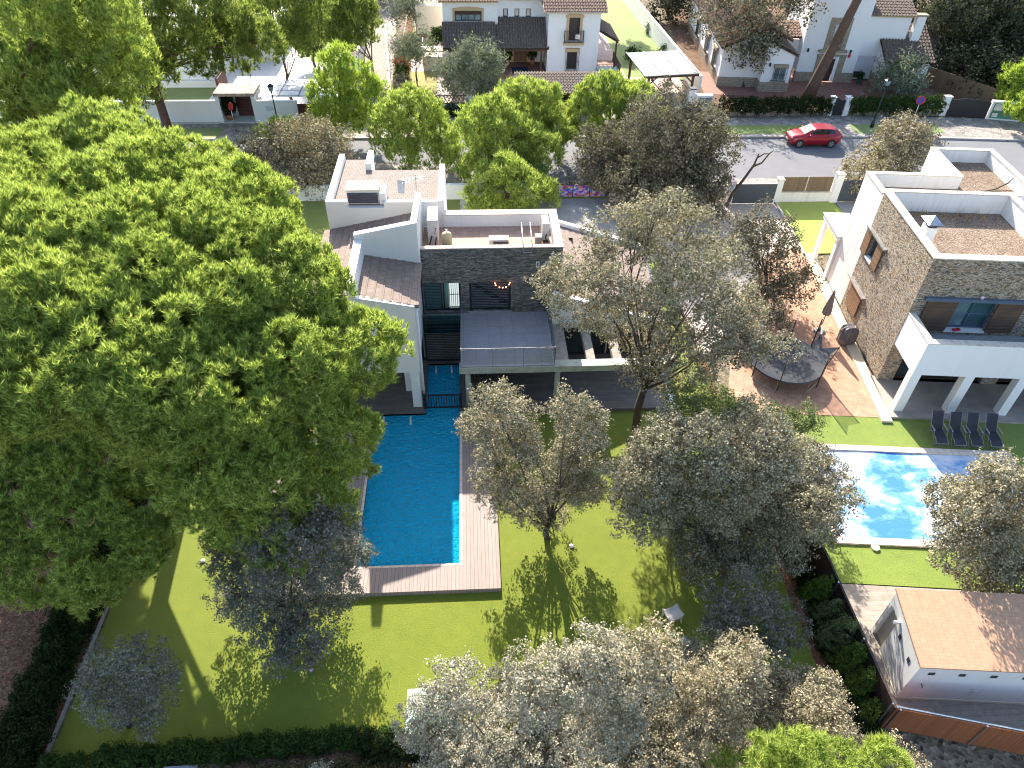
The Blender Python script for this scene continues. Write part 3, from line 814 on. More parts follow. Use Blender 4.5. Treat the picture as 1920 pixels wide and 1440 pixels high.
obj('vent_box', MB().box(3.0, 3.33, 30.35, 30.75, 5.81, 6.2), CONCRETE, None); tag(bpy.data.objects['vent_box'], 'low grey concrete block left of the roof air conditioner', 'block')
t_ = T('skylight', 'low white skylight box with a dark grid on the roof terrace', 'skylight', (1.2, 30.4, 5.81))
obj('housing', MB().box(.75, 1.7, 30.3, 30.75, 5.81, 6.12), WHITE, t_)
b = MB(); b.box(.95, 1.68, 30.27, 30.298, 5.83, 6.06)
obj('pane', b, GLASS, t_)
b = MB(); Wall((.95, 30.27), (1, 0), (0, -1)).bars(b, .02, .71, 5.84, 6.06, .01, 7, .01, 3); obj('grille', b, STEEL, t_)
t_ = T('roof_ladder', 'thin metal ladder hooked over the grey stone facade', 'ladder', (2.5, 29, 6.5))
for x in (2.3, 2.72):
    obj('rail', MB().tube([(x, 30.5, 6.6), (x, 30.6, 6.9), (x, 30.3, 7.0), (x, 29.3, 6.75), (x, 28.9, 6.6), (x, 28.9, 6.25)], .022), STEEL, t_, True)
obj('rung', MB().tube([(2.3, 28.9, 6.27), (2.72, 28.9, 6.27)], .02), STEEL, t_)
o = obj('folded_cloth', MB().ball((-.25, 30.1, 5.87), .16, 8, 0, .5).ball((0.0, 30.08, 5.85), .12, 8, 0, .5), RED, None, True)
tag(o, 'crumpled red cloth on the roof terrace tiles', 'cloth')
t_ = T('string_lights', 'string of small warm bulbs drooping inside the sliding door', 'string lights', (1.2, 28.9, 4.4))
em = bpy.data.materials.new("bulb"); em.use_nodes = True
em.node_tree.nodes["Principled BSDF"].inputs['Emission Color'].default_value = (1, .35, .18, 1)
em.node_tree.nodes["Principled BSDF"].inputs['Emission Strength'].default_value = 3.5
pts = [(.98, 4.53), (1.02, 4.42), (1.2, 4.3), (1.36, 4.28), (1.52, 4.31), (1.67, 4.45), (1.7, 4.55)]
obj('wire', MB().tube([(x, 28.93, z + .03) for x, z in pts], .006, 5), BLACK, t_)
for x, z in pts: obj('bulb', MB().ball((x, 28.93, z), .032, 6), em, t_, True)
# furniture under the terrace
tb = T('dining_table', 'dark dining table in the shade under the terrace slab', 'table', (.6, 27.0, .2))
obj('tabletop', MB().box(-.3, 1.6, 26.55, 27.45, .9, .95), BROWNWOOD, tb)
for x in (-.22, 1.5):
    for y in (26.62, 27.36): obj('leg', MB().box(x, x + .05, y, y + .05, .2, .9), BLACK, tb)
def chair(x, y, rot, label):
    c = T('patio_chair', label, 'chair', (x, y, .2), rot, 'chairs under the terrace')
    obj('seat', MB().box(-.25, .25, -.25, .25, .42, .46), FABRIC_D, c)
    obj('backrest', MB().hexa([(-.25, .22, .46), (.25, .22, .46), (.25, .26, .46), (-.25, .26, .46)], [(-.25, .3, .95), (.25, .3, .95), (.25, .34, .95), (-.25, .34, .95)]), FABRIC_D, c)
    for sx in (-.23, .23):
        obj('frame', MB().tube([(sx, -.27, 0), (sx, -.25, .62), (sx, .25, .65), (sx, .29, 0)], .018), STEEL, c)
    return c
c0 = chair(.3, 26.2, math.pi, 'patio chair with steel arms facing the dark table, nearer the round column')
copy_tree(c0, (1.1, 26.15, .2), math.pi, 'patio chair with steel arms facing the dark table, beside another chair')
copy_tree(c0, (-.65 + .2, 27.1, .2), math.pi / 2 + .2, 'patio chair at the left end of the dark table')
# ---------------------------------------------------------------- the stone house on the right (own frame)
R = T('stone_house', 'flat roofed house clad in tan stone chips with white pillared porch', 'house', RH.w(0, 0), RH.a)
SL = Wall((0, 0), (0, 1), (-1, 0))       # left side, a runs back
SF = Wall((0, 0), (1, 0), (0, -1))       # front
LW = 12.0
b = MB()
SL.panel(b, .3, 6.35, .1, 7.3, [(4.85, 5.75, 3.95, 5.3)], .3)
SF.panel(b, 0, LW, .1, 7.3, [(1.95, 3.9, 3.42, 5.15), (.8, 5.2, .12, 2.25), (6.0, 9.5, .12, 2.25)], .3)
obj('stone_wall', b, LEDGE_TAN, R)
b = MB()
b.box(.25, LW, 6.35, 6.62, 6.25, 7.3); b.box(6.3, 6.6, .3, 6.35, 6.25, 7.3); b.box(.3, .36, .3, 6.35, 6.25, 7.3); b.box(.36, 6.3, .3, .36, 6.25, 7.3)
b.box(.08, .35, 6.35, 9.2, .1, 7.05); b.box(.35, 4.9, 8.95, 9.2, .1, 7.05); b.box(4.9, 5.15, 8.95, 12.7, .1, 7.05); b.box(5.15, 8.4, 12.45, 12.7, .1, 7.05); b.box(8.15, 8.4, 6.62, 12.45, 6.3, 7.05)
b.box(8.4, 8.6, 6.62, 12.6, .1, 6.9)
obj('white_wall', b, WHITE_OLD, R)
b = MB(); b.box(.4, 6.3, .4, 6.3, .1, 6.25); b.box(6.6, LW, .4, 6.35, .1, 6.2); b.box(.4, 8.15, 6.62, 8.95, .1, 6.3); b.box(5.15, 8.15, 8.95, 12.45, .1, 6.3)
obj('inner_mass', b, WHITE_OLD, R)
b = MB(); b.box(.36, 6.3, .36, 6.35, 6.26, 6.29); b.box(.35, 8.15, 6.62, 8.95, 6.31, 6.34); b.box(5.15, 8.15, 8.95, 12.45, 6.31, 6.34)
obj('gravel_roof', b, ROOF_GRAVEL, R)
b = MB()
b.box(-.04, .38, -.04, 6.66, 7.3, 7.36); b.box(.38, LW, -.04, .38, 7.3, 7.36); b.box(.38, LW, 6.33, 6.66, 7.3, 7.36); b.box(6.26, 6.63, .38, 6.33, 7.3, 7.36)
b.box(.05, .38, 6.67, 9.24, 7.05, 7.1); b.box(.38, 5.18, 8.92, 9.24, 7.05, 7.1); b.box(4.87, 5.18, 9.24, 12.74, 7.05, 7.1); b.box(5.18, 8.44, 12.42, 12.74, 7.05, 7.1); b.box(8.12, 8.44, 6.67, 12.42, 7.05, 7.1)
obj('coping', b, COPE_OLD, R)
# side windows
f = window(R, SL, 4.87, 5.73, 3.97, 5.28, -.2, BLUEGREY, GLASS, .06, 1)
obj('sill', SL.box(MB(), 4.8, 5.8, -.19, .08, 3.88, 3.965), WHITE, f)
for a in (5.75, 4.15): obj('shutter', SL.box(MB(), a, a + .7, .03, .1, 3.9, 5.28), SHUT, R)
obj('window_hood', SL.box(MB(), 3.9, 6.4, .0, .2, 5.3, 5.38), STEEL, R)
for a in (4.3, 5.05): obj('shutter', SL.box(MB(), a, a + .74, .03, .1, .85, 2.2), SHUT, R)
obj('window_hood', SL.box(MB(), 4.0, 6.5, .0, .2, 2.24, 2.32), STEEL, R)
# front window with sliding shutters
f = window(R, SF, 1.97, 3.88, 3.5, 5.12, -.2, BLUEGREY, GLASS_T, .07, 2, 1)
obj('sill', SF.box(MB(), 1.97, 3.88, -.28, .12, 3.38, 3.48), WHITE, f)
obj('curtain', SF.box(MB(), 2.05, 2.75, -.19, -.17, 3.6, 5.05), GLASS_L, f)
for a0, a1 in ((.6, 2.0), (3.86, 5.1)): obj('shutter', SF.box(MB(), a0, a1, .04, .1, 3.42, 5.12), SHUT_D, R)
obj('shutter_rail', SF.box(MB(), .42, 6.2, .0, .16, 5.14, 5.3), BLUEGREY, R)
obj('wall_lamp', MB().ball(SF.P(2.9, .12, 5.42), .09, 8), PLASTIC_W, R, True)
o = obj('red_slippers', MB().ball((0, 0, .04), .11, 8, 0, .5).ball((.2, .03, .04), .11, 8, 0, .5), RED); o.location = RH.w(2.45, -.1, 3.48)
tag(o, 'pair of small red slippers on the white window sill', 'slippers')
# balcony over the porch
b = MB()
b.box(0.02, LW, -2.35, -2.05, 2.5, 4.34); b.box(.02, .3, -2.05, -.002, 2.5, 4.34)
obj('balcony_parapet', b, WHITE, R)
obj('balcony_floor', MB().box(.3, LW, -2.05, -.002, 2.5, 3.2), CONCRETE, R)
obj('coping', MB().box(0.0, LW, -2.38, -2.02, 4.34, 4.38).box(.0, .33, -2.02, -.002, 4.34, 4.38), COPE_OLD, R)
for a in (.03, 2.5, 5.0, 7.5): obj('pillar', MB().box(a, a + .44, -2.32, -1.92, .12, 2.5), WHITE, R)
obj('porch_floor', MB().box(-.22, LW, -2.75, .3, .0, .12), plain("stone_porch_floor", (.34, .30, .26), .7, var=.2, vscale=1.5, fine=.25), R)
f = window(R, SF, .82, 5.18, .14, 2.23, -.25, BROWNWOOD, GLASS, .08, 3, 0, 'porch_window')
window(R, SF, 6.02, 9.48, .14, 2.23, -.25, BROWNWOOD, GLASS, .08, 3, 0, 'porch_window')
ch = obj('chimney', MB().box(.45, .9, 2.15, 2.75, 6.28, 7.62), WHITE_OLD, R)
b = MB(); b.box(.5, .85, 2.2, 2.7, 7.62, 7.8)
obj('flue', b, BLACK, ch)
b = MB(); c_ = (.675, 2.45, 8.12)
q = [(.33, 2.0, 7.84), (1.02, 2.0, 7.84), (1.02, 2.9, 7.84), (.33, 2.9, 7.84)]
for i in range(4): b.face([q[i], q[(i + 1) % 4], c_])
b.face(q[::-1]); obj('chimney_cap', b, STEEL, ch)
obj('vent_stack', MB().box(6.9, 7.3, 4.6, 5.5, 6.2, 7.55).box(6.85, 7.35, 4.55, 5.55, 7.55, 7.6), WHITE_OLD, R)
# side portico
pt = obj('side_portico', MB().box(-.12, .1, 11.5, 11.9, .1, 2.75).box(-.05, .9, 9.25, 9.6, .1, 2.75).box(-.15, 1.3, 9.2, 12.0, 2.75, 3.0), WHITE, R)
obj('portico_roof', MB().box(-.2, 1.35, 9.2, 12.1, 3.0, 3.06), COPE, pt)
t_ = tag(obj('roof_cable', MB().tube([RH.w(5.2, 7.0, 6.37), RH.w(5.5, 7.9, 6.39), RH.w(6.2, 8.6, 6.38), RH.w(7.2, 9.0, 6.4), RH.w(8.0, 9.4, 6.6), RH.w(8.3, 9.5, 7.13)], .035), BLACK, None, True), 'black cable lying across the gravel roof', 'cable')
rng = random.Random(3)
b = MB()
for k in range(90):
    x, y = 1.4 + rng.random() * 3.8, 5.3 + rng.random() * .9
    h = .2 + rng.random() * .35
    dx, dy = rng.uniform(-.2, .2), rng.uniform(-.2, .1)
    p0, p1 = RH.w(x, y, 6.29), RH.w(x + dx, y + dy, 6.29 + h)
    b.face([(p0[0] - .015, p0[1], p0[2]), (p0[0] + .015, p0[1], p0[2]), p1])
tag(obj('dry_weeds', b, plain("dry_weed", (.36, .22, .09), .9)), 'dry brown weeds growing on the gravel roof', 'weeds')
# garden things of the stone house
tp = T('trampoline', 'round black trampoline with a sagging safety net on the orange terrace', 'trampoline', RH.w(-4.65, .55, .012), RH.a)
r_ = 1.9
n = 40
ring = [(r_ * math.cos(2 * math.pi * k / n), r_ * math.sin(2 * math.pi * k / n)) for k in range(n)]
obj('mat', MB().face([(x * .86, y * .86, .8) for x, y in ring]), FABRIC_D, tp)
b = MB()
vs = [(x * .85, y * .85, .805) for x, y in ring] + [(x, y, .83) for x, y in ring] + [(x * 1.02, y * 1.02, .76) for x, y in ring]
b.mesh(vs, [(k, (k + 1) % n, n + (k + 1) % n, n + k) for k in range(n)] + [(n + k, n + (k + 1) % n, 2 * n + (k + 1) % n, 2 * n + k) for k in range(n)])
obj('edge_pad', b, plain("black_vinyl", (.025, .026, .03), .35), tp)
obj('rim', MB().tube([(x, y, .76) for x, y in ring + ring[:1]], .03), STEEL, tp, True)
for k in range(4):
    a0, a1 = math.pi / 4 + k * math.pi / 2 - .36, math.pi / 4 + k * math.pi / 2 + .36
    p = [(r_ * math.cos(a0), r_ * math.sin(a0), .76), (r_ * math.cos(a0) * .98, r_ * math.sin(a0) * .98, .03), (r_ * math.cos(a1) * .98, r_ * math.sin(a1) * .98, .03), (r_ * math.cos(a1), r_ * math.sin(a1), .76)]
    obj('leg', MB().tube(p, .022), STEEL, tp)
poles = []
for dg, lean, h in ((-112, 0, 1.95), (-48, .05, 2.0), (-14, .25, 2.1), (36, .1, 2.5), (70, 0, 1.9), (150, 0, 2.0), (205, 0, 2.0)):
    a = math.radians(dg)
    p0 = (1.96 * math.cos(a), 1.96 * math.sin(a)); p1 = ((1.96 + lean) * math.cos(a), (1.96 + lean) * math.sin(a))
    obj('net_pole', MB().tube([(*p0, .2), (*p0, .8), (*p1, h)], .03), BLACK, tp)
    poles.append((p0, p1, h))
b = MB()
for k in (1, 2):
    (p0, p1, h), (q0, q1, h2) = poles[k], poles[(k + 1) % 7]
    m_ = ((p1[0] + q1[0]) / 2 * .93, (p1[1] + q1[1]) / 2 * .93, (h + h2) / 2 - (.1 if k == 1 else 1.0)); m0 = ((p0[0] + q0[0]) / 2 * .97, (p0[1] + q0[1]) / 2 * .97, .82)
    b.face([(*p0, .82), m0, m_, (*p1, h)]); b.face([m0, (*q0, .82), (*q1, h2), m_])
obj('net', b, NET, tp)
t_ = T('garden_parasol', 'closed taupe parasol standing beside the covered barbecue', 'parasol', RH.w(-1.75, 4.05, .012), RH.a)
obj('base', MB().lathe(0, 0, [(.3, 0), (.31, .06), (.12, .1), (.03, .12)], 20), CONCRETE, t_, True)
obj('pole', MB().cyl(0, 0, .1, 2.75, .025), DARKGREY, t_)
prof = [(.09, 1.15), (.2, 1.2), (.2, 1.5), (.15, 1.9), (.1, 2.3), (.05, 2.65), (.01, 2.72)]
b = MB(); vs, fs = [], []
for r, z in prof:
    for k in range(16):
        a = 2 * math.pi * k / 16; rr = r * (1.15 if k % 2 else .78)
        vs.append((rr * math.cos(a), rr * math.sin(a), z))
for i in range(len(prof) - 1):
    for k in range(16): fs.append((i * 16 + k, i * 16 + (k + 1) % 16, (i + 1) * 16 + (k + 1) % 16, (i + 1) * 16 + k))
obj('canopy', b.mesh(vs, fs), TAUPE, t_)
t_ = T('covered_barbecue', 'barbecue under a grey brown tarpaulin by the stone wall', 'barbecue', RH.w(-.62, 3.15, .012), RH.a + .15)
b = MB()
lv_ = [(.34, .32, 0), (.37, .36, .35), (.36, .34, .8), (.31, .27, 1.02), (.16, .2, 1.12)]
vs, fs = [], []
rng = random.Random(5)
for a_, c_, z in lv_:
    for k in range(20):
        a = 2 * math.pi * k / 20
        s_ = 1 / max(abs(math.cos(a)), abs(math.sin(a))) ** .7
        w_ = 1 + rng.uniform(-.05, .05)
        vs.append((a_ * 1.15 * math.cos(a) * s_ * w_, c_ * 1.15 * math.sin(a) * s_ * w_, z * (1 + (rng.uniform(-.04, .04) if z > .5 else 0))))
for i in range(4):
    for k in range(20): fs.append((i * 20 + k, i * 20 + (k + 1) % 20, (i + 1) * 20 + (k + 1) % 20, (i + 1) * 20 + k))
fs.append(tuple(range(80, 100)))
obj('tarpaulin', b.mesh(vs, fs), COVERGREY, t_)
b = MB(); b.box(-.16, .16, -.22, .0, 1.05, 1.135)
obj('folded_top', b, COVERGREY, t_)
pot = T('plant_pot', 'dark pot with a small plant on the orange terrace by the kerb', 'plant pot', RH.w(-1.1, 9.9, .012), RH.a)
obj('pot', MB().lathe(0, 0, [(.16, 0), (.22, .3), (.23, .33), (.18, .33), (.17, .28)], 16), POTRED, pot, True)
# blue pool cover
cv = T('pool_cover', 'blue bubble cover with painted milky glare over the pool next to the loungers', 'pool cover', RH.w(0, 0, 0), RH.a)
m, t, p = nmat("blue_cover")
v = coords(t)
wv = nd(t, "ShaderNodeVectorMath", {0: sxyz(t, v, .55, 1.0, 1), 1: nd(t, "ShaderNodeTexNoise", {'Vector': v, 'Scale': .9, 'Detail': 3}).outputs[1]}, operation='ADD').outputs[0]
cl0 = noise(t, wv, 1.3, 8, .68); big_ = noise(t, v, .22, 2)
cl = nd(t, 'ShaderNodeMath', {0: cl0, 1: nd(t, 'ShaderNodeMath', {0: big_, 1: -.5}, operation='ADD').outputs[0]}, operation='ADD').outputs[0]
k = ramp(t, cl, [(.30, (.015, .17, .52)), (.40, (.12, .32, .60)), (.48, (.42, .52, .66)), (.60, (.64, .69, .75))])  # sun glare and some condensation, painted as pale wisps into the base colour
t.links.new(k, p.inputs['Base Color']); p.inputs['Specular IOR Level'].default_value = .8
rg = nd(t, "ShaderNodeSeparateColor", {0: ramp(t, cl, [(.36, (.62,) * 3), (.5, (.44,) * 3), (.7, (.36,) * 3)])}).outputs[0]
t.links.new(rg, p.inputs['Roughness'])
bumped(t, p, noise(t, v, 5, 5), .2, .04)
lp = nd(t, "ShaderNodeSeparateXYZ", {0: v})
cov = [(-4.55, -5.2), (3.95, -5.1), (4.6, -9.45), (-4.6, -9.95)]
cov = [(-4.75, -5.05), (4.15, -5.05), (4.15, -9.95), (-4.75, -9.95)]
vs, fs = [], []
rng = random.Random(8)
NX, NY = 60, 36
for j in range(NY + 1):
    for i in range(NX + 1):
        x, y = -4.75 + 8.9 * i / NX, -9.95 + 4.9 * j / NY
        vs.append((x, y, .03 + .012 * math.sin(x * 2.1 + y * .7) * math.sin(y * 1.7 - x * .4) + .004 * rng.random()))
for j in range(NY):
    for i in range(NX): fs.append((j * (NX + 1) + i, j * (NX + 1) + i + 1, (j + 1) * (NX + 1) + i + 1, (j + 1) * (NX + 1) + i))
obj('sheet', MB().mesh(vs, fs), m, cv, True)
b = MB()
for x0, x1, y0, y1 in ((-5.1, 4.5, -5.05, -4.72), (-5.1, 4.5, -10.28, -9.95), (-5.1, -4.75, -9.95, -5.05), (4.15, 4.5, -9.95, -5.05)):
    q = [(x0, y0), (x1, y0), (x1, y1), (x0, y1)]
    b.hexa([RH.w(*p_, 0) for p_ in q], [RH.w(*p_, .1) for p_ in q])
struct('pool_coping', b, COPE)
rl = T('cover_reel', 'pool cover roller with two spoked hand wheels at the pool corner', 'cover reel', RH.w(-5.35, -9.6, 0), RH.a)
obj('axle', MB().tube([(0, -.1, .38), (0, 1.9, .38)], .07), PLASTIC_W, rl, True)
b = MB()
for y in (-.12,):
    ringp = [(.3 * math.cos(2 * math.pi * k / 24), y, .40 + .3 * math.sin(2 * math.pi * k / 24)) for k in range(25)]
    b.tube(ringp, .022)
    for k in range(4): b.tube([(0, y, .4), (.3 * math.cos(k * math.pi / 2 + .4), y, .4 + .3 * math.sin(k * math.pi / 2 + .4))], .014)
obj('hand_wheel', b, BLACK, rl, True)
obj('drum_end', MB().tube([(0, .02, .4), (0, .08, .4)], .24, 20), plain("blue_plastic", (.02, .05, .35), .4), rl)
obj('foot', MB().box(-.4, .35, .0, .06, .02, .08).tube([(-.15, .03, .05), (0, .03, .4), (.15, .03, .05)], .02), STEEL, rl)
o = obj('skimmer_lid', MB().cyl(-3.5, -10.4, .02, .09, .17, n=20), PLASTIC_W); o.location = (RH.o[0], RH.o[1], 0); o.rotation_euler = (0, 0, RH.a)
tag(o, 'round white skimmer lid at the front edge of the blue pool', 'skimmer lid')
# four recliners
GREYF = plain('grey_tube', (.20, .20, .21), .5)
def recliner(loc, label):
    c = T('garden_recliner', label, 'recliner', loc, RH.a, 'reclining chairs on the shaded grass')
    prof = [(-.62, .27), (-.35, .40), (.1, .42), (.22, .40), (.62, 1.0), (.72, 1.12)]     # foot ... head, y z
    b = MB(); vs, fs = [], []
    for y, z in prof: vs += [(-.25, y, z), (.25, y, z)]
    for i in range(5): fs.append((2 * i, 2 * i + 1, 2 * i + 3, 2 * i + 2))
    obj('sling', b.mesh(vs, fs), FABRIC_D, c)
    b = MB()
    for sx in (-.27, .27): b.tube([(sx, y, z) for y, z in prof], .016)
    b.tube([(-.27, -.62, .27), (.27, -.62, .27)], .016)
    obj('frame', b, GREYF, c)
    for sx in (-.3, .3): obj('armrest', MB().box(sx - .03, sx + .03, -.12, .36, .60, .63), STEEL, c)
    for sx in (-.3, .3):
        obj('leg', MB().tube([(sx, -.5, .0), (sx, -.1, .6)], .014).tube([(sx, .55, .0), (sx, -.12, .6)], .014), GREYF, c)
    obj('crossbar', MB().tube([(-.3, -.5, .015), (.3, -.5, .015)], .014).tube([(-.3, .55, .015), (.3, .55, .015)], .014), GREYF, c)
    return c
c0 = recliner(RH.w(1.45, -3.95), 'leftmost of the four dark sling recliners, nearest the sunlit grass')
for u_, lb in ((2.27, 'second dark sling recliner from the sunlit grass'), (3.05, 'third dark sling recliner from the sunlit grass'), (3.93, 'rightmost of the four dark sling recliners, set slightly apart')):
    copy_tree(c0, RH.w(u_, -4.0), None, lb)
# pool house (own frame)
SH = Frame(14.0, 10.15, -5.5)
S = T('pool_shed', 'low white pool shed with a peach tiled roof beside the plank paving', 'shed', SH.w(0, 0), SH.a)
S1 = Wall((0, 0), (0, 1), (-1, 0)); S2 = Wall((0, 0), (1, 0), (0, -1))
zs = lambda y: 2.26 + .14 * y
b = MB()
S1.panel(b, .2, 2.5, .02, 2.2, [(1.72, 2.36, .0, 1.95)], .2)
S2.panel(b, 0, 9, .02, 2.2, [], .2)
b.yz([(0, 2.2), (2.5, 2.2), (2.5, zs(2.5) - .06), (0, zs(0) - .06)], 0, .2)
b.box(.2, 9, 2.3, 2.5, .02, 2.5)
obj('wall', b, stucco("shed_white", (.74, .73, .71), amt=.2), S)
obj('roof', MB().hexa([(-.03, -.04, zs(-.04) - .06), (9, -.04, zs(-.04) - .06), (9, 2.6, zs(2.6) - .06), (-.03, 2.6, zs(2.6) - .06)], [(-.03, -.04, zs(-.04)), (9, -.04, zs(-.04)), (9, 2.6, zs(2.6)), (-.03, 2.6, zs(2.6))]), PEACH_TILE, S)
obj('door', S1.box(MB(), 1.74, 2.34, -.19, -.15, .04, 1.92), plain("cream_door", (.55, .48, .38), .6), S)
obj('skirting', MB().box(-.03, -.002, -.03, 1.7, .02, .12).box(-.002, 9, -.03, -.002, .02, .12), CREAM, S)
for a, z in ((1.3, 1.7), (.5, 1.68)): obj('vent', S1.box(MB(), a - .07, a + .07, .002, .02, z - .1, z + .1), DARKGREY, S)
for a in (.5, 1.48, 2.5, 3.52, 4.5): obj('vent', S2.box(MB(), a - .1, a + .1, .002, .02, 1.74, 1.88), DARKGREY, S)
l_ = obj('wall_lamp', S1.box(MB(), 1.62, 1.7, .0, .22, 1.98, 2.1), WHITE, S)
obj('tap', MB().tube([(.45, -.002, 1.1), (.45, -.1, 1.1), (.47, -.1, 1.0)], .015), BLACK, S)
b = MB(); b.tube([(2.2, -.04, .9), (2.4, -.04, .88)], .012); b.tube([(2.25, -.04, .85), (2.28, -.04, .5), (2.35, -.04, .45)], .012)
obj('towel_rail', b, PLASTIC_W, S)
# fences of the neighbour's corner
f_ = T('slatted_fence', 'dark brown heather fence between the two gardens', 'fence', (12.95, 15, 0))
obj('panel', MB().hexa([(12.98, 9.2, 0), (13.06, 9.2, 0), (13.06, 20.5, 0), (12.98, 20.5, 0)], [(12.98, 9.2, 1.5), (13.06, 9.2, 1.5), (13.06, 20.5, 1.5), (12.98, 20.5, 1.5)]), FENCE_D, f_)
for k in range(6): obj('post', MB().cyl(12.93, 9.3 + k * 2.2, 0, 1.6, .03), STEEL, f_)
f_ = T('heather_fence', 'orange brown heather fence along the front of the plank paving', 'fence', (15, 8.9, 0))
b = MB(); p0, p1 = Vector((13.1, 9.28)), Vector((22.5, 6.9)); nrm = Vector((.24, .97)) * .05
b.hexa([(p0.x - nrm.x, p0.y - nrm.y, -.02), (p1.x - nrm.x, p1.y - nrm.y, -.02), (p1.x, p1.y, -.02), (p0.x, p0.y, -.02)], [(p0.x - nrm.x, p0.y - nrm.y, 1.35), (p1.x - nrm.x, p1.y - nrm.y, 1.35), (p1.x, p1.y, 1.35), (p0.x, p0.y, 1.35)])
obj('panel', b, FENCE_O, f_)
obj('rail', MB().tube([(13.1, 9.31, 1.37), (22.5, 6.93, 1.37)], .025), STEEL, f_)
for k in range(4): obj('post', MB().cyl(13.2 + k * 2.5, 9.18 - k * .632, 0, 1.4, .03), STEEL, f_)
# villa lawn things
def stool(loc, rot, label):
    c = T('lawn_chair', label, 'lawn chair', loc, rot, 'white plastic chairs on the lawn')
    n = 10; vs, fs = [], []
    for j in range(n + 1):
        for i in range(n + 1):
            x, y = -.3 + .6 * i / n, -.25 + .5 * j / n
            vs.append((x, y, .40 + .16 * (2 * i / n - 1) ** 2 + .06 * (2 * j / n - 1) ** 2))
    for j in range(n):
        for i in range(n): fs.append((j * (n + 1) + i, j * (n + 1) + i + 1, (j + 1) * (n + 1) + i + 1, (j + 1) * (n + 1) + i))
    s_ = obj('seat', MB().mesh(vs, fs), PLASTIC_W, c, True)
    sd = s_.modifiers.new("thick", 'SOLIDIFY'); sd.thickness = .035
    for sx in (-1, 1):
        for sy in (-1, 1):
            obj('leg', MB().tube([(sx * .26, sy * .21, .5), (sx * .25, sy * .21, .25), (sx * .30, sy * .25, 0)], [.05, .04, .025], 8), PLASTIC_W, c, True)
    return c
c0 = stool((6.95, 13.35, 0), .35, 'white curved plastic chair half in sun on the lawn')
copy_tree(c0, (7.25, 12.05, 0), -.5, 'white curved plastic chair in shade touching the foreground oak')
t_ = T('table_tennis_table', 'pale green folding table half hidden by the foreground oak', 'table', (-1.7, 10.3, 0))
obj('tabletop', MB().box(-2.55, -.9, 9.1, 10.9, .62, .68), PLASTIC_G, t_, bevel=.06)
for x in (-2.4, -1.05):
    for y in (9.25, 10.75): obj('leg', MB().cyl(x, y, 0, .62, .03), STEEL, t_)
for i, (x, y) in enumerate(((-1.12, 11.99), (3.65, 16.74), (3.68, 12.01), (-10.92, 16.65), (-5.98, 12.0), (-10.88, 11.95))):
    t_ = T('lawn_spotlight', ('round white lawn light in open sun right of the dark oak', 'round white lawn light on sunny grass near the forked oak trunk', 'round white lawn light in the shade of the forked oak',
            'round white lawn light by the stripe of trunk shadow', 'round white lawn light in the deep shade below the dark oak', 'round white lawn light beside the small thin tree')[i], 'lawn light', (x, y, 0), None, 'round lights set in the lawn')
    obj('ring', MB().lathe(x, y, [(.1, 0), (.1, .05), (.07, .055)], 14), STEEL, t_)
    obj('lens', MB().lathe(x, y, [(.07, .052), (.05, .07), (.01, .08)], 14), PLASTIC_W, t_, True)

# ---------------------------------------------------------------- villa and stone house street fronts
f_ = T('mosaic_fence', 'low fence of colourful mosaic panels in black frames behind the villa', 'fence', (7, 46.5, 0))
m, t, p = nmat("mosaic")
v = sxyz(t, wallvec(t), 1.0, 1.6, 1)
vo = nd(t, "ShaderNodeTexVoronoi", {'Vector': v, 'Scale': 5.0})
s = nd(t, "ShaderNodeSeparateColor", {0: vo.outputs['Color']})
t.links.new(ramp(t, s.outputs[0], [(0, (.10, .05, .45)), (.2, (.32, .26, .62)), (.4, (.05, .16, .50)), (.55, (.60, .22, .05)), (.7, (.55, .50, .58)), (.85, (.50, .10, .06)), (1, (.65, .42, .08))], 'CONSTANT'), p.inputs['Base Color'])
p.inputs['Roughness'].default_value = .35
for k in range(4): obj('mosaic_panel', MB().box(4.75 + k * 1.2, 5.9 + k * 1.2, 46.4, 46.45, .08, .95), m, f_)
b = MB(); b.box(4.7, 9.6, 46.38, 46.47, .95, 1.0)
for k in range(5): b.box(4.69 + k * 1.2, 4.75 + k * 1.2, 46.38, 46.47, 0, .95)
obj('frame', b, BLACK, f_)
tag(obj('low_wall', MB().box(9.7, 13.3, 45.6, 45.9, 0, .7), COPE_OLD), 'low stained wall at the foot of the dark round oak', 'wall')
tag(obj('street_wall', MB().box(-14, 4.6, 46.3, 46.55, 0, 1.1), WHITE), 'white front wall of the villa behind the young pines', 'wall')
g_ = T('sliding_gate', 'wide anthracite sliding gate beside the reed screened wall', 'gate', (19.7, 45.2, 0))
obj('gate_leaf', MB().box(18.35, 21.3, 45.15, 45.23, .05, 1.5), ANTHRA, g_)
obj('top_rail', MB().box(18.3, 21.3, 45.13, 45.25, 1.5, 1.55), COPE, g_)
g_ = T('front_wall', 'white front wall with reed screen panels facing the artificial turf', 'wall', (23.4, 45.4, 0))
obj('base_wall', MB().box(21.75, 25.4, 45.35, 45.6, 0, .72), WHITE_OLD, g_)
obj('coping', MB().box(21.75, 25.4, 45.31, 45.64, .72, .77), COPE_OLD, g_)
for a, c_ in ((21.8, 23.5), (23.58, 25.35)): obj('reed_screen', MB().box(a, c_, 45.45, 45.5, .77, 1.85), REED, g_)
obj('post', MB().box(23.5, 23.57, 45.44, 45.51, .77, 1.9), COPE, g_)
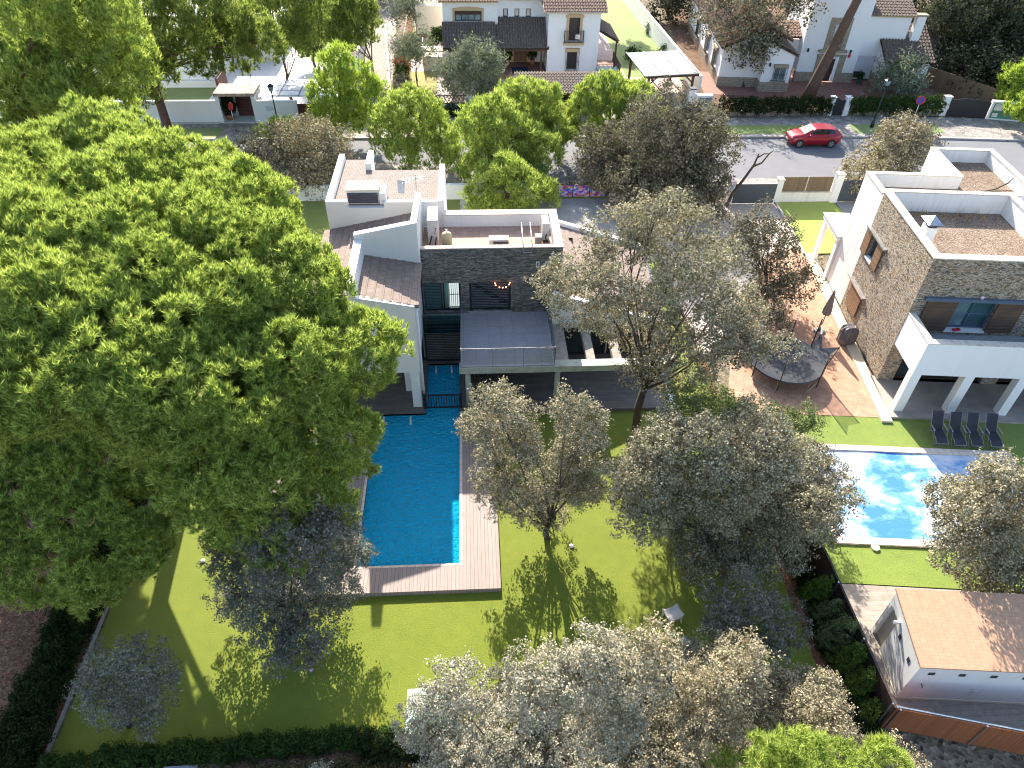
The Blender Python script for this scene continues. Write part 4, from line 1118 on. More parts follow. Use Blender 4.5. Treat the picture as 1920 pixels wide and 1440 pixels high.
for x0, x1, h, lb in ((18.0, 18.3, 1.65, 'white gate pillar under the bare branch'), (21.35, 21.72, 1.75, 'white pillar between the sliding gate and the reed screens'), (25.45, 25.95, 2.1, 'tallest white gate pillar right of the reed screens'), (27.8, 28.25, 1.75, 'white gate pillar half behind the stone house oak')):
    t_ = T('gate_pillar', lb, 'pillar', (x0, 45.2, 0), None, 'white pillars of the street front')
    obj('shaft', MB().box(x0, x1, 45.15, 45.6, 0, h), WHITE, t_)
    obj('cap', MB().box(x0 - .04, x1 + .04, 45.11, 45.64, h, h + .06), COPE, t_)
g_ = T('entrance_gate', 'dark anthracite double door gate left of the stone house', 'gate', (26.9, 45.2, 0))
for a in (25.97, 26.89): obj('gate_leaf', MB().box(a, a + .9, 45.25, 45.31, .05, 1.65), ANTHRA, g_)
tag(obj('verge_box_hedge', MB().box(19.6, 21.0, 46.0, 46.3, .1, .35), VERGE), 'tiny clipped strip hedge just outside the sliding gate', 'hedge')

# ---------------------------------------------------------------- street furniture
def lantern(loc, h, lean, label):
    t_ = T('street_lamp', label, 'street lamp', loc, 0, 'lantern posts along the far pavement')
    obj('post', MB().lathe(0, 0, [(.16, 0), (.15, .45), (.09, .5), (.06, .9), (.045, h - .75)], 14), BLACK, t_, True)
    b = MB(); b.tube([(0, 0, h - .8), (0, 0, h - .6)], [.05, .1], 12)
    q0 = [(-.12, -.12), (.12, -.12), (.12, .12), (-.12, .12)]; q1 = [(x * 1.7, y * 1.7) for x, y in q0]
    hd = obj('lantern', MB().hexa([(x, y, h - .6) for x, y in q0], [(x, y, h - .2) for x, y in q1]), GLASS_L, t_)
    obj('holder', b, BLACK, hd)
    b = MB(); c_ = (0, 0, h); q = [(x * 2.0, y * 2.0, h - .2) for x, y in q0]
    for i in range(4): b.face([q[i], q[(i + 1) % 4], c_])
    b.face(q[::-1]); b.tube([(0, 0, h - .02), (0, 0, h + .12)], [.03, .01])
    obj('lamp_cap', b, BLACK, hd)
    return t_
l0 = lantern((34.3, 58.3, .1), 4.1, 0, 'black lantern street lamp between the red car and the no parking sign')
lantern((-15.9, 58.9, .1), 3.6, 0, 'black lantern street lamp in front of the white garden wall')
t_ = T('no_parking_sign', 'round blue and red no parking sign on a grey pole', 'traffic sign', (38.1, 58.9, .1), -.45)
obj('pole', MB().cyl(0, 0, 0, 2.0, .035), STEEL, t_, True)
def disc(r0, r1, y, n=32):
    b = MB(); vs, fs = [], []
    for r in (r0, r1):
        for k in range(n): vs.append((r * math.cos(2 * math.pi * k / n), y, 2.05 + r * math.sin(2 * math.pi * k / n)))
    for k in range(n): fs.append((k, (k + 1) % n, n + (k + 1) % n, n + k))
    return b.mesh(vs, fs)
b = MB(); b.tube([(0, -.04, 2.05), (0, -.02, 2.05)], .36, 32); pl = obj('sign_plate', b, STEEL, t_)
obj('red_ring', MB().tube([(0, -.052, 2.05), (0, -.042, 2.05)], .355, 32), RED, pl)
obj('blue_disc', MB().tube([(0, -.062, 2.05), (0, -.053, 2.05)], .27, 32), plain("sign_blue", (.015, .09, .45), .4), pl)
b = MB(); a = .19
b.face([(-a - .03, -.066, 2.05 + a - .03), (-a + .03, -.066, 2.05 + a + .03), (a + .03, -.066, 2.05 - a + .03), (a - .03, -.066, 2.05 - a - .03)][::-1])
obj('red_slash', b, RED, pl)
t_ = T('traffic_sign', 'narrow red traffic sign seen edge on beside the white garden wall', 'traffic sign', (-19.2, 58.2, .1), 1.25)
obj('pole', MB().cyl(0, 0, 0, 2.2, .03), STEEL, t_, True)
obj('sign_plate', MB().tube([(0, -.05, 2.05), (0, -.03, 2.05)], .32, 28), RED, t_)
# parked car: lofted hatchback
def car(loc, rot):
    c = T('parked_car', 'red hatchback parked at the far kerb', 'car', loc, rot)
    paint = bpy.data.materials.new("red_car_paint"); paint.use_nodes = True
    pb = paint.node_tree.nodes["Principled BSDF"]
    pb.inputs['Base Color'].default_value = (.36, .004, .016, 1); pb.inputs['Roughness'].default_value = .28
    pb.inputs['Coat Weight'].default_value = .8; pb.inputs['Coat Roughness'].default_value = .05; pb.inputs['Metallic'].default_value = .25
    cg = glassy("car_glass", (.015, .02, .022), .03)
    L = 4.2
    # stations: x, half width, sill z, belt z, belt half width
    st = [(-2.10, .55, .38, .62, .5), (-2.02, .74, .26, .74, .66), (-1.75, .86, .2, .86, .78), (-1.2, .89, .19, .95, .82), (-.7, .89, .19, 1.0, .83), (0, .89, .19, 1.02, .83),
          (.8, .89, .19, 1.04, .83), (1.4, .88, .2, 1.06, .81), (1.85, .84, .24, 1.05, .77), (2.05, .72, .3, .98, .66), (2.1, .6, .4, .9, .55)]
    vs, fs = [], []
    def ringc(x, w_, zs_, zb_, wb):
        h = zb_ - zs_
        half = [(w_ * .8, zs_), (w_ * .97, zs_ + h * .12), (w_, zs_ + h * .45), (w_ * .985, zs_ + h * .72), (wb, zb_), (wb * .6, zb_ + .035), (0, zb_ + .05)]
        return [(x, -y, z) for y, z in half] + [(x, y, z) for y, z in half[-2::-1]]
    rings = [ringc(*s_) for s_ in st]
    n = len(rings[0])
    for r in rings: vs += r
    for i in range(len(st) - 1):
        for k in range(n): fs.append((i * n + k, i * n + (k + 1) % n, (i + 1) * n + (k + 1) % n, (i + 1) * n + k))
    fs.append(tuple(range(n - 1, -1, -1))); fs.append(tuple(range((len(st) - 1) * n, len(st) * n)))
    body = obj('body', MB().mesh(vs, [f[::-1] for f in fs]), paint, c, True)
    # greenhouse: base outline to roof outline
    bx = [(-1.0, .70, .99), (-.75, .80, 1.0), (0, .81, 1.03), (.9, .80, 1.05), (1.55, .76, 1.06), (1.95, .66, 1.02)]
    rx = [(-.25, .56, 1.40), (-.15, .60, 1.43), (.2, .62, 1.47), (.9, .61, 1.46), (1.35, .58, 1.41), (1.55, .54, 1.36)]
    vs, fs = [], []
    for (x, y, z), (x2, y2, z2) in zip(bx, rx): vs += [(x, -y, z), (x2, -y2, z2), (x2, y2, z2), (x, y, z)]
    for i in range(5):
        a = 4 * i
        for k in range(3): fs.append((a + k, a + 4 + k, a + 5 + k, a + 1 + k))
    fs += [(0, 1, 2, 3), (23, 22, 21, 20)]
    obj('cabin', MB().mesh(vs, fs), paint, c, False, bevel=.03)
    def quadp(pts, name, mat, off_=.0):
        obj(name, MB().face(pts), mat, c)
    def lerp(p, q, t_): return tuple(p[i] + (q[i] - p[i]) * t_ for i in range(3))
    def side(sy, i0, i1, t0, t1, name, s0=0.0, s1=1.0):
        P = []
        for (i, s_, t_) in ((i0, s0, t0), (i1, s1, t0), (i1, s1, t1), (i0, s0, t1)):
            lo_ = lerp(bx[i], bx[min(i + 1, 5)], 0); hi_ = rx[i]
            q = lerp(bx[i], rx[i], t_); P.append((q[0], sy * (q[1] + .018), q[2]))
        quadp(P if sy < 0 else P[::-1], name, cg)
    for sy in (-1, 1):
        side(sy, 1, 2, .12, .88, 'side_window'); side(sy, 2, 3, .12, .88, 'side_window'); side(sy, 3, 4, .14, .86, 'side_window')
    ws = [(-1.0 - .012, -.62, 1.03), (-1.0 - .012, .62, 1.03), (-.30, .52, 1.39), (-.30, -.52, 1.39)]
    quadp([(x - .03, y, z + .02) for x, y, z in ws][::-1], 'windscreen', glassy("windscreen_glass", (.10, .14, .14), .05))
    quadp([(1.93, -.55, 1.08), (1.93, .55, 1.08), (1.60, .48, 1.34), (1.60, -.48, 1.34)], 'rear_window', cg)
    for sx in (-1.32, 1.28):
        for sy in (-1, 1):
            y0, y1 = (sy * .70, sy * .905)
            w_ = obj('wheel', MB().tube([(sx, y0, .32), (sx, y1, .32)], .32, 28), plain("tyre_rubber", (.02, .02, .02), .8), c)
            b = MB(); b.tube([(sx, y1, .32), (sx, y1 + sy * .012, .32)], .215, 24)
            obj('rim', b, STEEL, w_)
            b = MB()
            for k in range(5):
                a = k * 2 * math.pi / 5 + .63
                b.tube([(sx + .1 * math.cos(a), y1 + sy * .014, .32 + .1 * math.sin(a)), (sx + .19 * math.cos(a), y1 + sy * .014, .32 + .19 * math.sin(a))], .03, 6)
            obj('rim_opening', b, BLACK, w_)
            arch = [(sx + .39 * math.cos(t_), sy * .893, max(.32 + .39 * math.sin(t_), .2)) for t_ in [math.pi * k / 12 for k in range(13)]]
            obj('wheel_arch', MB().face((arch if sy < 0 else arch[::-1])[::-1] if sy < 0 else arch), BLACK, c)
    for sy in (-1, 1):
        obj('headlight', MB().ball((-1.9, sy * .60, .72), .13, 8, 0, .6), GLASS_L, c, True)
        obj('tail_light', MB().box(2.0, 2.1, sy * .6 - .12, sy * .6 + .12, .78, .92), RED, c)
        obj('wing_mirror', MB().box(-.72, -.58, sy * .95 - .1, sy * .95 + .1, .98, 1.1), paint, c, bevel=.03)
    obj('bumper_grille', MB().box(-2.13, -2.06, -.5, .5, .34, .5), BLACK, c)
    obj('number_plate', MB().box(-2.15, -2.125, -.26, .26, .42, .53), PLASTIC_W, c)
    for sy in (-1, 1): obj('door_handle', MB().box(.25, .42, sy * .9 - .015, sy * .9 + .015, .86, .9), paint, c)
    return c
car((27.9, 55.35, -.02), -.02)
# ---------------------------------------------------------------- white house with the tiled porch, across the road
Hh = T('porch_house', 'white two storey house with a long brown tiled porch across the road', 'house', H2.w(0, 0), H2.a)
TF = Wall((0, 0), (1, 0), (0, -1)); LF = Wall((-9.9, 2.2), (1, 0), (0, -1)); MF = Wall((-4.95, 3.0), (1, 0), (0, -1))
b = MB()
TF.panel(b, 0, 4.9, 0, 5.75, [(1.95, 2.98, 3.15, 5.2), (1.93, 2.95, .5, 2.15)], .3)
b.box(0, .3, .3, 7, 0, 5.75); b.box(4.6, 4.9, .3, 7, 0, 5.75)
LF.panel(b, 0, 4.95, 0, 6.05, [(1.15, 3.7, 4.3, 5.22)], .3)
MF.panel(b, 0, 4.95, 0, 6.0, [(.85, 1.32, 4.45, 5.2), (1.95, 2.42, 4.45, 5.2), (3.05, 3.52, 4.45, 5.2), (1.7, 3.45, .3, 2.4)], .3)
b.box(-9.9, -9.6, 2.5, 9, 0, 6.05); b.box(-4.95, -4.65, 2.2, 3.0, 0, 6.05); b.box(-9.6, 4.6, 6.5, 9, 0, 6.0)
obj('wall', b, WHITE, Hh)
b = MB(); barrel(b, (-.5, 2.6, 7.1), (5.9, 0, 0), (0, -3.15, -1.3), seed=1); barrel(b, (-.5, 2.6, 7.1), (5.9, 0, 0), (0, 4.6, -1.3), seed=8)
obj('tower_roof', b, [BARREL2, EAVE], Hh)
b = MB(); b.box(-.42, 5.32, -.47, 7.3, 5.66, 5.78); obj('cornice', b, TRIM, Hh)
b = MB(); barrel(b, (-10.3, 5.5, 7.2), (5.7, 0, 0), (0, -3.8, -1.1), seed=2); obj('left_roof', b, [BARREL2, TRIM], Hh)
b = MB(); barrel(b, (-4.6, 6.0, 7.0), (4.2, 0, 0), (0, -3.4, -.9), seed=3); obj('middle_roof', b, [BARREL2, TRIM], Hh)
b = MB(); barrel(b, (-10.0, 2.15, 4.25), (5.05, 0, 0), (0, -2.25, -1.75), seed=4); obj('porch_roof', b, [BARREL, BROWNWOOD], Hh)
b = MB(); barrel(b, (-4.95, 2.95, 4.45), (5.1, 0, 0), (0, -3.1, -1.98), seed=5); obj('porch_roof', b, [BARREL, BROWNWOOD], Hh)
b = MB(); barrel(b, (4.95, 5.5, 4.0), (0, -5.5, 0), (1.9, 0, -1.0), seed=6); obj('side_roof', b, [BARREL, BROWNWOOD], Hh)
obj('porch_floor', MB().box(-9.9, .0, -.9, 2.2, 0, .3).box(-4.95, 0, 2.2, 3.0, 0, .3).box(4.9, 7.1, -1.0, 3.4, 0, .3), BRICKPAVE, Hh)
obj('porch_beam', MB().box(-9.9, -.1, -.12, .05, 2.25, 2.42), BROWNWOOD, Hh)
for x in (-9.3, -4.85, -.55): obj('porch_post', MB().box(x - .08, x + .08, -.12, .04, .3, 2.25), BROWNWOOD, Hh)
obj('porch_post', MB().box(6.55, 6.7, -.1, .05, .3, 3.0), BROWNWOOD, Hh)
f = window(Hh, LF, 1.15, 3.7, 4.3, 5.22, -.14, MAHOG, GLASS_L, .09, 4)
obj('blind', LF.box(MB(), 1.22, 3.63, -.1, -.07, 4.85, 5.15), BROWNWOOD, f)
b = MB(); LF.box(b, .92, 3.93, 0, .07, 5.22, 5.42); LF.box(b, .95, 1.15, 0, .06, 4.2, 5.22); LF.box(b, 3.7, 3.9, 0, .06, 4.2, 5.22); b.xz([(-8.9, 5.42), (-6.0, 5.42), (-6.6, 5.52), (-7.45, 5.56), (-8.3, 5.52)], 2.13, 2.2)
obj('surround', b, TRIM, f)
for a in (.85, 1.95, 3.05): window(Hh, MF, a, a + .47, 4.45, 5.2, -.1, MAHOG, GLASS_L, .07, 1)
f = window(Hh, TF, 1.95, 2.98, 3.15, 5.2, -.14, MAHOG, BLIND_D, .08, 1, 0, 'balcony_door')
b = MB(); TF.box(b, 1.72, 1.95, 0, .08, 3.15, 5.2); TF.box(b, 2.98, 3.21, 0, .08, 3.15, 5.2); TF.box(b, 1.62, 3.31, 0, .1, 5.2, 5.42); TF.box(b, 1.85, 3.08, 0, .08, 5.42, 5.5)
obj('surround', b, TRIM, f)
bl = obj('balcony', TF.box(MB(), 1.5, 3.4, 0, .55, 2.88, 3.1), TRIM, Hh)
b = MB(); TF.bars(b, 1.55, 3.35, 3.1, 4.1, .5, 16, .012, 2)
for a in (1.55, 3.35):
    for d in (.1, .2, .3, .4): TF.box(b, a - .012, a + .012, d - .012, d + .012, 3.1, 4.1)
    TF.box(b, a - .015, a + .015, 0, .5, 4.08, 4.12)
obj('railing', b, BLACK, bl)
b = MB(); TF.box(b, 2.55, 2.98, .53, .55, 3.45, 3.85); sb = obj('sale_board', b, PAPER, bl)
b = MB()
for k in range(3): TF.box(b, 2.62 + k * .12, 2.66 + k * .12, .551, .556, 3.52, 3.78)
obj('printing', b, TRIM, sb)
f = window(Hh, TF, 1.93, 2.95, .5, 2.15, -.14, PLASTIC_W, BLIND_D, .05, 1)
b = MB(); TF.box(b, 1.75, 3.13, 0, .22, 2.2, 2.5); TF.box(b, 1.75, 3.13, 0, .2, .2, .42); obj('surround', b, TRIM, f)
b = MB(); TF.bars(b, 1.8, 3.08, .42, 2.2, .2, 12, .014, 3); obj('window_grille', b, BLACK, f)
d_ = obj('front_door', MF.box(MB(), 1.95, 3.25, -.16, -.1, .3, 2.35), DOORWOOD, Hh)
b = MB(); MF.box(b, 1.7, 1.95, -.17, .05, .3, 2.4); MF.box(b, 3.25, 3.45, -.17, .05, .3, 2.4); obj('surround', b, TRIM, d_)
window(Hh, LF, 1.6, 2.4, .3, 2.2, -.1, MAHOG, GLASS, .07, 1)
b = MB(); SD = Wall((4.9, -1.0), (1, 0), (0, -1)); SD.bars(b, 0, 2.15, .3, 1.3, 0, 18, .012, 2); obj('side_railing', b, BLACK, Hh)
b = MB(); Wall((7.05, -1.0), (0, 1), (1, 0)).bars(b, 0, 4.2, .3, 1.3, 0, 30, .012, 2); obj('side_railing', b, BLACK, Hh)
b = MB(); b.box(4.95, 6.9, -.85, .2, .3, .75); obj('plunge_pool', b, plain("pale_blue_tub", (.35, .50, .55), .5), Hh)
o = obj('door_mat', MB().box(-3.3, -1.7, -.3, 1.4, .3, .32), NAVY); o.location = H2.w(0, 0, 0); tag(o, 'dark blue mat before the oak front door', 'mat')
# small service buildings and stairs at the left of the porch house
t_ = T('stair_block', 'cream outdoor stair block with thin railings left of the porch house', 'stairs', H2.w(0, 0), H2.a)
obj('steps', MB().box(-12.0, -10.1, 1.5, 3.0, 0, 1.3).box(-12.0, -10.1, 3.0, 4.5, 0, 1.4), CREAM, t_)
b = MB(); Wall((-12, 1.5), (1, 0), (0, -1)).bars(b, 0, 1.9, 1.3, 2.2, 0, 16, .012, 2); Wall((-12, 1.5), (0, 1), (-1, 0)).bars(b, 0, 3, 1.3, 2.2, 0, 16, .012, 2); obj('railing', b, STEEL, t_)
t_ = T('garden_outbuilding', 'cream outbuilding behind the left corner of the porch house', 'outbuilding', H2.w(0, 0), H2.a)
obj('wall', MB().box(-13, -9.95, 12, 17, 0, 3.2), CREAM, t_)
obj('plinth', MB().box(-13.03, -9.9, 11.97, 12, 0, .4), BRICKPAVE, t_)
# tiled carport over the brown garage door
t_ = T('carport', 'tiled street canopy over the brown garage door and white wall', 'carport', H2.w(0, 0), H2.a)
b = MB(); barrel(b, (-3.7, -8.0, 2.95), (7.4, 0, 0), (0, -3.2, -.75), seed=7); obj('roof', b, [BARREL, BROWNWOOD], t_)
obj('wall', MB().box(-3.2, .15, -9.0, -8.8, 0, 2.4).box(-3.5, 3.6, -8.1, -7.95, 0, 2.6), WHITE, t_)
obj('garage_door', MB().box(.25, 3.4, -9.0, -8.9, 0, 2.05), MAHOG, t_)
b = MB(); b.box(.15, .27, -9.1, -8.9, 0, 2.3); b.box(3.4, 3.55, -9.1, -8.9, 0, 2.3); b.box(.27, 3.4, -9.1, -8.9, 2.12, 2.25); obj('door_frame', b, BROWNWOOD, t_)
# lattice boundary
f_ = T('lattice_wall', 'white wall topped with a terracotta lattice before the yellow lawn', 'wall', (-1, 62.3, 0))
obj('base_wall', MB().box(-7.0, 3.8, 62.2, 62.4, 0, .75), WHITE, f_)
m = REDWOOD
b = MB()
for x0, x1 in ((-6.8, -.35), (.15, 3.7)):
    b.box(x0, x1, 62.27, 62.33, .75, .84); b.box(x0, x1, 62.27, 62.33, 1.42, 1.5)
    k = x0
    while k < x1 - .3:
        for s0, s1 in ((0, .3), (.3, 0)):
            b.hexa([(k + s0 - .025, 62.28, .84), (k + s0 + .025, 62.28, .84), (k + s0 + .025, 62.31, .84), (k + s0 - .025, 62.31, .84)], [(k + s1 - .025, 62.28, 1.42), (k + s1 + .025, 62.28, 1.42), (k + s1 + .025, 62.31, 1.42), (k + s1 - .025, 62.31, 1.42)])
        k += .3
obj('lattice', b, plain("brown_lattice", (.20, .115, .075), .8), f_)
obj('pillar', MB().box(-.32, .12, 62.1, 62.5, 0, 1.65), WHITE, f_)
obj('cap', MB().box(-.37, .17, 62.05, 62.55, 1.65, 1.74), TRIM, f_)
b = MB(); b.hexa([(-7.0, 62.3, 0), (-6.75, 62.3, 0), (-8.9, 84, 0), (-9.15, 84, 0)], [(-7.0, 62.3, 1.3), (-6.75, 62.3, 1.3), (-8.9, 84, 1.3), (-9.15, 84, 1.3)])
f_ = tag(obj('garden_wall', b, CREAM), 'cream wall along the right side of the cobbled drive', 'wall')
b = MB(); b.hexa([(-10.2, 62, 0), (-9.95, 62, 0), (-12.7, 110, 0), (-12.95, 110, 0)], [(-10.2, 62, 1.9), (-9.95, 62, 1.9), (-12.7, 110, 1.9), (-12.95, 110, 1.9)])
tag(obj('garden_wall', b, WHITE), 'tall white wall along the left side of the cobbled drive', 'wall')
b = MB(); b.hexa([(21.0, 66, 0), (21.25, 66, 0), (19.6, 105, 0), (19.35, 105, 0)], [(21.0, 66, 1.8), (21.25, 66, 1.8), (19.6, 105, 1.8), (19.35, 105, 1.8)])
tag(obj('garden_wall', b, WHITE_OLD), 'white wall between the long side lawn and the cottage yard', 'wall')
# polycarbonate gazebo
G = Frame(15.5, 66.2, 8)
t_ = T('gazebo', 'brown timber gazebo with a pale ribbed sheet roof', 'gazebo', G.w(0, 0), G.a)
obj('roof', MB().hexa([(-.3, -1.9, 2.3), (4.9, -1.9, 2.3), (4.9, 3.6, 2.62), (-.3, 3.6, 2.62)], [(-.3, -1.9, 2.36), (4.9, -1.9, 2.36), (4.9, 3.6, 2.68), (-.3, 3.6, 2.68)]), plain("polycarbonate_sheet", (.20, .20, .185), .4, var=.1, vscale=1.5), t_)
b = MB()
for x in (-.3, 1.4, 3.1, 4.82): b.hexa([(x, -1.92, 2.365), (x + .08, -1.92, 2.365), (x + .08, 3.62, 2.685), (x, 3.62, 2.685)], [(x, -1.92, 2.40), (x + .08, -1.92, 2.40), (x + .08, 3.62, 2.72), (x, 3.62, 2.72)])
obj('cover_strip', b, PLASTIC_W, t_)
obj('beam', MB().box(-.3, 4.9, -1.85, -1.7, 2.1, 2.29).box(-.3, 4.9, 3.3, 3.45, 2.4, 2.58), BROWNWOOD, t_)
for x, y, h in ((.2, -1.75, 2.1), (4.4, -1.75, 2.1), (.2, 3.35, 2.4), (4.4, 3.35, 2.4), (2.6, 3.35, 2.4)): obj('post', MB().box(x - .09, x + .09, y - .09, y + .09, 0, h), BROWNWOOD, t_)
b = MB(); b.tube([(.2, -1.75, 1.5), (.9, -1.75, 2.1)], .06, 6); b.tube([(4.4, -1.75, 1.5), (3.7, -1.75, 2.1)], .06, 6); obj('brace', b, BROWNWOOD, t_)
f_ = T('trellis_fence', 'white crossed trellis fence below the gazebo', 'fence', (17, 63.2, 0))
b = MB(); k = 14.2
while k < 19.0:
    for s0, s1 in ((0, .4), (.4, 0)): b.hexa([(k + s0 - .03, 63.2, .3), (k + s0 + .03, 63.2, .3), (k + s0 + .03, 63.24, .3), (k + s0 - .03, 63.24, .3)], [(k + s1 - .03, 63.2, 1.2), (k + s1 + .03, 63.2, 1.2), (k + s1 + .03, 63.24, 1.2), (k + s1 - .03, 63.24, 1.2)])
    k += .4
b.box(14.2, 19.3, 63.18, 63.26, 1.2, 1.28); obj('lattice', b, PLASTIC_W, f_)
obj('base_wall', MB().box(14.0, 19.4, 63.1, 63.3, 0, .3), WHITE, f_)
t_ = T('gate_pillar', 'white pillar with a dark cap at the corner of the gazebo terrace', 'pillar', (19.6, 63, 0))
obj('shaft', MB().box(19.4, 19.85, 62.8, 63.25, 0, 1.7), WHITE, t_); obj('cap', MB().box(19.35, 19.9, 62.75, 63.3, 1.7, 1.8), DARKGREY, t_)
t_ = T('meter_box', 'white masonry meter cabinet with two pale doors beside the dark hedge', 'meter cabinet', (20.6, 62.6, 0))
obj('housing', MB().box(19.9, 21.4, 62.4, 62.9, 0, 1.35), WHITE, t_)
for x in (20.05, 20.7): obj('door', MB().box(x, x + .58, 62.37, 62.398, .35, 1.15), GLASS_L, t_)
tag(obj('garden_wall', MB().box(19.95, 20.2, 62.95, 67.5, 0, .9), COPE_OLD), 'low sand coloured wall from the meter cabinet to the cottage', 'wall')

# ---------------------------------------------------------------- cottage house with the tower, right
C3 = T('cottage_house', 'white cottage with a tall entrance tower and brown barrel tile roofs', 'house', H3.w(0, 0), H3.a)
AF = Wall((0, 0), (1, 0), (0, -1)); AS = Wall((0, 0), (0, 1), (-1, 0)); BFr = Wall((3.66, -1.13), (1, 0), (0, -1)); TW = Wall((7.85, 2.07), (1, 0), (0, -1))
b = MB()
b.xz([(0, .9), (3.7, .9), (3.7, 4.75), (2.9, 4.75), (0, 3.4)], 0, .3)
AS.panel(b, .3, 18.5, .9, 3.4, [(1.85, 3.0, 1.1, 2.7), (6.0, 7.3, 1.1, 2.7), (11.6, 12.8, 1.1, 2.7)], .3)
b.xz([(3.66, .9), (6.3, .9), (6.3, 3.3), (3.75, 4.35), (3.66, 4.35)], -1.13, -.83)
b.box(3.66, 3.9, -.83, 2, .9, 4.2); b.box(6.05, 6.3, -.83, 3, .9, 3.2)
TW.panel(b, 0, 5.5, .9, 10.0, [(2.55, 3.45, 3.2, 5.2)], .3)
b.box(7.85, 8.15, 2.37, 8.5, .9, 10); b.box(13.05, 13.35, 2.37, 8.5, .9, 10.0)
b.box(13.35, 17.5, 2.83, 8.5, .1, 5.8)
b.box(15.4, 19.5, .48, .78, .9, 2.55); b.yz([(.78, .9), (2.83, .9), (2.83, 3.6), (.78, 2.55)], 15.4, 15.65); b.yz([(.78, .9), (5.5, .9), (5.5, 4.4), (.78, 2.55)], 19.25, 19.5)
b.box(6.3, 7.85, 3.2, 3.5, .9, 3.4); b.box(19.5, 21.7, 4.6, 6.5, .9, 2.6)
obj('wall', b, WHITE, C3)
b = MB(); b.box(-.05, 3.62, -.05, .3, 0, .9); b.box(-.05, .3, .3, 18.5, 0, .9); b.box(3.6, 6.36, -1.19, -.8, 0, .9); b.box(3.6, 3.9, -.8, 1, 0, .9); b.box(6.0, 6.36, -.8, 3, 0, .9)
b.box(7.8, 10.1, 2.0, 2.4, 0, .9); b.box(11.6, 13.4, 2.0, 2.4, 0, .9); b.box(15.33, 19.56, .42, .78, 0, .9); b.box(15.33, 15.65, .78, 2.83, 0, .9); b.box(6.3, 7.85, 3.15, 3.5, 0, .9); b.box(21.7, 24.3, 4.1, 7, 0, 2.4); b.box(19.5, 21.7, 4.55, 4.62, 0, .9)
obj('stone_plinth', b, SANDSTONE, C3)
def slope(name, O, U, S, mats, seed, par=C3):
    return obj(name, barrel(MB(), O, U, S, seed=seed, pitch=.28), mats, par)
slope('left_roof', (3.9, 18.8, 5.35), (0, -19.0, 0), (-4.15, 0, -1.85), [BARREL2, BROWNWOOD], 11)
slope('left_roof', (3.9, -.25, 5.35), (0, 19.0, 0), (2.2, 0, -1.1), [BARREL2, BROWNWOOD], 12)
slope('gable_roof', (3.75, -1.3, 4.55), (0, 5.0, 0), (2.85, 0, -1.25), [BARREL, BROWNWOOD], 13)
slope('link_roof', (5.9, 5.2, 4.6), (2.2, 0, 0), (0, -2.3, -.85), [BARREL2, BROWNWOOD], 14)
slope('back_roof', (13.3, 5.8, 7.0), (4.5, 0, 0), (0, -3.2, -1.15), [BARREL, TRIM], 15)
slope('annex_roof', (15.2, 4.8, 4.75), (4.6, 0, 0), (0, -4.6, -2.2), [BARREL, BROWNWOOD], 16)
slope('annex_roof', (19.6, 7.0, 4.6), (2.3, 0, 0), (0, -2.6, -1.9), [BARREL, BROWNWOOD], 17)
for a0, a1 in ((1.85, 3.0), (6.0, 7.3), (11.6, 12.8)):
    f = window(C3, AS, a0, a1, 1.1, 2.7, -.15, PLASTIC_W, GLASS_L, .06, 2)
    b = MB(); AS.box(b, a0 - .15, a1 + .15, 0, .3, 2.7, 3.0); AS.box(b, a0 - .12, a1 + .12, 0, .25, .92, 1.08); obj('surround', b, SANDSTONE, f)
    b = MB(); AS.bars(b, a0 - .05, a1 + .05, 1.08, 2.7, .22, 9, .014, 3); obj('window_grille', b, BLACK, f)
f = window(C3, BFr, 1.05, 2.15, 1.1, 2.25, .02, PLASTIC_W, GLASS_L, .06, 2)
b = MB(); BFr.box(b, .95, 2.25, 0, .26, 2.25, 2.55); BFr.box(b, .9, 2.25, 0, .26, .95, 1.08); obj('surround', b, SANDSTONE, f)
b = MB(); BFr.bars(b, .98, 2.22, 1.08, 2.25, .22, 9, .014, 3); obj('window_grille', b, BLACK, f)
f = window(C3, TW, 2.55, 3.45, 3.25, 5.15, -.15, PLASTIC_W, BLIND, .06, 1, 0, 'balcony_door')
b = MB(); TW.box(b, 2.0, 2.55, 0, .09, 3.0, 5.75); TW.box(b, 3.45, 4.0, 0, .09, 3.0, 5.75); TW.box(b, 2.55, 3.45, 0, .085, 5.2, 5.75); TW.box(b, 1.6, 4.2, 0, .4, 2.78, 3.0); obj('surround', b, SANDSTONE, f)
b = MB(); TW.bars(b, 2.5, 3.5, 3.0, 3.95, .3, 10, .014, 2); obj('railing', b, BLACK, f)
d_ = obj('front_door', TW.box(MB(), 2.5, 3.4, .01, .06, .1, 2.15), MAHOG, C3)
b = MB(); TW.box(b, 1.65, 2.45, 0, .1, .1, 2.4); TW.box(b, 3.75, 4.35, 0, .1, .1, 2.4); TW.box(b, 1.6, 4.4, 0, .12, 2.4, 2.55); obj('surround', b, SANDSTONE, d_)
obj('door_frame', TW.box(MB(), 3.42, 3.72, 0, .12, .1, 2.35), WHITE, d_)
WF = Wall((13.35, 2.83), (1, 0), (0, -1))
f = window(C3, WF, .1, 2.05, .15, 2.3, .03, PLASTIC_W, BLIND, .06, 2, 0, 'terrace_door')
obj('dark_glass', WF.box(MB(), .2, .95, .035, .05, .25, .85), GLASS, f)
chm = obj('chimney', MB().box(17.9, 18.7, 2.6, 3.2, 3.3, 5.9), WHITE, C3); obj('chimney_cap', MB().box(17.8, 18.8, 2.5, 3.3, 5.9, 6.05), SANDSTONE, chm)
for a, z, W_ in ((.6, 2.9, TW), (4.6, 2.85, TW), (.7, 2.45, AF), (.55, 2.5, BFr)):
    obj('wall_lantern', W_.box(MB(), a - .07, a + .07, 0, .18, z - .15, z + .15), BLACK, C3)
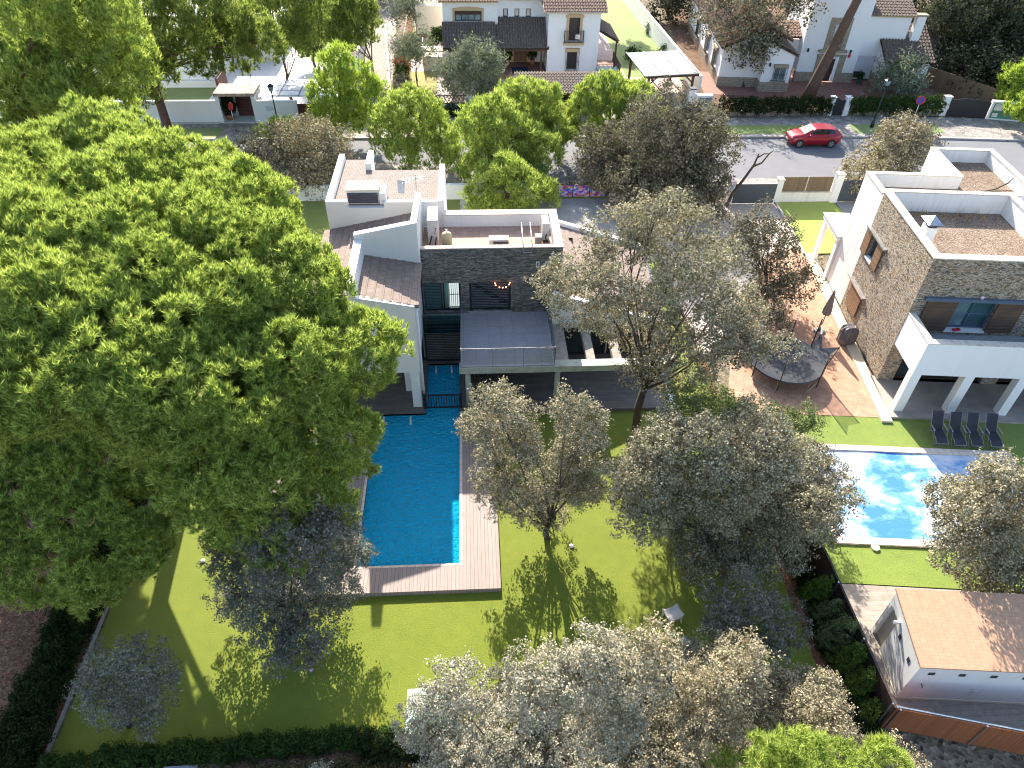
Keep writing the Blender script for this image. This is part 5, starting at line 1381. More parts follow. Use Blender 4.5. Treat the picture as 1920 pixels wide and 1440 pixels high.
obj('wall_plaque', TW.box(MB(), 4.5, 4.75, 0, .03, 2.3, 2.6), RED, C3)
obj('annex_window', Wall((15.4, .48), (1, 0), (0, -1)).box(MB(), 1.1, 2.5, 0, .15, 1.1, 2.2), SANDSTONE, C3)
# cottage street front
f_ = T('hedge_wall', 'low stone wall along the far pavement carrying the clipped ivy hedge', 'wall', (28, 61, 0))
obj('base_wall', MB().box(21.5, 31.4, 60.95, 61.2, 0, .5).box(33.2, 41.6, 60.95, 61.2, 0, .5), SANDSTONE, f_)
b = MB()
for k in range(6): b.box(21.6 + k * 1.95, 21.68 + k * 1.95, 61.05, 61.12, .5, 1.6)
for k in range(5): b.box(33.3 + k * 2, 33.38 + k * 2, 61.05, 61.12, .5, 1.6)
obj('post', b, BLACK, f_)
for x0, x1, lb in ((31.4, 31.75, 'white post left of the small black pedestrian gate'), (32.75, 33.2, 'white post with a slatted letter panel right of the small black gate'), (41.6, 42.15, 'white post left of the wide black yard gate')):
    t_ = T('gate_pillar', lb, 'pillar', (x0, 61, 0), None, 'white posts of the cottage front')
    obj('shaft', MB().box(x0, x1, 60.85, 61.25, 0, 1.65), WHITE, t_); obj('cap', MB().box(x0 - .05, x1 + .05, 60.8, 61.3, 1.65, 1.72), WHITE, t_)
g_ = T('pedestrian_gate', 'small black metal gate between two white posts opposite the red car', 'gate', (32.2, 61, 0))
obj('gate_leaf', MB().xz([(31.77, .08), (32.73, .08), (32.73, 1.45), (32.4, 1.4), (32.1, 1.55), (31.77, 1.65)], 61.0, 61.05), BLACK, g_)
g_ = T('yard_gate', 'wide black arched yard gate left of the green notice board', 'gate', (43.5, 60.4, 0))
obj('gate_leaf', MB().mesh([(x, y, z) for y_ in (0, .06) for x, y, z in [(42.15, 60.75 + y_, .05), (45.3, 60.0 + y_, .05), (45.3, 60.0 + y_, 1.5), (44.3, 60.25 + y_, 1.66), (43.2, 60.5 + y_, 1.66), (42.15, 60.75 + y_, 1.5)]], [(0, 1, 2, 3, 4, 5), (11, 10, 9, 8, 7, 6)] + [((i + 1) % 6, i, 6 + i, 6 + (i + 1) % 6) for i in range(6)]), BLACK, g_)
NB = Frame(45.35, 59.95, -14)
t_ = T('notice_board', 'white framed green glazed notice board at the right edge of the street', 'notice board', NB.w(0, 0), NB.a)
b = MB(); b.box(0, .2, 0, .4, 0, 1.65); b.box(.2, 3.6, 0, .4, 1.5, 1.65); b.box(.2, 3.6, 0, .4, 0, .18); b.box(3.4, 3.6, 0, .4, .18, 1.5); obj('frame', b, WHITE, t_)
obj('board', MB().box(.2, 3.4, .12, .16, .18, 1.5), plain("green_board", (.10, .22, .15), .35, var=.3), t_)
for x0, x1, z0, z1 in ((.35, 1.05, .85, 1.4), (.4, .85, .3, .62), (1.6, 2.1, .95, 1.3), (2.3, 2.8, .3, .6)): obj('paper_sheet', MB().box(x0, x1, .10, .119, z0, z1), PAPER, t_)
b = MB(); p = [(42.6, 64.5), (47.5, 62.5)]
RF = Frame(42.0, 66.5, -35)
b = MB(); b.box(-.5, 7, 0, .06, 0, 1.9)
f_ = obj('reed_fence', b, REED); f_.location = (43.6, 68.2, 0); f_.rotation_euler = (0, 0, math.radians(-62)); tag(f_, 'tall reed fence behind the wide black yard gate', 'fence')
o = obj('concrete_slab', MB().mesh([(41.6, 63.0, .05), (44.6, 61.6, .05), (45.0, 63.2, .05), (42.6, 65.2, .05)], [(0, 1, 2, 3)]), CONCRETE); tag(o, 'grey concrete slab on the dirt behind the yard gate', 'slab')

# ---------------------------------------------------------------- white walled house, left
LH = T('flat_white_house', 'white flat house behind the tall pine and white street wall', 'house', (-25, 70, 0))
b = MB(); b.box(-33, -23.2, 69, 82, 0, 4.6); b.box(-33, -23.4, 68.6, 69, 0, .6); b.box(-40, -33, 72, 84, 0, 3.4); b.box(-23.2, -19, 76, 84, 0, 3.0)
obj('wall', b, WHITE, LH)
obj('roof_slab', MB().box(-33.3, -23.0, 68.8, 82.2, 4.6, 4.8), WHITE, LH)
window(LH, Wall((-33, 69), (1, 0), (0, -1)), 5.2, 6.2, 2.2, 3.2, .02, BLACK, GLASS, .05)
o = obj('timber_screen', MB().box(-22.6, -22.4, 66.2, 68.9, 0, 1.6), REDWOOD, LH)
sheet('white_terrace', [(-23.4, 62.0), (-12.9, 62.0), (-14.5, 74), (-19.5, 82), (-23.2, 76)], .03, plain("white_paving", (.62, .61, .60), .6, var=.08))
f_ = T('street_garden_wall', 'long white street wall of the house behind the pines', 'wall', (-24, 60, 0))
obj('wall', MB().box(-40, -20.9, 60.1, 60.35, 0, 1.9).box(-17.7, -14.3, 59.9, 60.15, 0, 1.95), WHITE, f_)
obj('pebble_base', MB().box(-40, -20.9, 59.8, 60.09, 0, .16).box(-17.7, -14.3, 59.6, 59.89, 0, .16), plain("white_pebbles", (.5, .49, .47), .9, var=.3, vscale=9, fine=.5), f_)
t_ = T('entrance_portal', 'white street portal with a stained flat roof and slatted gate', 'entrance', (-19.3, 60.5, 0))
obj('portal_wall', MB().box(-20.9, -20.6, 60.0, 62.2, 0, 2.3).box(-18.0, -17.7, 60.0, 62.2, 0, 2.3).box(-20.6, -18.0, 61.5, 61.7, 0, 2.3), WHITE, t_)
obj('portal_roof', MB().box(-20.95, -17.65, 59.95, 62.25, 2.3, 2.55), plain("stained_roof", (.40, .33, .26), .9, var=.75, vscale=2.2, fine=.4, fscale=9), t_)
obj('slatted_gate', MB().box(-19.7, -18.35, 61.42, 61.48, .15, 1.95), REDWOOD, t_)
obj('step', MB().box(-20.6, -18.0, 59.95, 61.5, .1, .16), plain("white_paving_step", (.6, .6, .6), .6), t_)
g_ = T('slatted_street_gate', 'dark red brown slatted garage gate right of the white street wall', 'gate', (-12.8, 59.8, 0))
obj('gate_leaf', MB().box(-14.28, -11.2, 59.75, 59.82, .1, 1.75), REDWOOD, g_)
obj('post', MB().box(-11.2, -10.9, 59.65, 59.95, 0, 1.9), WHITE, g_)
tag(obj('house_plaque', MB().box(-16.9, -16.3, 59.87, 59.897, 1.15, 1.55), BLIND), 'small pale tile plaque on the white street wall', 'plaque')
t_ = T('white_canopy', 'white slatted car canopy behind the slatted street gate', 'canopy', (-14, 62, 0))
b = MB(); b.box(-17.6, -10.8, 60.6, 64.6, 2.0, 2.06)
obj('roof_sheet', b, plain("white_sheet", (.72, .72, .74), .5, var=.04), t_)
b = MB()
for k in range(5): b.box(-17.6 + k * 1.65, -17.53 + k * 1.65, 60.6, 64.6, 2.06, 2.09)
for k in range(4): b.box(-17.6, -10.8, 60.8 + k * 1.2, 60.83 + k * 1.2, 2.065, 2.08)
obj('rib', b, DARKGREY, t_)
for x in (-17.5, -10.95):
    for y in (60.7, 64.5): obj('post', MB().box(x - .06, x + .06, y - .06, y + .06, 0, 2.0), WHITE, t_)

# ---------------------------------------------------------------- foliage
LEAF = {0: leaf_mat("oak_leaf", (.13, .12, .07), (.30, .27, .185), (.60, .54, .41), .22),
        1: leaf_mat("oak_leaf_green", (.09, .13, .055), (.17, .21, .085), (.29, .31, .17), .34),
        2: leaf_mat("oak_leaf_dusky", (.10, .105, .085), (.19, .19, .155), (.31, .31, .26), .24),
        3: leaf_mat("oak_leaf_silver", (.20, .185, .13), (.38, .35, .265), (.64, .59, .48), .22),
        4: leaf_mat("oak_leaf_brown", (.17, .15, .095), (.32, .27, .18), (.58, .51, .37), .22),
        6: leaf_mat("oak_leaf_black", (.035, .042, .026), (.07, .078, .05), (.14, .14, .095), .22),
        5: leaf_mat("oak_leaf_dark", (.085, .082, .052), (.165, .15, .105), (.40, .35, .255), .2)}
NEEDLE = leaf_mat("stone_pine_needle", (.15, .21, .045), (.37, .46, .10), (.66, .73, .24), .46, .25, .5, .9)
NEEDLE2 = leaf_mat("young_pine_needle", (.16, .24, .04), (.36, .47, .08), (.62, .72, .18), .46, .25, .5, 1.2)
NEEDLE3 = leaf_mat("far_pine_needle", (.12, .165, .04), (.25, .31, .075), (.44, .49, .15), .42, .25, .5, .8)
OLIVE = leaf_mat("olive_leaf", (.12, .145, .09), (.22, .245, .17), (.34, .36, .28), .3, .4)
HEDGE = leaf_mat("hedge_leaf", (.02, .045, .014), (.045, .085, .022), (.085, .135, .035), .3, .3)
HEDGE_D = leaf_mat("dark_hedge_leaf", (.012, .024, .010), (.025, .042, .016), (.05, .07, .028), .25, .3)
def arr_mesh(name, V_, k, mat, parent):
    """V_: (n, k, 3) separate faces with k corners"""
    n = len(V_)
    r = root_of(parent)
    off = OFF.get(r.name, (0, 0, 0)) if r is not None else (0, 0, 0)
    me = bpy.data.meshes.new(name)
    me.vertices.add(n * k); me.vertices.foreach_set('co', (V_.reshape(-1, 3) - np.array(off)).astype(np.float32).ravel())
    me.loops.add(n * k); me.loops.foreach_set('vertex_index', np.arange(n * k, dtype=np.int32))
    me.polygons.add(n); me.polygons.foreach_set('loop_start', np.arange(0, n * k, k, dtype=np.int32))
    me.update(calc_edges=True)
    return link(name, me, mat, parent)
def unit(a): return a / np.maximum(np.linalg.norm(a, axis=-1, keepdims=True), 1e-9)
def shell(lobes, per_m2, rng, thick=.3, down=-.55):
    """points near the surface of a union of lobes, with their outward direction"""
    P, D = [], []
    L = np.array(lobes)
    for i, (x, y, z, r, rz) in enumerate(L):
        n = max(6, int(4 * math.pi * r * (r + rz) / 2 * per_m2))
        d = unit(rng.normal(size=(n, 3)))
        d = d[d[:, 2] > down + .35 * rng.normal(size=len(d))]
        ph = rng.uniform(0, 6.28, 3)
        wob = 1 + .14 * np.sin(d[:, 0] * 4.5 + ph[0]) * np.sin(d[:, 1] * 4.5 + ph[1]) + .10 * np.sin(d[:, 2] * 6 + d[:, 0] * 5 + ph[2])
        s = (1 - thick * rng.random(len(d)) ** 1.6) * wob
        p = np.array([x, y, z]) + d * np.array([r, r, rz]) * s[:, None]
        keep = np.ones(len(p), bool)
        near = np.nonzero(np.linalg.norm(L[:, :3] - L[i, :3], axis=1) < (r + L[:, 3]) * .95)[0]
        for j in near:
            if j == i: continue
            q = (p - L[j, :3]) / np.array([L[j, 3], L[j, 3], L[j, 4]])
            keep &= (q * q).sum(1) > .6
        P.append(p[keep]); D.append(d[keep])
    return np.concatenate(P), np.concatenate(D)
def clumps(lobes, rs, rng, cover=1.0, down=-.6, thick=.28):
    """sprig bases and axes spread over a union of lobes"""
    P, D = shell(lobes, cover / (math.pi * rs * rs), rng, thick, down)
    return P, D
def sublobes(lobes, rs, rng, cover=1.25):
    """small clumps standing on the surface of the big ones, with hollows between them"""
    out = []
    P, D = shell(lobes, cover / (math.pi * rs * rs), rng, .22, -.75)
    k = rng.uniform(.6, 1.35, len(P))
    for p, d, q in zip(P, D, k):
        c = p + d * rs * .25
        out.append((c[0], c[1], c[2], rs * q, rs * q * .85))
    return out
def needles(P, D, rng, rs, ts, nt, nb, w_):
    """each sprig: nt tufts over its upper and outer side, each tuft nb needles fanning upward"""
    n = len(P)
    size = rng.uniform(.65, 1.3, (n, 1, 1))
    ax0 = unit(D * .8 + np.array([0, 0, .55]) + rng.normal(size=P.shape) * .2)[:, None, :]
    q = unit(ax0 * .75 + rng.normal(size=(n, nt, 3)) * .75)
    C_ = (P[:, None, :] + q * rs * size * rng.uniform(.55, 1.1, (n, nt, 1))).reshape(-1, 3)
    ax = unit(q * .55 + np.array([0, 0, .8]) + rng.normal(size=q.shape) * .2).reshape(-1, 3)
    n = len(C_)
    dirs = unit(ax[:, None, :] + rng.normal(size=(n, nb, 3)) * .5)
    ln = ts * rng.uniform(.65, 1.15, (n, nb, 1))
    base = C_[:, None, :] + ax[:, None, :] * rng.uniform(-.5, .15, (n, nb, 1)) * ts
    side = unit(np.cross(dirs, rng.normal(size=(n, nb, 3)))) * (w_ / 2)
    return np.stack([base - side, base + side, base + dirs * ln], axis=2).reshape(-1, 3, 3)
def leaves(P, D, rng, per, rs, L, w_, out=.6, long=1.0):
    """each sprig: per leaves spread over a tapering cone that points outward"""
    n = len(P)
    size = rng.uniform(.6, 1.3, (n, 1, 1))
    ax = unit(D * .7 + np.array([0, 0, .45]) + rng.normal(size=P.shape) * .3)[:, None, :]
    q = unit(ax * .55 + rng.normal(size=(n, per, 3)) * .8)
    c = P[:, None, :] + (q * rng.uniform(.45, 1.0, (n, per, 1)) ** .6 + ax * (rng.random((n, per, 1)) ** 2) * .9 * long) * rs * size
    nm = unit(q * out + np.array([0, 0, .35]) + rng.normal(size=(n, per, 3)) * .55)
    t_ = unit(np.cross(nm, rng.normal(size=(n, per, 3))))
    b_ = np.cross(nm, t_)
    s = rng.uniform(.6, 1.25, (n, per, 1))
    t_, b_ = t_ * (L / 2) * s, b_ * (w_ / 2) * s
    return np.stack([c - t_, c + b_ - t_ * .1, c + t_, c - b_ - t_ * .1], axis=2).reshape(-1, 4, 3)
def skeleton(base, th, lobes, r0, rng, maxl=16, lean=(0, 0), straight=0):
    """trunk with limbs that reach into the lobes"""
    b = MB()
    top = Vector((base[0] + lean[0], base[1] + lean[1], th))
    bs = Vector((base[0], base[1], -.05))
    wv_ = 0 if straight else .06 * th
    mid = bs.lerp(top, .5) + Vector((rng.normal() * wv_, rng.normal() * wv_, 0))
    b.tube([bs, bs.lerp(mid, .12), mid, top], [r0 * 1.35, r0 * 1.05, r0 * .9, r0 * .75], 10)
    L = sorted(lobes, key=lambda l: -l[3])[:maxl]
    for x, y, z, r, rz in L:
        e = Vector((x, y, z + rz * .2))
        k = top + (e - top) * .5 + Vector((rng.normal() * .3, rng.normal() * .3, .25 * (e - top).length * (.15 if e.z > top.z else .5)))
        st = bs.lerp(top, rng.uniform(.82, 1.0))
        rr = r0 * rng.uniform(.3, .5)
        b.tube([st, st.lerp(k, .5) + Vector((rng.normal() * .1, rng.normal() * .1, .05)), k, e], [rr, rr * .75, rr * .5, rr * .18], 7)
        for q in range(3):
            d = Vector((rng.normal(), rng.normal(), abs(rng.normal()) * .6)).normalized() * r * .85
            b.tube([k.lerp(e, .3 + .3 * q / 2), e.lerp(k, .2) + d * .5, e + d], [rr * .3, rr * .18, rr * .06], 5)
    return b
FARD = lambda base: math.hypot(base[0], base[1], 20)
def make_tree(spec, i):
    kind, name, label, cat, group, base, th, lobes, o_ = spec
    rng = np.random.default_rng(100 + i)
    t_ = T(name, label, cat, (base[0], base[1], 0), None, group)
    dist = FARD(base)
    den = o_.get('den', 1.0)
    size = max(max(l[0] for l in lobes) - min(l[0] for l in lobes), 1.5)
    if kind == 'pine':
        ts = o_.get('ts', .25); nb = o_.get('nb', 12)
        rs = ts * 1.35
        P, D = clumps(lobes, rs, rng, den * 2.4)
        V_ = needles(P, D, rng, rs, ts, 13, nb, max(ts * .07, dist * .0009))
        mat = NEEDLE if dist < 60 else (NEEDLE3 if name == 'stone_pine' else NEEDLE2)
        arr_mesh('crown', V_, 3, mat, t_)
        r0 = o_.get('tr', .06 + .022 * size + .012 * th)
        bark = BARKP
    else:
        s = max(.058, dist * .0025)
        rs = s * 5.0
        if kind == 'olive': P, D = clumps(lobes, rs, rng, den * 3.2, -.9, .55)
        else:
            sl = sublobes([(x, y, z, r * .9, rz * .9) for x, y, z, r, rz in lobes], max(.36, dist * .0135), rng, 1.15 * max(den, .6))
            rs = s * 2.7
            P, D = clumps(sl, rs, rng, den * 1.25, -.9, .25)
        if kind == 'olive': V_ = leaves(P, D, rng, 90, rs * .9, s * 2.0, s * .5, .4, 1.6)
        else:
            V_ = leaves(P, D, rng, 34, rs, s * 1.15, s * .75, .85, 1.3)
            core = [(x, y, z - .05 * r, r * .74, rz * .72) for x, y, z, r, rz in lobes]
            rs = s * 5
            P, D = clumps(core, rs, rng, den * 2.0, -.95, .4)
            V_ = np.concatenate([V_, leaves(P, D, rng, 70, rs, s * 1.4, s * 1.0)])
        arr_mesh('crown', V_, 4, OLIVE if kind == 'olive' else LEAF[o_.get('tone', 0)], t_)
        r0 = o_.get('tr', .05 + .018 * size)
        bark = BARKM
    obj('trunk', skeleton(base, th, lobes, r0, rng, 18, o_.get('lean', (0, 0)), o_.get('straight', 0)), bark, t_, True)
    return t_
TREES = [
('oak', 'holm_oak', 'holm oak forked into two crowns on the lawn beside the pool deck', 'tree', 'holm oaks', (2.7, 17.2), 0.83, [(0.6, 16.82, 7.86, 0.47, 0.47), (1.44, 17.26, 6.7, 0.45, 0.45), (0.15, 17.01, 6.43, 0.49, 0.49), (1.0, 17.35, 5.7, 0.56, 0.56), (0.52, 17.38, 4.47, 0.52, 0.52), (1.6, 16.58, 5.87, 0.41, 0.41), (1.16, 16.5, 4.37, 0.43, 0.43), (0.47, 17.68, 3.0, 0.4, 0.4), (2.99, 16.85, 7.67, 0.47, 0.47), (3.82, 16.82, 6.93, 0.46, 0.46), (3.61, 17.91, 4.71, 0.62, 0.62), (2.9, 17.16, 4.61, 0.46, 0.46), (4.25, 17.68, 4.35, 0.42, 0.42), (3.92, 17.17, 3.45, 0.42, 0.42), (2.85, 17.4, 3.22, 0.5, 0.5), (2.07, 16.7, 3.49, 0.5, 0.5), (1.67, 17.39, 1.78, 0.5, 0.5), (2.75, 17.48, 1.17, 0.45, 0.45), (0.82, 17.23, 2.25, 0.34, 0.34), (3.88, 17.55, 1.94, 0.32, 0.32)], {'den': 1.0}),
('oak', 'holm_oak', 'largest grey green holm oak overhanging the right wing roof of the villa', 'tree', 'holm oaks', (7.3, 22.6), 3.6, [(6.71, 23.0, 11.54, 0.7, 0.7), (5.81, 23.39, 10.8, 0.67, 0.67), (8.13, 23.57, 10.44, 0.77, 0.77), (7.02, 24.05, 9.59, 0.9, 0.9), (5.66, 23.39, 9.47, 0.76, 0.76), (8.97, 23.98, 8.75, 0.92, 0.92), (7.13, 21.06, 9.96, 0.88, 0.88), (3.89, 22.49, 9.55, 0.66, 0.66), (3.13, 24.05, 7.93, 0.66, 0.66), (4.61, 23.09, 8.04, 0.77, 0.77), (3.16, 23.91, 6.98, 0.65, 0.65), (5.26, 21.33, 9.12, 0.79, 0.79), (6.92, 22.5, 7.51, 0.97, 0.97), (8.3, 21.77, 8.26, 0.94, 0.94), (9.92, 22.74, 7.79, 0.8, 0.8), (11.09, 22.84, 6.63, 0.83, 0.83), (11.19, 21.0, 6.97, 0.6, 0.6), (9.42, 21.67, 6.76, 0.91, 0.91), (8.04, 21.88, 6.36, 0.91, 0.91), (7.15, 23.96, 4.72, 0.9, 0.9), (5.73, 23.47, 6.15, 0.78, 0.78), (10.46, 21.48, 6.2, 0.67, 0.67), (8.47, 23.57, 3.33, 0.67, 0.67), (6.73, 21.42, 5.53, 0.6, 0.6), (4.48, 22.98, 6.95, 0.6, 0.6), (9.17, 21.38, 5.49, 0.61, 0.61), (8.77, 20.97, 10.32, 0.6, 0.6), (4.96, 23.82, 9.88, 0.51, 0.51)], {'den': 0.7}),
('oak', 'holm_oak', 'broad silvery holm oak on the lawn next to the blue covered pool', 'tree', 'holm oaks', (9.3, 16.6), 0.89, [(6.3, 16.09, 6.67, 0.85, 0.85), (7.58, 15.6, 6.89, 0.95, 0.95), (9.65, 17.03, 6.09, 0.84, 0.84), (9.87, 15.37, 6.78, 0.9, 0.9), (12.17, 16.7, 4.36, 0.9, 0.9), (13.18, 16.21, 3.63, 0.61, 0.61), (5.35, 15.33, 5.97, 0.77, 0.77), (7.09, 16.62, 3.8, 1.06, 1.06), (8.24, 15.27, 5.07, 1.08, 1.08), (10.77, 16.41, 3.26, 1.12, 1.12), (11.62, 15.36, 3.9, 0.92, 0.92), (5.76, 15.42, 3.83, 0.82, 0.82), (8.02, 16.38, 1.65, 1.04, 1.04), (9.6, 15.98, 1.59, 1.05, 1.05), (10.97, 15.52, 2.15, 0.91, 0.91), (12.61, 15.8, 2.17, 0.72, 0.72), (8.18, 15.11, 1.36, 0.68, 0.68), (9.81, 14.78, 1.4, 0.69, 0.69), (11.37, 15.13, 1.31, 0.62, 0.62), (5.42, 16.3, 3.65, 0.52, 0.52), (10.92, 17.97, 2.98, 1.12, 1.12)], {}),
('oak', 'holm_oak', 'small dusky green tree behind the broad silvery oak near the trampoline', 'tree', 'holm oaks', (10.4, 20.6), 1.37, [(8.34, 20.12, 4.2, 0.8, 0.8), (9.99, 21.42, 3.13, 0.9, 0.9), (10.4, 19.94, 3.84, 0.68, 0.68), (9.45, 20.96, 2.38, 0.81, 0.81), (11.81, 19.86, 3.56, 0.7, 0.7), (13.17, 20.15, 3.06, 0.62, 0.62)], {'tone': 1}),
('oak', 'holm_oak', 'dark shaded holm oak at the left end of the pool deck', 'tree', 'holm oaks', (-7.1, 14.0), 0.83, [(-7.1, 13.94, 5.33, 0.77, 0.77), (-5.89, 13.8, 5.87, 0.85, 0.85), (-4.77, 13.42, 5.91, 0.73, 0.73), (-8.41, 14.59, 3.31, 0.8, 0.8), (-6.38, 13.21, 4.91, 0.87, 0.87), (-5.41, 14.0, 3.51, 0.92, 0.92), (-4.64, 14.64, 2.52, 0.63, 0.63), (-7.64, 13.33, 3.13, 0.78, 0.78), (-6.66, 14.09, 1.6, 0.94, 0.94), (-5.39, 14.05, 1.37, 0.78, 0.78), (-7.43, 13.06, 1.37, 0.78, 0.78), (-6.14, 12.89, 1.39, 0.76, 0.76), (-6.55, 12.07, 1.27, 0.52, 0.52), (-8.85, 13.92, 1.23, 0.46, 0.46), (-5.7, 12.21, 1.18, 0.4, 0.4)], {'tone': 2, 'den': 0.8}),
('oak', 'young_oak', 'small thin crowned tree alone in the lower left corner of the lawn', 'tree', 'holm oaks', (-11.6, 10.4), 1.6, [(-10.81, 10.45, 3.88, 0.49, 0.49), (-9.81, 10.35, 4.3, 0.51, 0.51), (-9.69, 10.45, 3.1, 0.49, 0.49), (-11.27, 10.2, 3.1, 0.43, 0.43), (-10.83, 10.61, 2.16, 0.52, 0.52), (-10.31, 10.62, 1.43, 0.49, 0.49), (-11.58, 10.44, 1.13, 0.37, 0.37), (-10.55, 10.17, 1.35, 0.36, 0.36)], {'den': 0.6, 'tone': 2}),
('oak', 'holm_oak', 'holm oak covering the right end of the blue pool cover', 'tree', 'holm oaks', (20.5, 14.7), 0.89, [(17.1, 14.61, 5.59, 0.83, 0.83), (18.54, 14.82, 4.83, 0.96, 0.96), (17.66, 15.53, 3.38, 0.75, 0.75), (16.96, 14.63, 3.34, 0.62, 0.62), (18.17, 14.72, 3.47, 0.98, 0.98), (19.95, 14.87, 2.52, 1.04, 1.04), (17.75, 14.08, 2.78, 0.89, 0.89), (19.6, 14.15, 1.55, 1.04, 1.04), (19.97, 13.24, 1.54, 0.94, 0.94), (18.63, 13.77, 1.32, 0.63, 0.63)], {}),
('oak', 'young_oak', 'low dull green shrub tree in shade near the white lawn chairs', 'tree', 'holm oaks', (9.4, 12.1), 1.0, [(7.82, 12.07, 2.95, 0.54, 0.54), (8.78, 12.26, 2.9, 0.62, 0.62), (9.9, 12.27, 2.13, 0.61, 0.61), (8.43, 11.74, 2.2, 0.63, 0.63), (9.57, 11.61, 1.86, 0.6, 0.6), (7.77, 11.97, 2.05, 0.39, 0.39), (10.43, 11.87, 1.74, 0.37, 0.37)], {'tone': 2, 'den': 0.6}),
('oak', 'holm_oak', 'silver leaved oak at the bottom edge covering the pale green table', 'tree', 'holm oaks', (1.0, 8.9), 1.02, [(-0.82, 8.4, 5.35, 0.61, 0.61), (-1.79, 9.18, 1.6, 0.66, 0.66), (-0.49, 9.1, 1.75, 0.9, 0.9), (0.51, 9.63, 1.72, 0.84, 0.84), (1.25, 8.24, 6.03, 0.65, 0.65), (2.06, 8.34, 6.4, 0.68, 0.68), (2.78, 8.16, 7.2, 0.62, 0.62), (0.77, 8.33, 2.2, 0.98, 0.98), (2.29, 9.18, 1.82, 1.01, 1.01), (3.28, 8.13, 4.89, 0.88, 0.88), (-0.81, 8.19, 1.78, 0.89, 0.89), (2.32, 7.95, 1.82, 1.0, 1.0), (3.68, 8.47, 6.21, 0.6, 0.6), (3.81, 8.35, 1.77, 0.9, 0.9)], {'tone': 3}),
('oak', 'holm_oak', 'silver brown oak at the bottom edge beside the dark slatted fence', 'tree', 'holm oaks', (6.8, 8.9), 1.01, [(3.88, 7.54, 8.67, 0.53, 0.53), (5.6, 9.6, 2.38, 0.91, 0.91), (4.92, 9.08, 1.77, 0.92, 0.92), (7.2, 10.42, 2.11, 0.84, 0.84), (6.5, 8.11, 6.61, 0.67, 0.67), (5.97, 8.05, 5.1, 0.9, 0.9), (8.51, 9.39, 1.82, 1.0, 1.0), (9.64, 9.45, 2.12, 0.81, 0.81), (9.55, 8.22, 3.85, 0.61, 0.61), (5.53, 8.22, 1.91, 1.02, 1.02), (7.31, 8.16, 1.85, 1.04, 1.04), (8.97, 8.24, 1.83, 0.87, 0.87), (9.4, 7.58, 4.01, 0.42, 0.42), (4.53, 7.88, 1.75, 0.9, 0.9), (10.78, 7.75, 1.7, 0.62, 0.62), (12.05, 7.55, 1.57, 0.56, 0.56)], {'tone': 4}),
('oak', 'holm_oak', 'dark round holm oak between the main house driveway and the road', 'tree', 'holm oaks', (13.2, 46.3), 0.93, [(13.4, 47.86, 5.34, 1.2, 1.2), (11.22, 44.66, 5.9, 1.11, 1.11), (14.74, 47.09, 5.09, 1.19, 1.19), (15.7, 45.15, 5.14, 1.0, 1.0), (11.07, 47.93, 3.45, 1.28, 1.28), (12.47, 44.68, 4.65, 1.51, 1.51), (15.59, 47.57, 3.18, 1.63, 1.63), (17.11, 46.91, 3.27, 0.81, 0.81), (8.82, 47.5, 2.69, 1.11, 1.11), (10.89, 47.97, 1.86, 1.46, 1.46), (12.79, 45.43, 2.43, 1.64, 1.64), (15.32, 45.76, 2.25, 1.59, 1.59), (9.45, 45.97, 1.62, 1.17, 1.17), (11.41, 44.46, 1.75, 1.38, 1.38), (13.58, 43.52, 1.81, 1.45, 1.45), (15.86, 44.46, 1.62, 1.18, 1.18), (16.21, 42.56, 1.41, 0.76, 0.76), (8.55, 47.56, 1.55, 0.88, 0.88)], {'tone': 5}),
('oak', 'holm_oak', 'brownish holm oak behind the villa between the big pine and the road', 'tree', 'holm oaks', (-11.9, 48.9), 0.93, [(-11.2, 48.59, 3.52, 1.05, 1.05), (-12.84, 48.86, 2.84, 1.15, 1.15), (-9.88, 48.71, 2.69, 1.14, 1.14), (-14.27, 48.78, 2.11, 0.96, 0.96), (-12.28, 48.7, 1.73, 1.36, 1.36), (-10.32, 47.99, 1.65, 1.22, 1.22), (-8.84, 48.35, 1.86, 0.81, 0.81), (-11.16, 46.14, 1.56, 1.03, 1.03), (-13.21, 47.33, 1.39, 0.81, 0.81), (-15.09, 48.45, 2.26, 0.58, 0.58)], {'tone': 4}),
('oak', 'holm_oak', 'sparse brown oak by the side passage of the stone house', 'tree', 'holm oaks', (17.0, 33.6), 0.88, [(15.32, 33.63, 5.08, 0.69, 0.69), (15.01, 34.07, 3.85, 0.79, 0.79), (16.59, 34.3, 3.86, 0.81, 0.81), (14.21, 33.28, 3.32, 0.69, 0.69), (16.19, 34.0, 2.67, 0.91, 0.91), (17.49, 33.91, 2.88, 0.72, 0.72), (16.91, 33.84, 1.51, 0.93, 0.93), (18.02, 33.01, 1.85, 0.66, 0.66), (17.54, 31.93, 1.34, 0.71, 0.71), (16.21, 31.62, 1.4, 0.79, 0.79), (16.47, 29.81, 1.28, 0.55, 0.55)], {'tone': 5, 'den': 0.6}),
('oak', 'holm_oak', 'small olive coloured oak on the verge behind the stone house roof', 'tree', 'holm oaks', (32.0, 48.3), 0.9, [(30.63, 47.95, 3.69, 0.91, 0.91), (32.41, 48.48, 2.86, 0.93, 0.93), (30.01, 48.12, 2.43, 1.0, 1.0), (31.67, 47.97, 2.08, 1.2, 1.2), (29.47, 47.93, 1.51, 1.0, 1.0), (28.07, 46.4, 1.34, 0.71, 0.71), (30.3, 46.78, 1.63, 1.17, 1.17), (28.36, 45.3, 1.35, 0.7, 0.7)], {'tone': 4}),
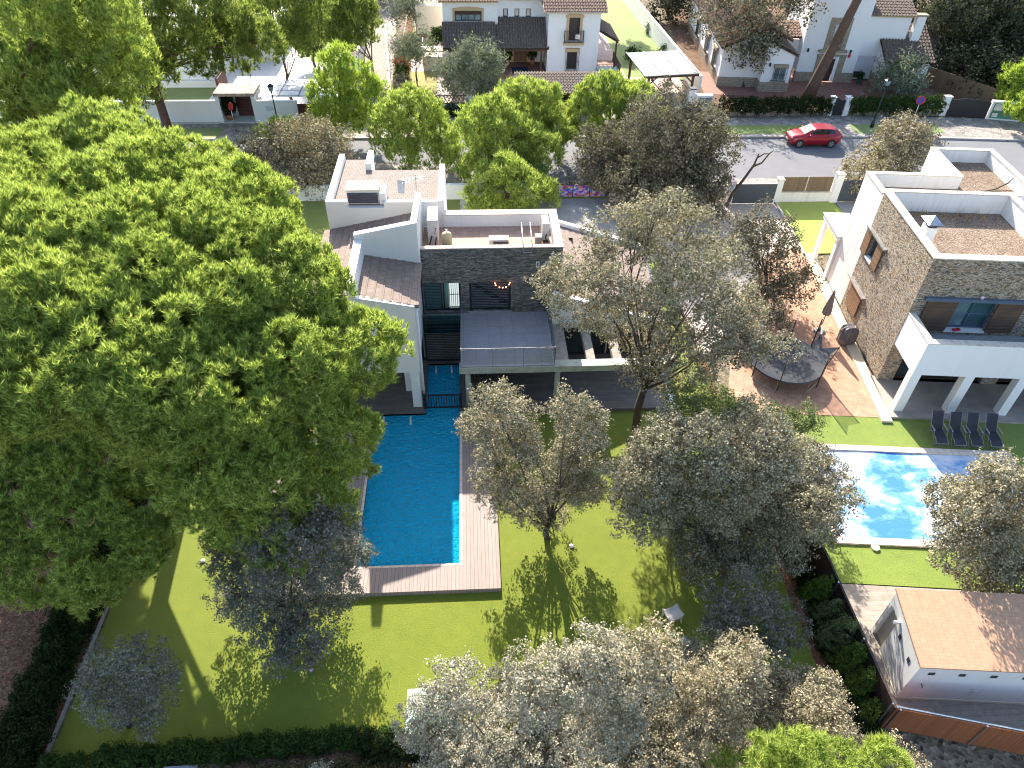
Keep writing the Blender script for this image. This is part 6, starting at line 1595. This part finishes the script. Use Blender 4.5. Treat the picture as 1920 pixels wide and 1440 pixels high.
('oak', 'holm_oak', 'dark oak with a bare leaning trunk before the white cottage gable', 'tree', 'holm oaks', (26.09, 68.3), 4.2, [(22.27, 68.78, 6.89, 1.45, 1.45), (24.27, 69.07, 7.0, 1.69, 1.69), (26.93, 68.35, 6.22, 1.59, 1.59), (23.62, 68.33, 5.69, 1.46, 1.46), (26.1, 68.01, 5.2, 1.47, 1.47), (28.1, 69.64, 7.13, 1.5, 1.5), (29.37, 67.73, 7.17, 1.25, 1.25), (25.36, 67.35, 3.34, 0.56, 0.56), (26.7, 67.65, 3.94, 0.51, 0.51)], {'tone': 5, 'den': 0.5}),
('oak', 'holm_oak', 'big dark oak right of the chimney beyond the reed fence', 'tree', 'holm oaks', (46.0, 72.0), 1.04, [(48.36, 73.09, 4.53, 2.29, 2.29), (50.16, 72.5, 5.17, 2.71, 2.71), (53.18, 72.72, 3.67, 2.77, 2.77), (48.82, 73.09, 2.32, 2.18, 2.18), (50.21, 71.35, 2.59, 2.7, 2.7), (51.39, 69.0, 2.33, 2.27, 2.27), (47.14, 70.9, 1.64, 1.19, 1.19), (46.63, 66.78, 1.98, 1.65, 1.65), (47.61, 64.88, 1.99, 1.63, 1.63), (45.59, 71.11, 5.99, 1.43, 1.43)], {'tone': 6}),
('oak', 'holm_oak', 'dark tree at the top right corner behind the big dark oak', 'tree', 'holm oaks', (56.0, 78.0), 1.32, [(55.76, 77.2, 4.96, 2.92, 2.92), (53.56, 78.45, 5.14, 2.18, 2.18), (58.3, 76.94, 2.49, 2.6, 2.6), (53.12, 69.17, 2.27, 2.02, 2.02)], {'tone': 6}),
('oak', 'holm_oak', 'dark tree at the top edge right of the long side lawn', 'tree', 'holm oaks', (24.0, 92.0), 1.15, [(22.88, 90.47, 1.88, 1.58, 1.58), (24.89, 88.41, 2.0, 1.77, 1.77), (24.1, 91.05, 2.87, 1.81, 1.81), (27.92, 91.64, 1.89, 1.62, 1.62)], {'tone': 6}),
('olive', 'olive_tree', 'round silvery olive tree in front of the porch', 'tree', 'olive trees', (1.1, 64.3), 1.3, [(0.67, 63.52, 4.02, 1.1, 1.1), (-0.58, 63.68, 3.1, 1.11, 1.11), (1.59, 64.13, 3.12, 1.11, 1.11), (-1.55, 64.59, 2.08, 0.92, 0.92), (0.65, 63.72, 2.37, 1.31, 1.31), (2.27, 63.68, 2.51, 0.86, 0.86), (-0.16, 63.32, 1.51, 1.01, 1.01), (1.56, 63.45, 1.46, 0.91, 0.91), (-1.09, 63.74, 1.6, 0.76, 0.76)], {}),
('olive', 'olive_tree', 'thin two stemmed olive on the yellow lawn by the side fence', 'tree', 'olive trees', (-5.04, 70.15), 1.2, [(-5.62, 69.73, 3.2, 0.71, 0.71), (-4.54, 69.87, 3.34, 0.66, 0.66), (-5.34, 69.96, 2.48, 0.72, 0.72), (-4.16, 70.55, 2.01, 0.67, 0.67), (-4.45, 70.15, 2.61, 0.55, 0.55), (-5.88, 70.37, 2.26, 0.5, 0.5)], {'den': 0.35}),
('olive', 'olive_tree', 'olive at the top edge by the cobbled drive', 'tree', 'olive trees', (-5.81, 85.34), 1.13, [(-6.92, 85.44, 2.89, 1.19, 1.19), (-5.21, 85.53, 2.76, 1.33, 1.33), (-5.98, 85.78, 1.84, 0.93, 0.93), (-4.53, 85.03, 2.25, 0.92, 0.92), (-6.06, 85.55, 3.7, 1.06, 1.06)], {}),
('olive', 'olive_tree', 'silvery olive against the white cottage behind the street lamp', 'tree', 'olive trees', (40.15, 65.79), 0.85, [(38.72, 65.82, 2.03, 0.9, 0.9), (39.52, 65.89, 2.38, 0.9, 0.9), (40.86, 66.2, 1.56, 0.91, 0.91), (39.14, 65.25, 1.55, 1.07, 1.07), (39.93, 64.65, 1.38, 0.77, 0.77), (38.6, 65.62, 1.43, 0.66, 0.66), (41.13, 65.75, 1.23, 0.55, 0.55)], {}),
('pine', 'young_pine', 'bright green young pine before the lattice fence across the road', 'tree', 'young pines along the street', (-4.7, 52.0), 0.99, [(-4.3, 51.83, 4.67, 0.94, 0.94), (-5.3, 51.61, 3.99, 1.26, 1.26), (-3.57, 51.51, 4.01, 1.26, 1.26), (-6.21, 52.61, 2.2, 1.25, 1.25), (-4.3, 52.11, 2.39, 1.56, 1.56), (-2.53, 52.28, 2.31, 1.29, 1.29), (-5.27, 50.66, 1.6, 1.04, 1.04), (-3.3, 50.44, 1.67, 1.16, 1.16), (-2.09, 52.34, 1.54, 0.83, 0.83)], {'ts': 0.34, 'den': 0.8}),
('pine', 'young_pine', 'tall bright pine on the near verge behind the villa roof terrace', 'tree', 'young pines along the street', (1.6, 49.0), 1.01, [(1.57, 49.31, 4.84, 1.12, 1.12), (0.25, 47.95, 4.46, 1.26, 1.26), (2.1, 48.5, 4.03, 1.45, 1.45), (3.4, 48.39, 3.69, 1.15, 1.15), (-0.54, 49.52, 2.46, 1.18, 1.18), (1.38, 49.39, 2.1, 1.58, 1.58), (3.32, 49.57, 1.81, 1.39, 1.39), (5.11, 48.09, 2.65, 1.11, 1.11), (0.19, 47.86, 1.61, 1.07, 1.07), (2.04, 46.67, 1.75, 1.28, 1.28), (4.37, 47.84, 1.58, 1.04, 1.04), (-0.95, 49.01, 1.69, 0.87, 0.87)], {'ts': 0.34, 'den': 0.8}),
('pine', 'young_pine', 'rounded bright pine in front of the tiled carport roof', 'tree', 'young pines along the street', (4.4, 52.6), 1.06, [(4.16, 51.93, 5.24, 1.08, 1.08), (3.07, 52.89, 4.35, 1.19, 1.19), (5.18, 52.08, 4.45, 1.27, 1.27), (2.67, 52.55, 3.38, 1.37, 1.37), (4.7, 52.85, 3.05, 1.57, 1.57), (6.33, 53.03, 2.97, 1.12, 1.12), (4.1, 52.53, 1.95, 1.39, 1.39), (5.95, 52.6, 1.7, 1.3, 1.3), (6.64, 51.9, 2.61, 0.83, 0.83)], {'ts': 0.34, 'den': 0.8}),
('pine', 'young_pine', 'dome shaped bright pine next to the dark round oak', 'tree', 'young pines along the street', (11.4, 54.5), 0.92, [(10.83, 54.32, 4.59, 1.24, 1.24), (9.31, 54.58, 3.86, 1.34, 1.34), (12.76, 55.22, 3.61, 1.37, 1.37), (8.46, 53.86, 3.04, 1.23, 1.23), (10.54, 53.96, 2.99, 1.62, 1.62), (12.52, 53.57, 3.13, 1.48, 1.48), (13.85, 53.74, 3.26, 1.01, 1.01), (9.34, 53.53, 1.92, 1.28, 1.28), (11.48, 53.82, 1.79, 1.44, 1.44), (13.51, 54.53, 1.78, 1.03, 1.03), (8.84, 52.53, 1.38, 0.7, 0.7)], {'ts': 0.34, 'den': 0.8}),
('pine', 'young_pine', 'low yellow green pine in the front garden right behind the villa', 'tree', 'young pines along the street', (2.4, 44.8), 0.56, [(2.12, 44.44, 3.08, 0.76, 0.76), (1.24, 44.78, 2.28, 0.97, 0.97), (2.82, 44.13, 2.58, 1.04, 1.04), (0.68, 44.54, 1.44, 0.97, 0.97), (2.11, 44.12, 1.64, 1.12, 1.12), (3.72, 44.02, 1.86, 0.96, 0.96), (4.86, 44.45, 1.35, 0.73, 0.73), (0.49, 44.19, 0.83, 0.57, 0.57), (2.68, 44.41, 0.69, 0.75, 0.75), (5.25, 45.19, 0.57, 0.54, 0.54)], {'ts': 0.36}),
('pine', 'young_pine', 'airy young pine left of the cobbled drive with visible branches', 'tree', 'young pines along the street', (-10.5, 56.4), 0.95, [(-9.67, 57.04, 6.23, 0.74, 0.74), (-10.27, 56.24, 5.52, 1.07, 1.07), (-8.93, 56.55, 5.34, 0.98, 0.98), (-9.97, 56.99, 4.12, 1.19, 1.19), (-11.31, 55.96, 3.76, 0.98, 0.98), (-8.19, 56.43, 4.07, 1.08, 1.08), (-9.69, 56.54, 2.81, 1.19, 1.19), (-7.46, 57.13, 3.94, 0.64, 0.64), (-10.86, 55.63, 2.45, 0.98, 0.98), (-8.41, 55.69, 2.41, 0.98, 0.98), (-11.85, 56.11, 1.85, 0.75, 0.75), (-9.78, 55.71, 1.45, 0.82, 0.82)], {'ts': 0.42, 'den': 0.75}),
('pine', 'young_pine', 'small bushy pine sprouting beside the lamp post by the white wall', 'tree', 'young pines along the street', (-14.6, 55.6), 0.52, [(-15.87, 55.45, 1.16, 0.65, 0.65), (-15.06, 55.53, 1.38, 0.5, 0.5), (-13.63, 55.55, 1.11, 0.7, 0.7), (-12.54, 55.44, 0.85, 0.7, 0.7), (-14.71, 55.61, 0.49, 0.6, 0.6)], {'ts': 0.36}),
('pine', 'young_pine', 'bright conifer at the right edge by the green notice board', 'tree', 'young pines along the street', (47.5, 61.5), 0.93, [(47.7, 61.56, 2.88, 1.18, 1.18), (48.31, 60.82, 1.77, 1.33, 1.33), (47.63, 61.05, 1.46, 0.85, 0.85), (46.56, 57.57, 1.62, 1.05, 1.05), (46.09, 57.6, 1.39, 0.7, 0.7)], {'ts': 0.34, 'den': 0.8}),
('pine', 'stone_pine', 'tall pine standing beyond the far end of the long side lawn', 'tree', 'tall stone pines', (13.5, 93.0), 8.0, [(13.5, 93, 10, 2.2, 1.6), (11.2, 92, 9.4, 1.8, 1.3), (16, 93.5, 9.6, 1.9, 1.4), (13, 95, 11, 2, 1.5), (15.2, 90.8, 9, 1.7, 1.2), (10, 94.5, 9.2, 1.6, 1.2)], {'ts': 0.5}),
('pine', 'stone_pine', 'tall stone pine rising over the entrance of the white walled house', 'tree', 'tall stone pines', (-24.6, 58.2), 5.2, [(-22.9, 56.92, 9.13, 2.15, 2.15), (-20.96, 58.21, 9.33, 2.37, 2.37), (-18.3, 56.51, 9.07, 2.28, 2.28), (-17.15, 59.81, 7.44, 1.88, 1.88), (-15.31, 56.86, 7.16, 1.39, 1.39), (-21.69, 58.46, 7.07, 2.1, 2.1), (-19.24, 60.33, 6.01, 1.82, 1.82), (-24.24, 57.69, 6.92, 1.89, 1.89), (-18.09, 60.54, 4.99, 1.07, 1.07), (-26.26, 59.36, 4.85, 1.43, 1.43), (-25.58, 58.44, 3.54, 1.3, 1.3), (-24.16, 58.84, 4.81, 1.29, 1.29), (-20.15, 58.63, 5.59, 1.05, 1.05), (-25.39, 57.5, 7.89, 1.58, 1.58)], {'ts': 0.42, 'straight': 1, 'den': 0.8}),
('pine', 'stone_pine', 'stone pine filling the top left corner of the view', 'tree', 'tall stone pines', (-27.5, 43.5), 5.5, [(-26.25, 45.89, 12.0, 1.98, 1.98), (-21.9, 41.27, 13.46, 1.75, 1.75), (-22.21, 44.63, 11.92, 1.87, 1.87), (-25.27, 43.42, 11.01, 1.89, 1.89), (-24.47, 45.71, 10.32, 1.96, 1.96), (-20.92, 43.03, 11.4, 1.69, 1.69), (-20.39, 45.6, 11.37, 1.5, 1.5), (-24.77, 41.8, 9.82, 1.85, 1.85), (-25.04, 45.97, 8.4, 1.99, 1.99), (-21.17, 43.06, 9.97, 1.7, 1.7), (-18.77, 41.92, 10.84, 1.24, 1.24), (-26.64, 42.73, 7.86, 1.8, 1.8), (-25.67, 44.15, 7.31, 1.83, 1.83), (-22.08, 41.17, 8.72, 1.59, 1.59), (-21.1, 42.94, 8.37, 1.39, 1.39), (-21.45, 41.06, 7.96, 1.19, 1.19), (-18.67, 41.35, 9.96, 1.0, 1.0), (-18.24, 41.85, 10.01, 0.85, 0.85), (-20.3, 42.15, 13.62, 1.55, 1.55), (-18.99, 42.37, 13.32, 1.39, 1.39)], {'ts': 0.34, 'den': 0.8}),
('pine', 'stone_pine', 'pine with the dark leaning trunk standing on the white canopy edge', 'tree', 'tall stone pines', (-16.01, 65.35), 2.25, [(-15.17, 65.63, 7.48, 1.69, 1.69), (-13.62, 66.29, 6.91, 1.7, 1.7), (-15.84, 65.25, 5.94, 1.35, 1.35), (-14.42, 65.86, 5.77, 1.36, 1.36), (-15.46, 66.4, 4.33, 1.04, 1.04), (-16.33, 65.4, 6.93, 1.13, 1.13)], {'ts': 0.5}),
('pine', 'stone_pine', 'pine with a reddish trunk on the lawn behind the white canopy', 'tree', 'tall stone pines', (-15.26, 74.14), 1.15, [(-14.25, 75.13, 4.16, 1.92, 1.92), (-12.28, 73.27, 5.56, 1.86, 1.86), (-14.36, 74.27, 2.73, 1.4, 1.4), (-13.12, 74.1, 3.35, 1.39, 1.39), (-14.63, 75.24, 5.06, 1.66, 1.66), (-15.21, 73.85, 1.88, 0.89, 0.89)], {'ts': 0.5}),
('pine', 'stone_pine', 'pine whose trunk leans over the cobbled drive', 'tree', 'tall stone pines', (-9.35, 71.96), 1.44, [(-10.97, 71.14, 6.1, 1.68, 1.68), (-10.53, 72.86, 4.3, 1.67, 1.67), (-11.76, 71.26, 4.05, 1.22, 1.22), (-11.37, 72.43, 2.54, 0.93, 0.93), (-9.68, 72.64, 5.41, 1.1, 1.1), (-12.52, 72.45, 4.87, 1.11, 1.11)], {'ts': 0.5}),
('pine', 'stone_pine', 'pine top poking in at the bottom edge among silver oaks', 'tree', 'tall stone pines', (7.2, 5.9), 2, [(6.24, 6.49, 4.8, 0.41, 0.41), (6.31, 5.98, 6.8, 0.41, 0.41), (7.0, 5.87, 7.32, 0.49, 0.49), (8.08, 5.93, 6.32, 0.43, 0.43), (9.74, 6.24, 5.33, 0.5, 0.5), (7.61, 6.52, 4.36, 0.54, 0.54), (7.61, 5.8, 6.42, 0.49, 0.49)], {'ts': 0.2, 'nb': 20}),
('pine', 'stone_pine', 'huge spreading stone pine covering the left garden and pool edge', 'tree', 'tall stone pines', (-13.1, 24.2), 7.0, [(-15.05, 26.06, 12.11, 1.64, 1.39), (-11.8, 23.95, 12.29, 1.53, 1.3), (-13.6, 17.68, 12.39, 1.48, 1.26), (-8.86, 20.67, 12.2, 1.38, 1.18), (-5.11, 16.17, 6.93, 1.72, 1.46), (-10.25, 15.13, 11.11, 1.39, 1.18), (-7.26, 15.56, 9.95, 1.69, 1.44), (-3.97, 18.33, 9.07, 1.51, 1.28), (-7.57, 18.12, 11.55, 1.3, 1.11), (-13.14, 19.42, 12.6, 1.63, 1.38), (-13.15, 15.12, 11.21, 1.85, 1.58), (-15.15, 21.14, 12.7, 1.49, 1.27), (-5.61, 16.88, 9.62, 1.82, 1.55), (-12.2, 17.08, 11.99, 1.77, 1.51), (-12.5, 22.17, 12.66, 1.41, 1.2), (-5.7, 19.48, 10.9, 1.47, 1.25), (-7.15, 20.42, 11.52, 1.72, 1.46), (-8.75, 16.54, 11.36, 1.41, 1.2), (-11.55, 14.74, 11.1, 1.44, 1.23), (-11.11, 19.5, 12.58, 1.29, 1.1), (-7.25, 14.5, 8.38, 1.92, 1.63), (-9.87, 18.06, 12.07, 1.46, 1.24), (-10.3, 24.86, 11.78, 1.82, 1.55), (-15.33, 23.93, 12.31, 1.71, 1.46), (-6.6, 15.3, 5.38, 2.29, 1.95), (-8.11, 22.89, 11.73, 1.75, 1.49), (-10.17, 20.47, 12.5, 1.29, 1.1), (-17.97, 25.16, 12.34, 1.78, 1.52), (-8.79, 14.97, 10.14, 1.84, 1.56), (-13.83, 26.74, 12.26, 1.84, 1.57), (-10.56, 16.61, 11.91, 1.27, 1.08), (-14.64, 24.68, 10.71, 1.1, 0.7), (-12.11, 23.04, 10.85, 1.1, 0.7), (-9.81, 20.48, 10.78, 1.1, 0.7), (-6.89, 16.97, 6.67, 1.1, 0.7), (-10.9, 16.16, 9.93, 1.1, 0.7), (-8.57, 16.49, 9.02, 1.1, 0.7), (-6.0, 18.65, 8.33, 1.1, 0.7), (-8.81, 18.49, 10.27, 1.1, 0.7), (-13.15, 19.5, 11.09, 1.1, 0.7), (-13.16, 16.15, 10.0, 1.1, 0.7), (-7.28, 17.52, 8.76, 1.1, 0.7), (-12.42, 17.68, 10.61, 1.1, 0.7), (-12.65, 21.65, 11.13, 1.1, 0.7), (-7.35, 19.55, 9.76, 1.1, 0.7), (-8.48, 20.28, 10.25, 1.1, 0.7), (-9.73, 17.26, 10.12, 1.1, 0.7), (-11.91, 15.85, 9.92, 1.1, 0.7), (-11.57, 19.57, 11.07, 1.1, 0.7), (-8.56, 15.67, 7.8, 1.1, 0.7), (-10.6, 18.44, 10.67, 1.1, 0.7), (-8.05, 16.29, 5.46, 1.1, 0.7), (-9.23, 22.21, 10.41, 1.1, 0.7), (-10.84, 20.32, 11.01, 1.1, 0.7), (-16.92, 23.98, 10.89, 1.1, 0.7), (-13.69, 25.21, 10.82, 1.1, 0.7), (-11.14, 17.31, 10.55, 1.1, 0.7), (-17.56, 27.83, 8.72, 1.25, 0.8), (-16.51, 23.02, 8.09, 1.25, 0.8), (-11.34, 23.48, 9.11, 1.25, 0.8), (-16.56, 24.63, 7.3, 1.25, 0.8), (-12.64, 23.81, 9.48, 1.25, 0.8), (-14.55, 24.08, 9.16, 1.25, 0.8), (-18.15, 29.5, 8.29, 1.25, 0.8), (-16.52, 28.46, 7.7, 1.25, 0.8), (-18.19, 26.33, 9.18, 1.25, 0.8), (-17.02, 29.46, 9.33, 1.25, 0.8), (-19.6, 23.65, 8.92, 1.25, 0.8), (-15.71, 25.94, 7.61, 1.25, 0.8), (-18.97, 25.37, 9.36, 1.25, 0.8), (-18.6, 23.66, 7.26, 1.25, 0.8), (-17.54, 24.29, 8.11, 1.25, 0.8), (-19.06, 28.35, 7.62, 1.25, 0.8), (-15.36, 23.29, 8.13, 1.25, 0.8), (-15.42, 29.31, 7.91, 1.25, 0.8), (-14.74, 25.23, 9.58, 1.25, 0.8), (-15.04, 27.49, 8.84, 1.25, 0.8)], {'ts': 0.22, 'nb': 20, 'tr': 0.4, 'straight': 1}),
('pine', 'stone_pine', 'low spreading stone pine over the brown litter at the left edge', 'tree', 'tall stone pines', (-17.8, 18.6), 3.0, [(-16.19, 19.48, 7.5, 1.61, 1.0), (-14.91, 19.43, 7.5, 1.29, 0.8), (-16.16, 18.54, 6.6, 1.17, 0.72), (-13.53, 17.96, 6.3, 1.38, 0.86), (-12.14, 18.39, 6.6, 1.22, 0.76), (-10.74, 17.76, 6.4, 1.18, 0.73), (-12.47, 16.71, 6.0, 1.33, 0.83), (-10.8, 16.41, 6.0, 1.24, 0.77), (-13.8, 16.17, 5.6, 1.36, 0.84), (-15.2, 16.23, 5.6, 1.4, 0.87), (-15.77, 15.08, 5.4, 1.39, 0.86), (-14.38, 14.75, 5.2, 1.48, 0.92), (-12.94, 14.91, 5.2, 1.45, 0.9), (-11.43, 15.12, 5.4, 1.28, 0.8), (-10.48, 15.44, 5.5, 0.97, 0.6), (-14.62, 13.43, 4.8, 1.28, 0.8), (-13.38, 13.45, 4.7, 1.18, 0.73), (-11.91, 13.51, 4.8, 1.22, 0.76), (-10.75, 13.92, 5.0, 0.9, 0.56), (-12.08, 12.73, 4.4, 0.76, 0.47), (-9.88, 16.85, 6, 0.77, 0.48)], {'ts': 0.22, 'nb': 20}),
]

for i, sp in enumerate(TREES): make_tree(sp, i)

# trees of which the photo shows mostly the trunk
def bole(label, pts, rads, twigs=()):
    t_ = T('pine_trunk', label, 'tree', pts[0])
    b = MB(); b.tube(pts, rads, 14)
    for q in twigs: b.tube(q, [.12, .09, .04][:len(q)], 7)
    obj('trunk', b, BARKP, t_, True)
    return t_
t_ = bole('huge bare pine trunk leaning across the cottage entrance tower', [(31.3, 65.2, 0), (31.6, 65.3, 1.5), (32.6, 65.6, 5), (33.9, 66.0, 10), (34.6, 66.2, 14)], [.62, .5, .42, .36, .3])
rng = np.random.default_rng(5)
lb_ = [(34.6 + rng.normal() * 2.2, 66.5 + rng.normal() * 2.2, 15.5 + rng.normal() * .8, 1.7, 1.3) for _ in range(9)]
P, D = clumps(lb_, .6, rng, 1.4); arr_mesh('crown', needles(P, D, rng, .6, .45, 14, 12, .05), 3, NEEDLE3, t_)
t_ = T('bare_branch_tree', 'dead leafless branch rising past the gate pillar toward the road', 'tree', (17.9, 44.9, 0))
b = MB(); b.tube([(17.9, 44.9, 0), (18.1, 44.8, 1.0), (18.7, 45.0, 1.9), (19.3, 45.3, 2.8), (19.5, 45.4, 3.6)], [.13, .12, .1, .085, .05], 8)
b.tube([(19.2, 45.3, 2.7), (19.9, 45.5, 2.9), (20.3, 45.6, 3.5), (20.6, 45.7, 3.7)], [.075, .065, .05, .025], 7); b.tube([(19.45, 45.4, 3.3), (19.9, 45.5, 3.55), (20.3, 45.6, 3.5)], [.05, .045, .03], 7)
obj('branch', b, BARKM, t_, True)

# hedges and shrubs: short rows of leaf masses, each one object
def shrub(name, label, cat, lobes, s, mat, group=None, den=1.0, per=10):
    rng = np.random.default_rng(len(label) * 7 + int(abs(lobes[0][0]) * 31))
    P, D = clumps(lobes, s * 2.0, rng, den * 3.0, -.9, .5)
    b0 = lobes[0]
    t_ = T(name, label, cat, (b0[0], b0[1], 0), None, group)
    arr_mesh('foliage', leaves(P, D, rng, 34, s * 1.9, s, s * .6), 4, mat, t_)
    bb = MB()
    for x, y, z, r, rz in lobes[:: max(1, len(lobes) // 12)]: bb.tube([(x, y, -.03), (x, y, z)], [.03, .015], 5)
    obj('stem', bb, BARKM, t_)
    return t_
rng0 = random.Random(12)
hl = []
y = 9.0
while y < 27:
    for dx in (0, .35): hl.append((-14.75 + dx + rng0.uniform(-.1, .1), y + rng0.uniform(-.1, .1), .55 + rng0.uniform(-.05, .1), .42, .62))
    y += .5
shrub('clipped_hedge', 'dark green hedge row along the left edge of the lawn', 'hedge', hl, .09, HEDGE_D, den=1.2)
hl = [(x * .42 - 13.6, 9.15 + rng0.uniform(-.12, .12) + .02 * x, .22, .3, .26 + rng0.uniform(0, .08)) for x in range(26)]
shrub('clipped_hedge', 'row of low round shrubs along the bottom edge of the lawn', 'hedge', hl, .07, HEDGE)
hl = [(-3.6 + .45 * k, 9.25 + rng0.uniform(-.1, .1), .35, .38, .4) for k in range(5)]
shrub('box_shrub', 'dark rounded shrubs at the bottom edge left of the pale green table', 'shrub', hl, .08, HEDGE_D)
hl = [(-8 + .5 * k, 8.5 + rng0.uniform(-.15, .15), .2, .35, .22) for k in range(15)]
shrub('dry_ground_plants', 'dry brownish ground plants below the bottom shrub row', 'plants', hl, .07, leaf_mat("dry_plant", (.07, .06, .03), (.14, .12, .055), (.22, .18, .10), .25), den=.7)
hl = [(12.5 + rng0.uniform(-.12, .12), 9.0 + .38 * k, .15 + rng0.uniform(0, .1), .34, .2) for k in range(31)]
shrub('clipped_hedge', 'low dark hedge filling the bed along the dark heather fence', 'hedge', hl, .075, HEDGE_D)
shrub('silver_shrub', 'small silvery white shrub at the bottom edge of the photo', 'shrub', [(-5.1, 8.3, .5, .45, .4), (-4.6, 8.2, .45, .35, .3)], .07, LEAF[3], den=.8)
for k, (x, y, r, h, lb) in enumerate(((12.45, 13.9, .48, 1.05, 'topmost round conifer of the row along the dark fence, yellow green'), (12.5, 13.0, .4, .95, 'second conifer of the row along the dark fence, slim and pale'),
        (12.5, 12.1, .55, 1.15, 'largest conifer in the middle of the row along the dark fence'), (12.55, 11.2, .5, 1.05, 'fourth conifer of the row along the dark fence'), (12.6, 10.4, .45, .95, 'fifth conifer of the row along the dark fence, low and dark'), (12.65, 9.6, .38, .6, 'lowest bright green shrub of the row by the fence corner'))):
    shrub('fence_conifer', lb, 'conifer', [(x, y, h * .45, r * .9, h * .5), (x + .1, y, h * .8, r * .7, h * .4), (x + .25, y + .05, h * 1.1, r * .45, h * .35)], .055, LEAF[1] if k in (1, 2) else leaf_mat("fence_conifer_leaf", (.05, .09, .02), (.11, .17, .035), (.20, .27, .06), .3), 'conifers along the dark fence')
hl = [(21.8 + .38 * k, 60.85 + rng0.uniform(-.06, .06), 1.0, .36, .62) for k in range(26)]
shrub('ivy_hedge', 'long dark clipped hedge hanging over the low stone wall left of the small gate', 'hedge', hl, .12, HEDGE_D, 'clipped hedges of the cottage')
hl = [(33.6 + .38 * k, 60.85 + rng0.uniform(-.06, .06), 1.0, .36, .62) for k in range(21)]
shrub('ivy_hedge', 'clipped hedge hanging over the low stone wall behind the no parking sign', 'hedge', hl, .12, HEDGE, 'clipped hedges of the cottage')
hl = [(-3.6 + .45 * k, 61.5, .4, .4, .42) for k in range(14)]
shrub('clipped_hedge', 'low clipped hedge at the foot of the lattice wall', 'hedge', hl, .17, HEDGE)
for k, (u_, v_, lb, mt) in enumerate(((-13.9, -4, 'mixed yellow green border plants at the end of the drive wall', LEAF[4]), (-14.0, -1.5, 'dark border shrub beside the cobbled drive', HEDGE), (-14.1, 2.5, 'green climbing shrub on the drive wall with yellow tips', LEAF[1]))):
    x, y, _ = H2.w(u_, v_)
    shrub('border_shrub', lb, 'shrub', [(x, y, .5, .55, .5), (x + .1, y + .9, .6, .5, .6), (x, y - .8, .45, .5, .45)], .16, mt, 'border plants by the drive wall')
x, y, _ = H2.w(-14.0, .6)
shrub('bougainvillea', 'red flowering bougainvillea on the drive wall', 'flowering shrub', [(x, y, .9, .45, .4), (x + .35, y - .4, .6, .35, .3), (x - .3, y + .4, .9, .3, .3)], .16, leaf_mat("red_flower", (.35, .02, .03), (.60, .06, .06), (.12, .16, .04), .4))
for k, (u_, v_, lb) in enumerate(((9.2, 4.5, 'low round shrub in the middle of the long side lawn'), (13.2, 6.0, 'green shrub at the foot of the wall beside the long side lawn'), (13.4, 3.0, 'second green shrub at the foot of the side lawn wall, nearer the gazebo'), (13.0, 13.0, 'pale bush at the far end of the long side lawn'))):
    x, y, _ = H2.w(u_, v_)
    shrub('lawn_shrub', lb, 'shrub', [(x, y, .4, .45, .4), (x + .3, y + .3, .5, .5, .5)], .18, HEDGE if k < 3 else OLIVE, 'shrubs of the side lawn')
shrub('dark_undergrowth', 'dark evergreen undergrowth behind the reed fence at the right edge', 'undergrowth', [(48.5 + rng0.uniform(-1.5, 1.5) + k * .6, 65 + k * 1.1 + rng0.uniform(-1, 1), 1.1, 1.3, 1.3) for k in range(9)], .22, HEDGE_D)
shrub('dark_undergrowth', 'dark evergreen mass behind the cottage at the top right', 'undergrowth', [(40 + 3.2 * k + rng0.uniform(-1, 1), 84 + rng0.uniform(-3, 3), 1.8, 2.6, 2.6) for k in range(9)], .3, HEDGE_D, den=.7)
shrub('dark_undergrowth', 'dark trees behind the pine lawn at the top edge', 'undergrowth', [(-36 + 3.4 * k + rng0.uniform(-1, 1), 97 + rng0.uniform(-3, 3), 2.2, 3.0, 3.0) for k in range(8)], .32, HEDGE, den=.7)
# potted plants
def potted(loc, r, h, mat, lb, leaf, group='potted plants'):
    t_ = T('potted_plant', lb, 'potted plant', loc, None, group)
    x, y, z = loc
    obj('pot', MB().lathe(x, y, [(r * .65, z), (r * .95, z + r * 1.5), (r, z + r * 1.6), (r * .8, z + r * 1.6)], 16), mat, t_, True)
    rng = np.random.default_rng(int(abs(x) * 100))
    c = z + r * 1.6 + h * .55
    P, D = shell([(x, y, c, h * .45, h * .55)], 60, rng, .5, -.8)
    arr_mesh('foliage', leaves(P, D, rng, 8, .12, .22, .07, .8), 4, leaf, t_)
for u_, v_, lb in ((-3.65, 2.3, 'terracotta pot with a spiky plant left of the oak front door'), (-1.2, 2.3, 'terracotta pot with a spiky plant right of the oak front door')):
    x, y, _ = H2.w(u_, v_); potted((x, y, .3), .28, .9, TERRA, lb, HEDGE)
x, y, _ = H2.w(-10.6, 7.5); potted((x, y, .0), .35, 1.6, BRICKPAVE, 'round dark clipped bush in a pot left of the porch house', HEDGE)
potted((-20.2, 60.6, .1), .3, 1.3, TERRA, 'terracotta pot with a dark shrub inside the white street portal', HEDGE_D)
x, y, _ = H3.w(14.0, 1.6); potted((x, y, .03), .28, .6, plain("green_pot", (.02, .12, .09), .5), 'green pot with a small plant before the white roller blinds', HEDGE)
potted((17.4, 63.9, .03), .25, .5, TERRA, 'terracotta pot with a leafy plant on the gazebo terrace', HEDGE)
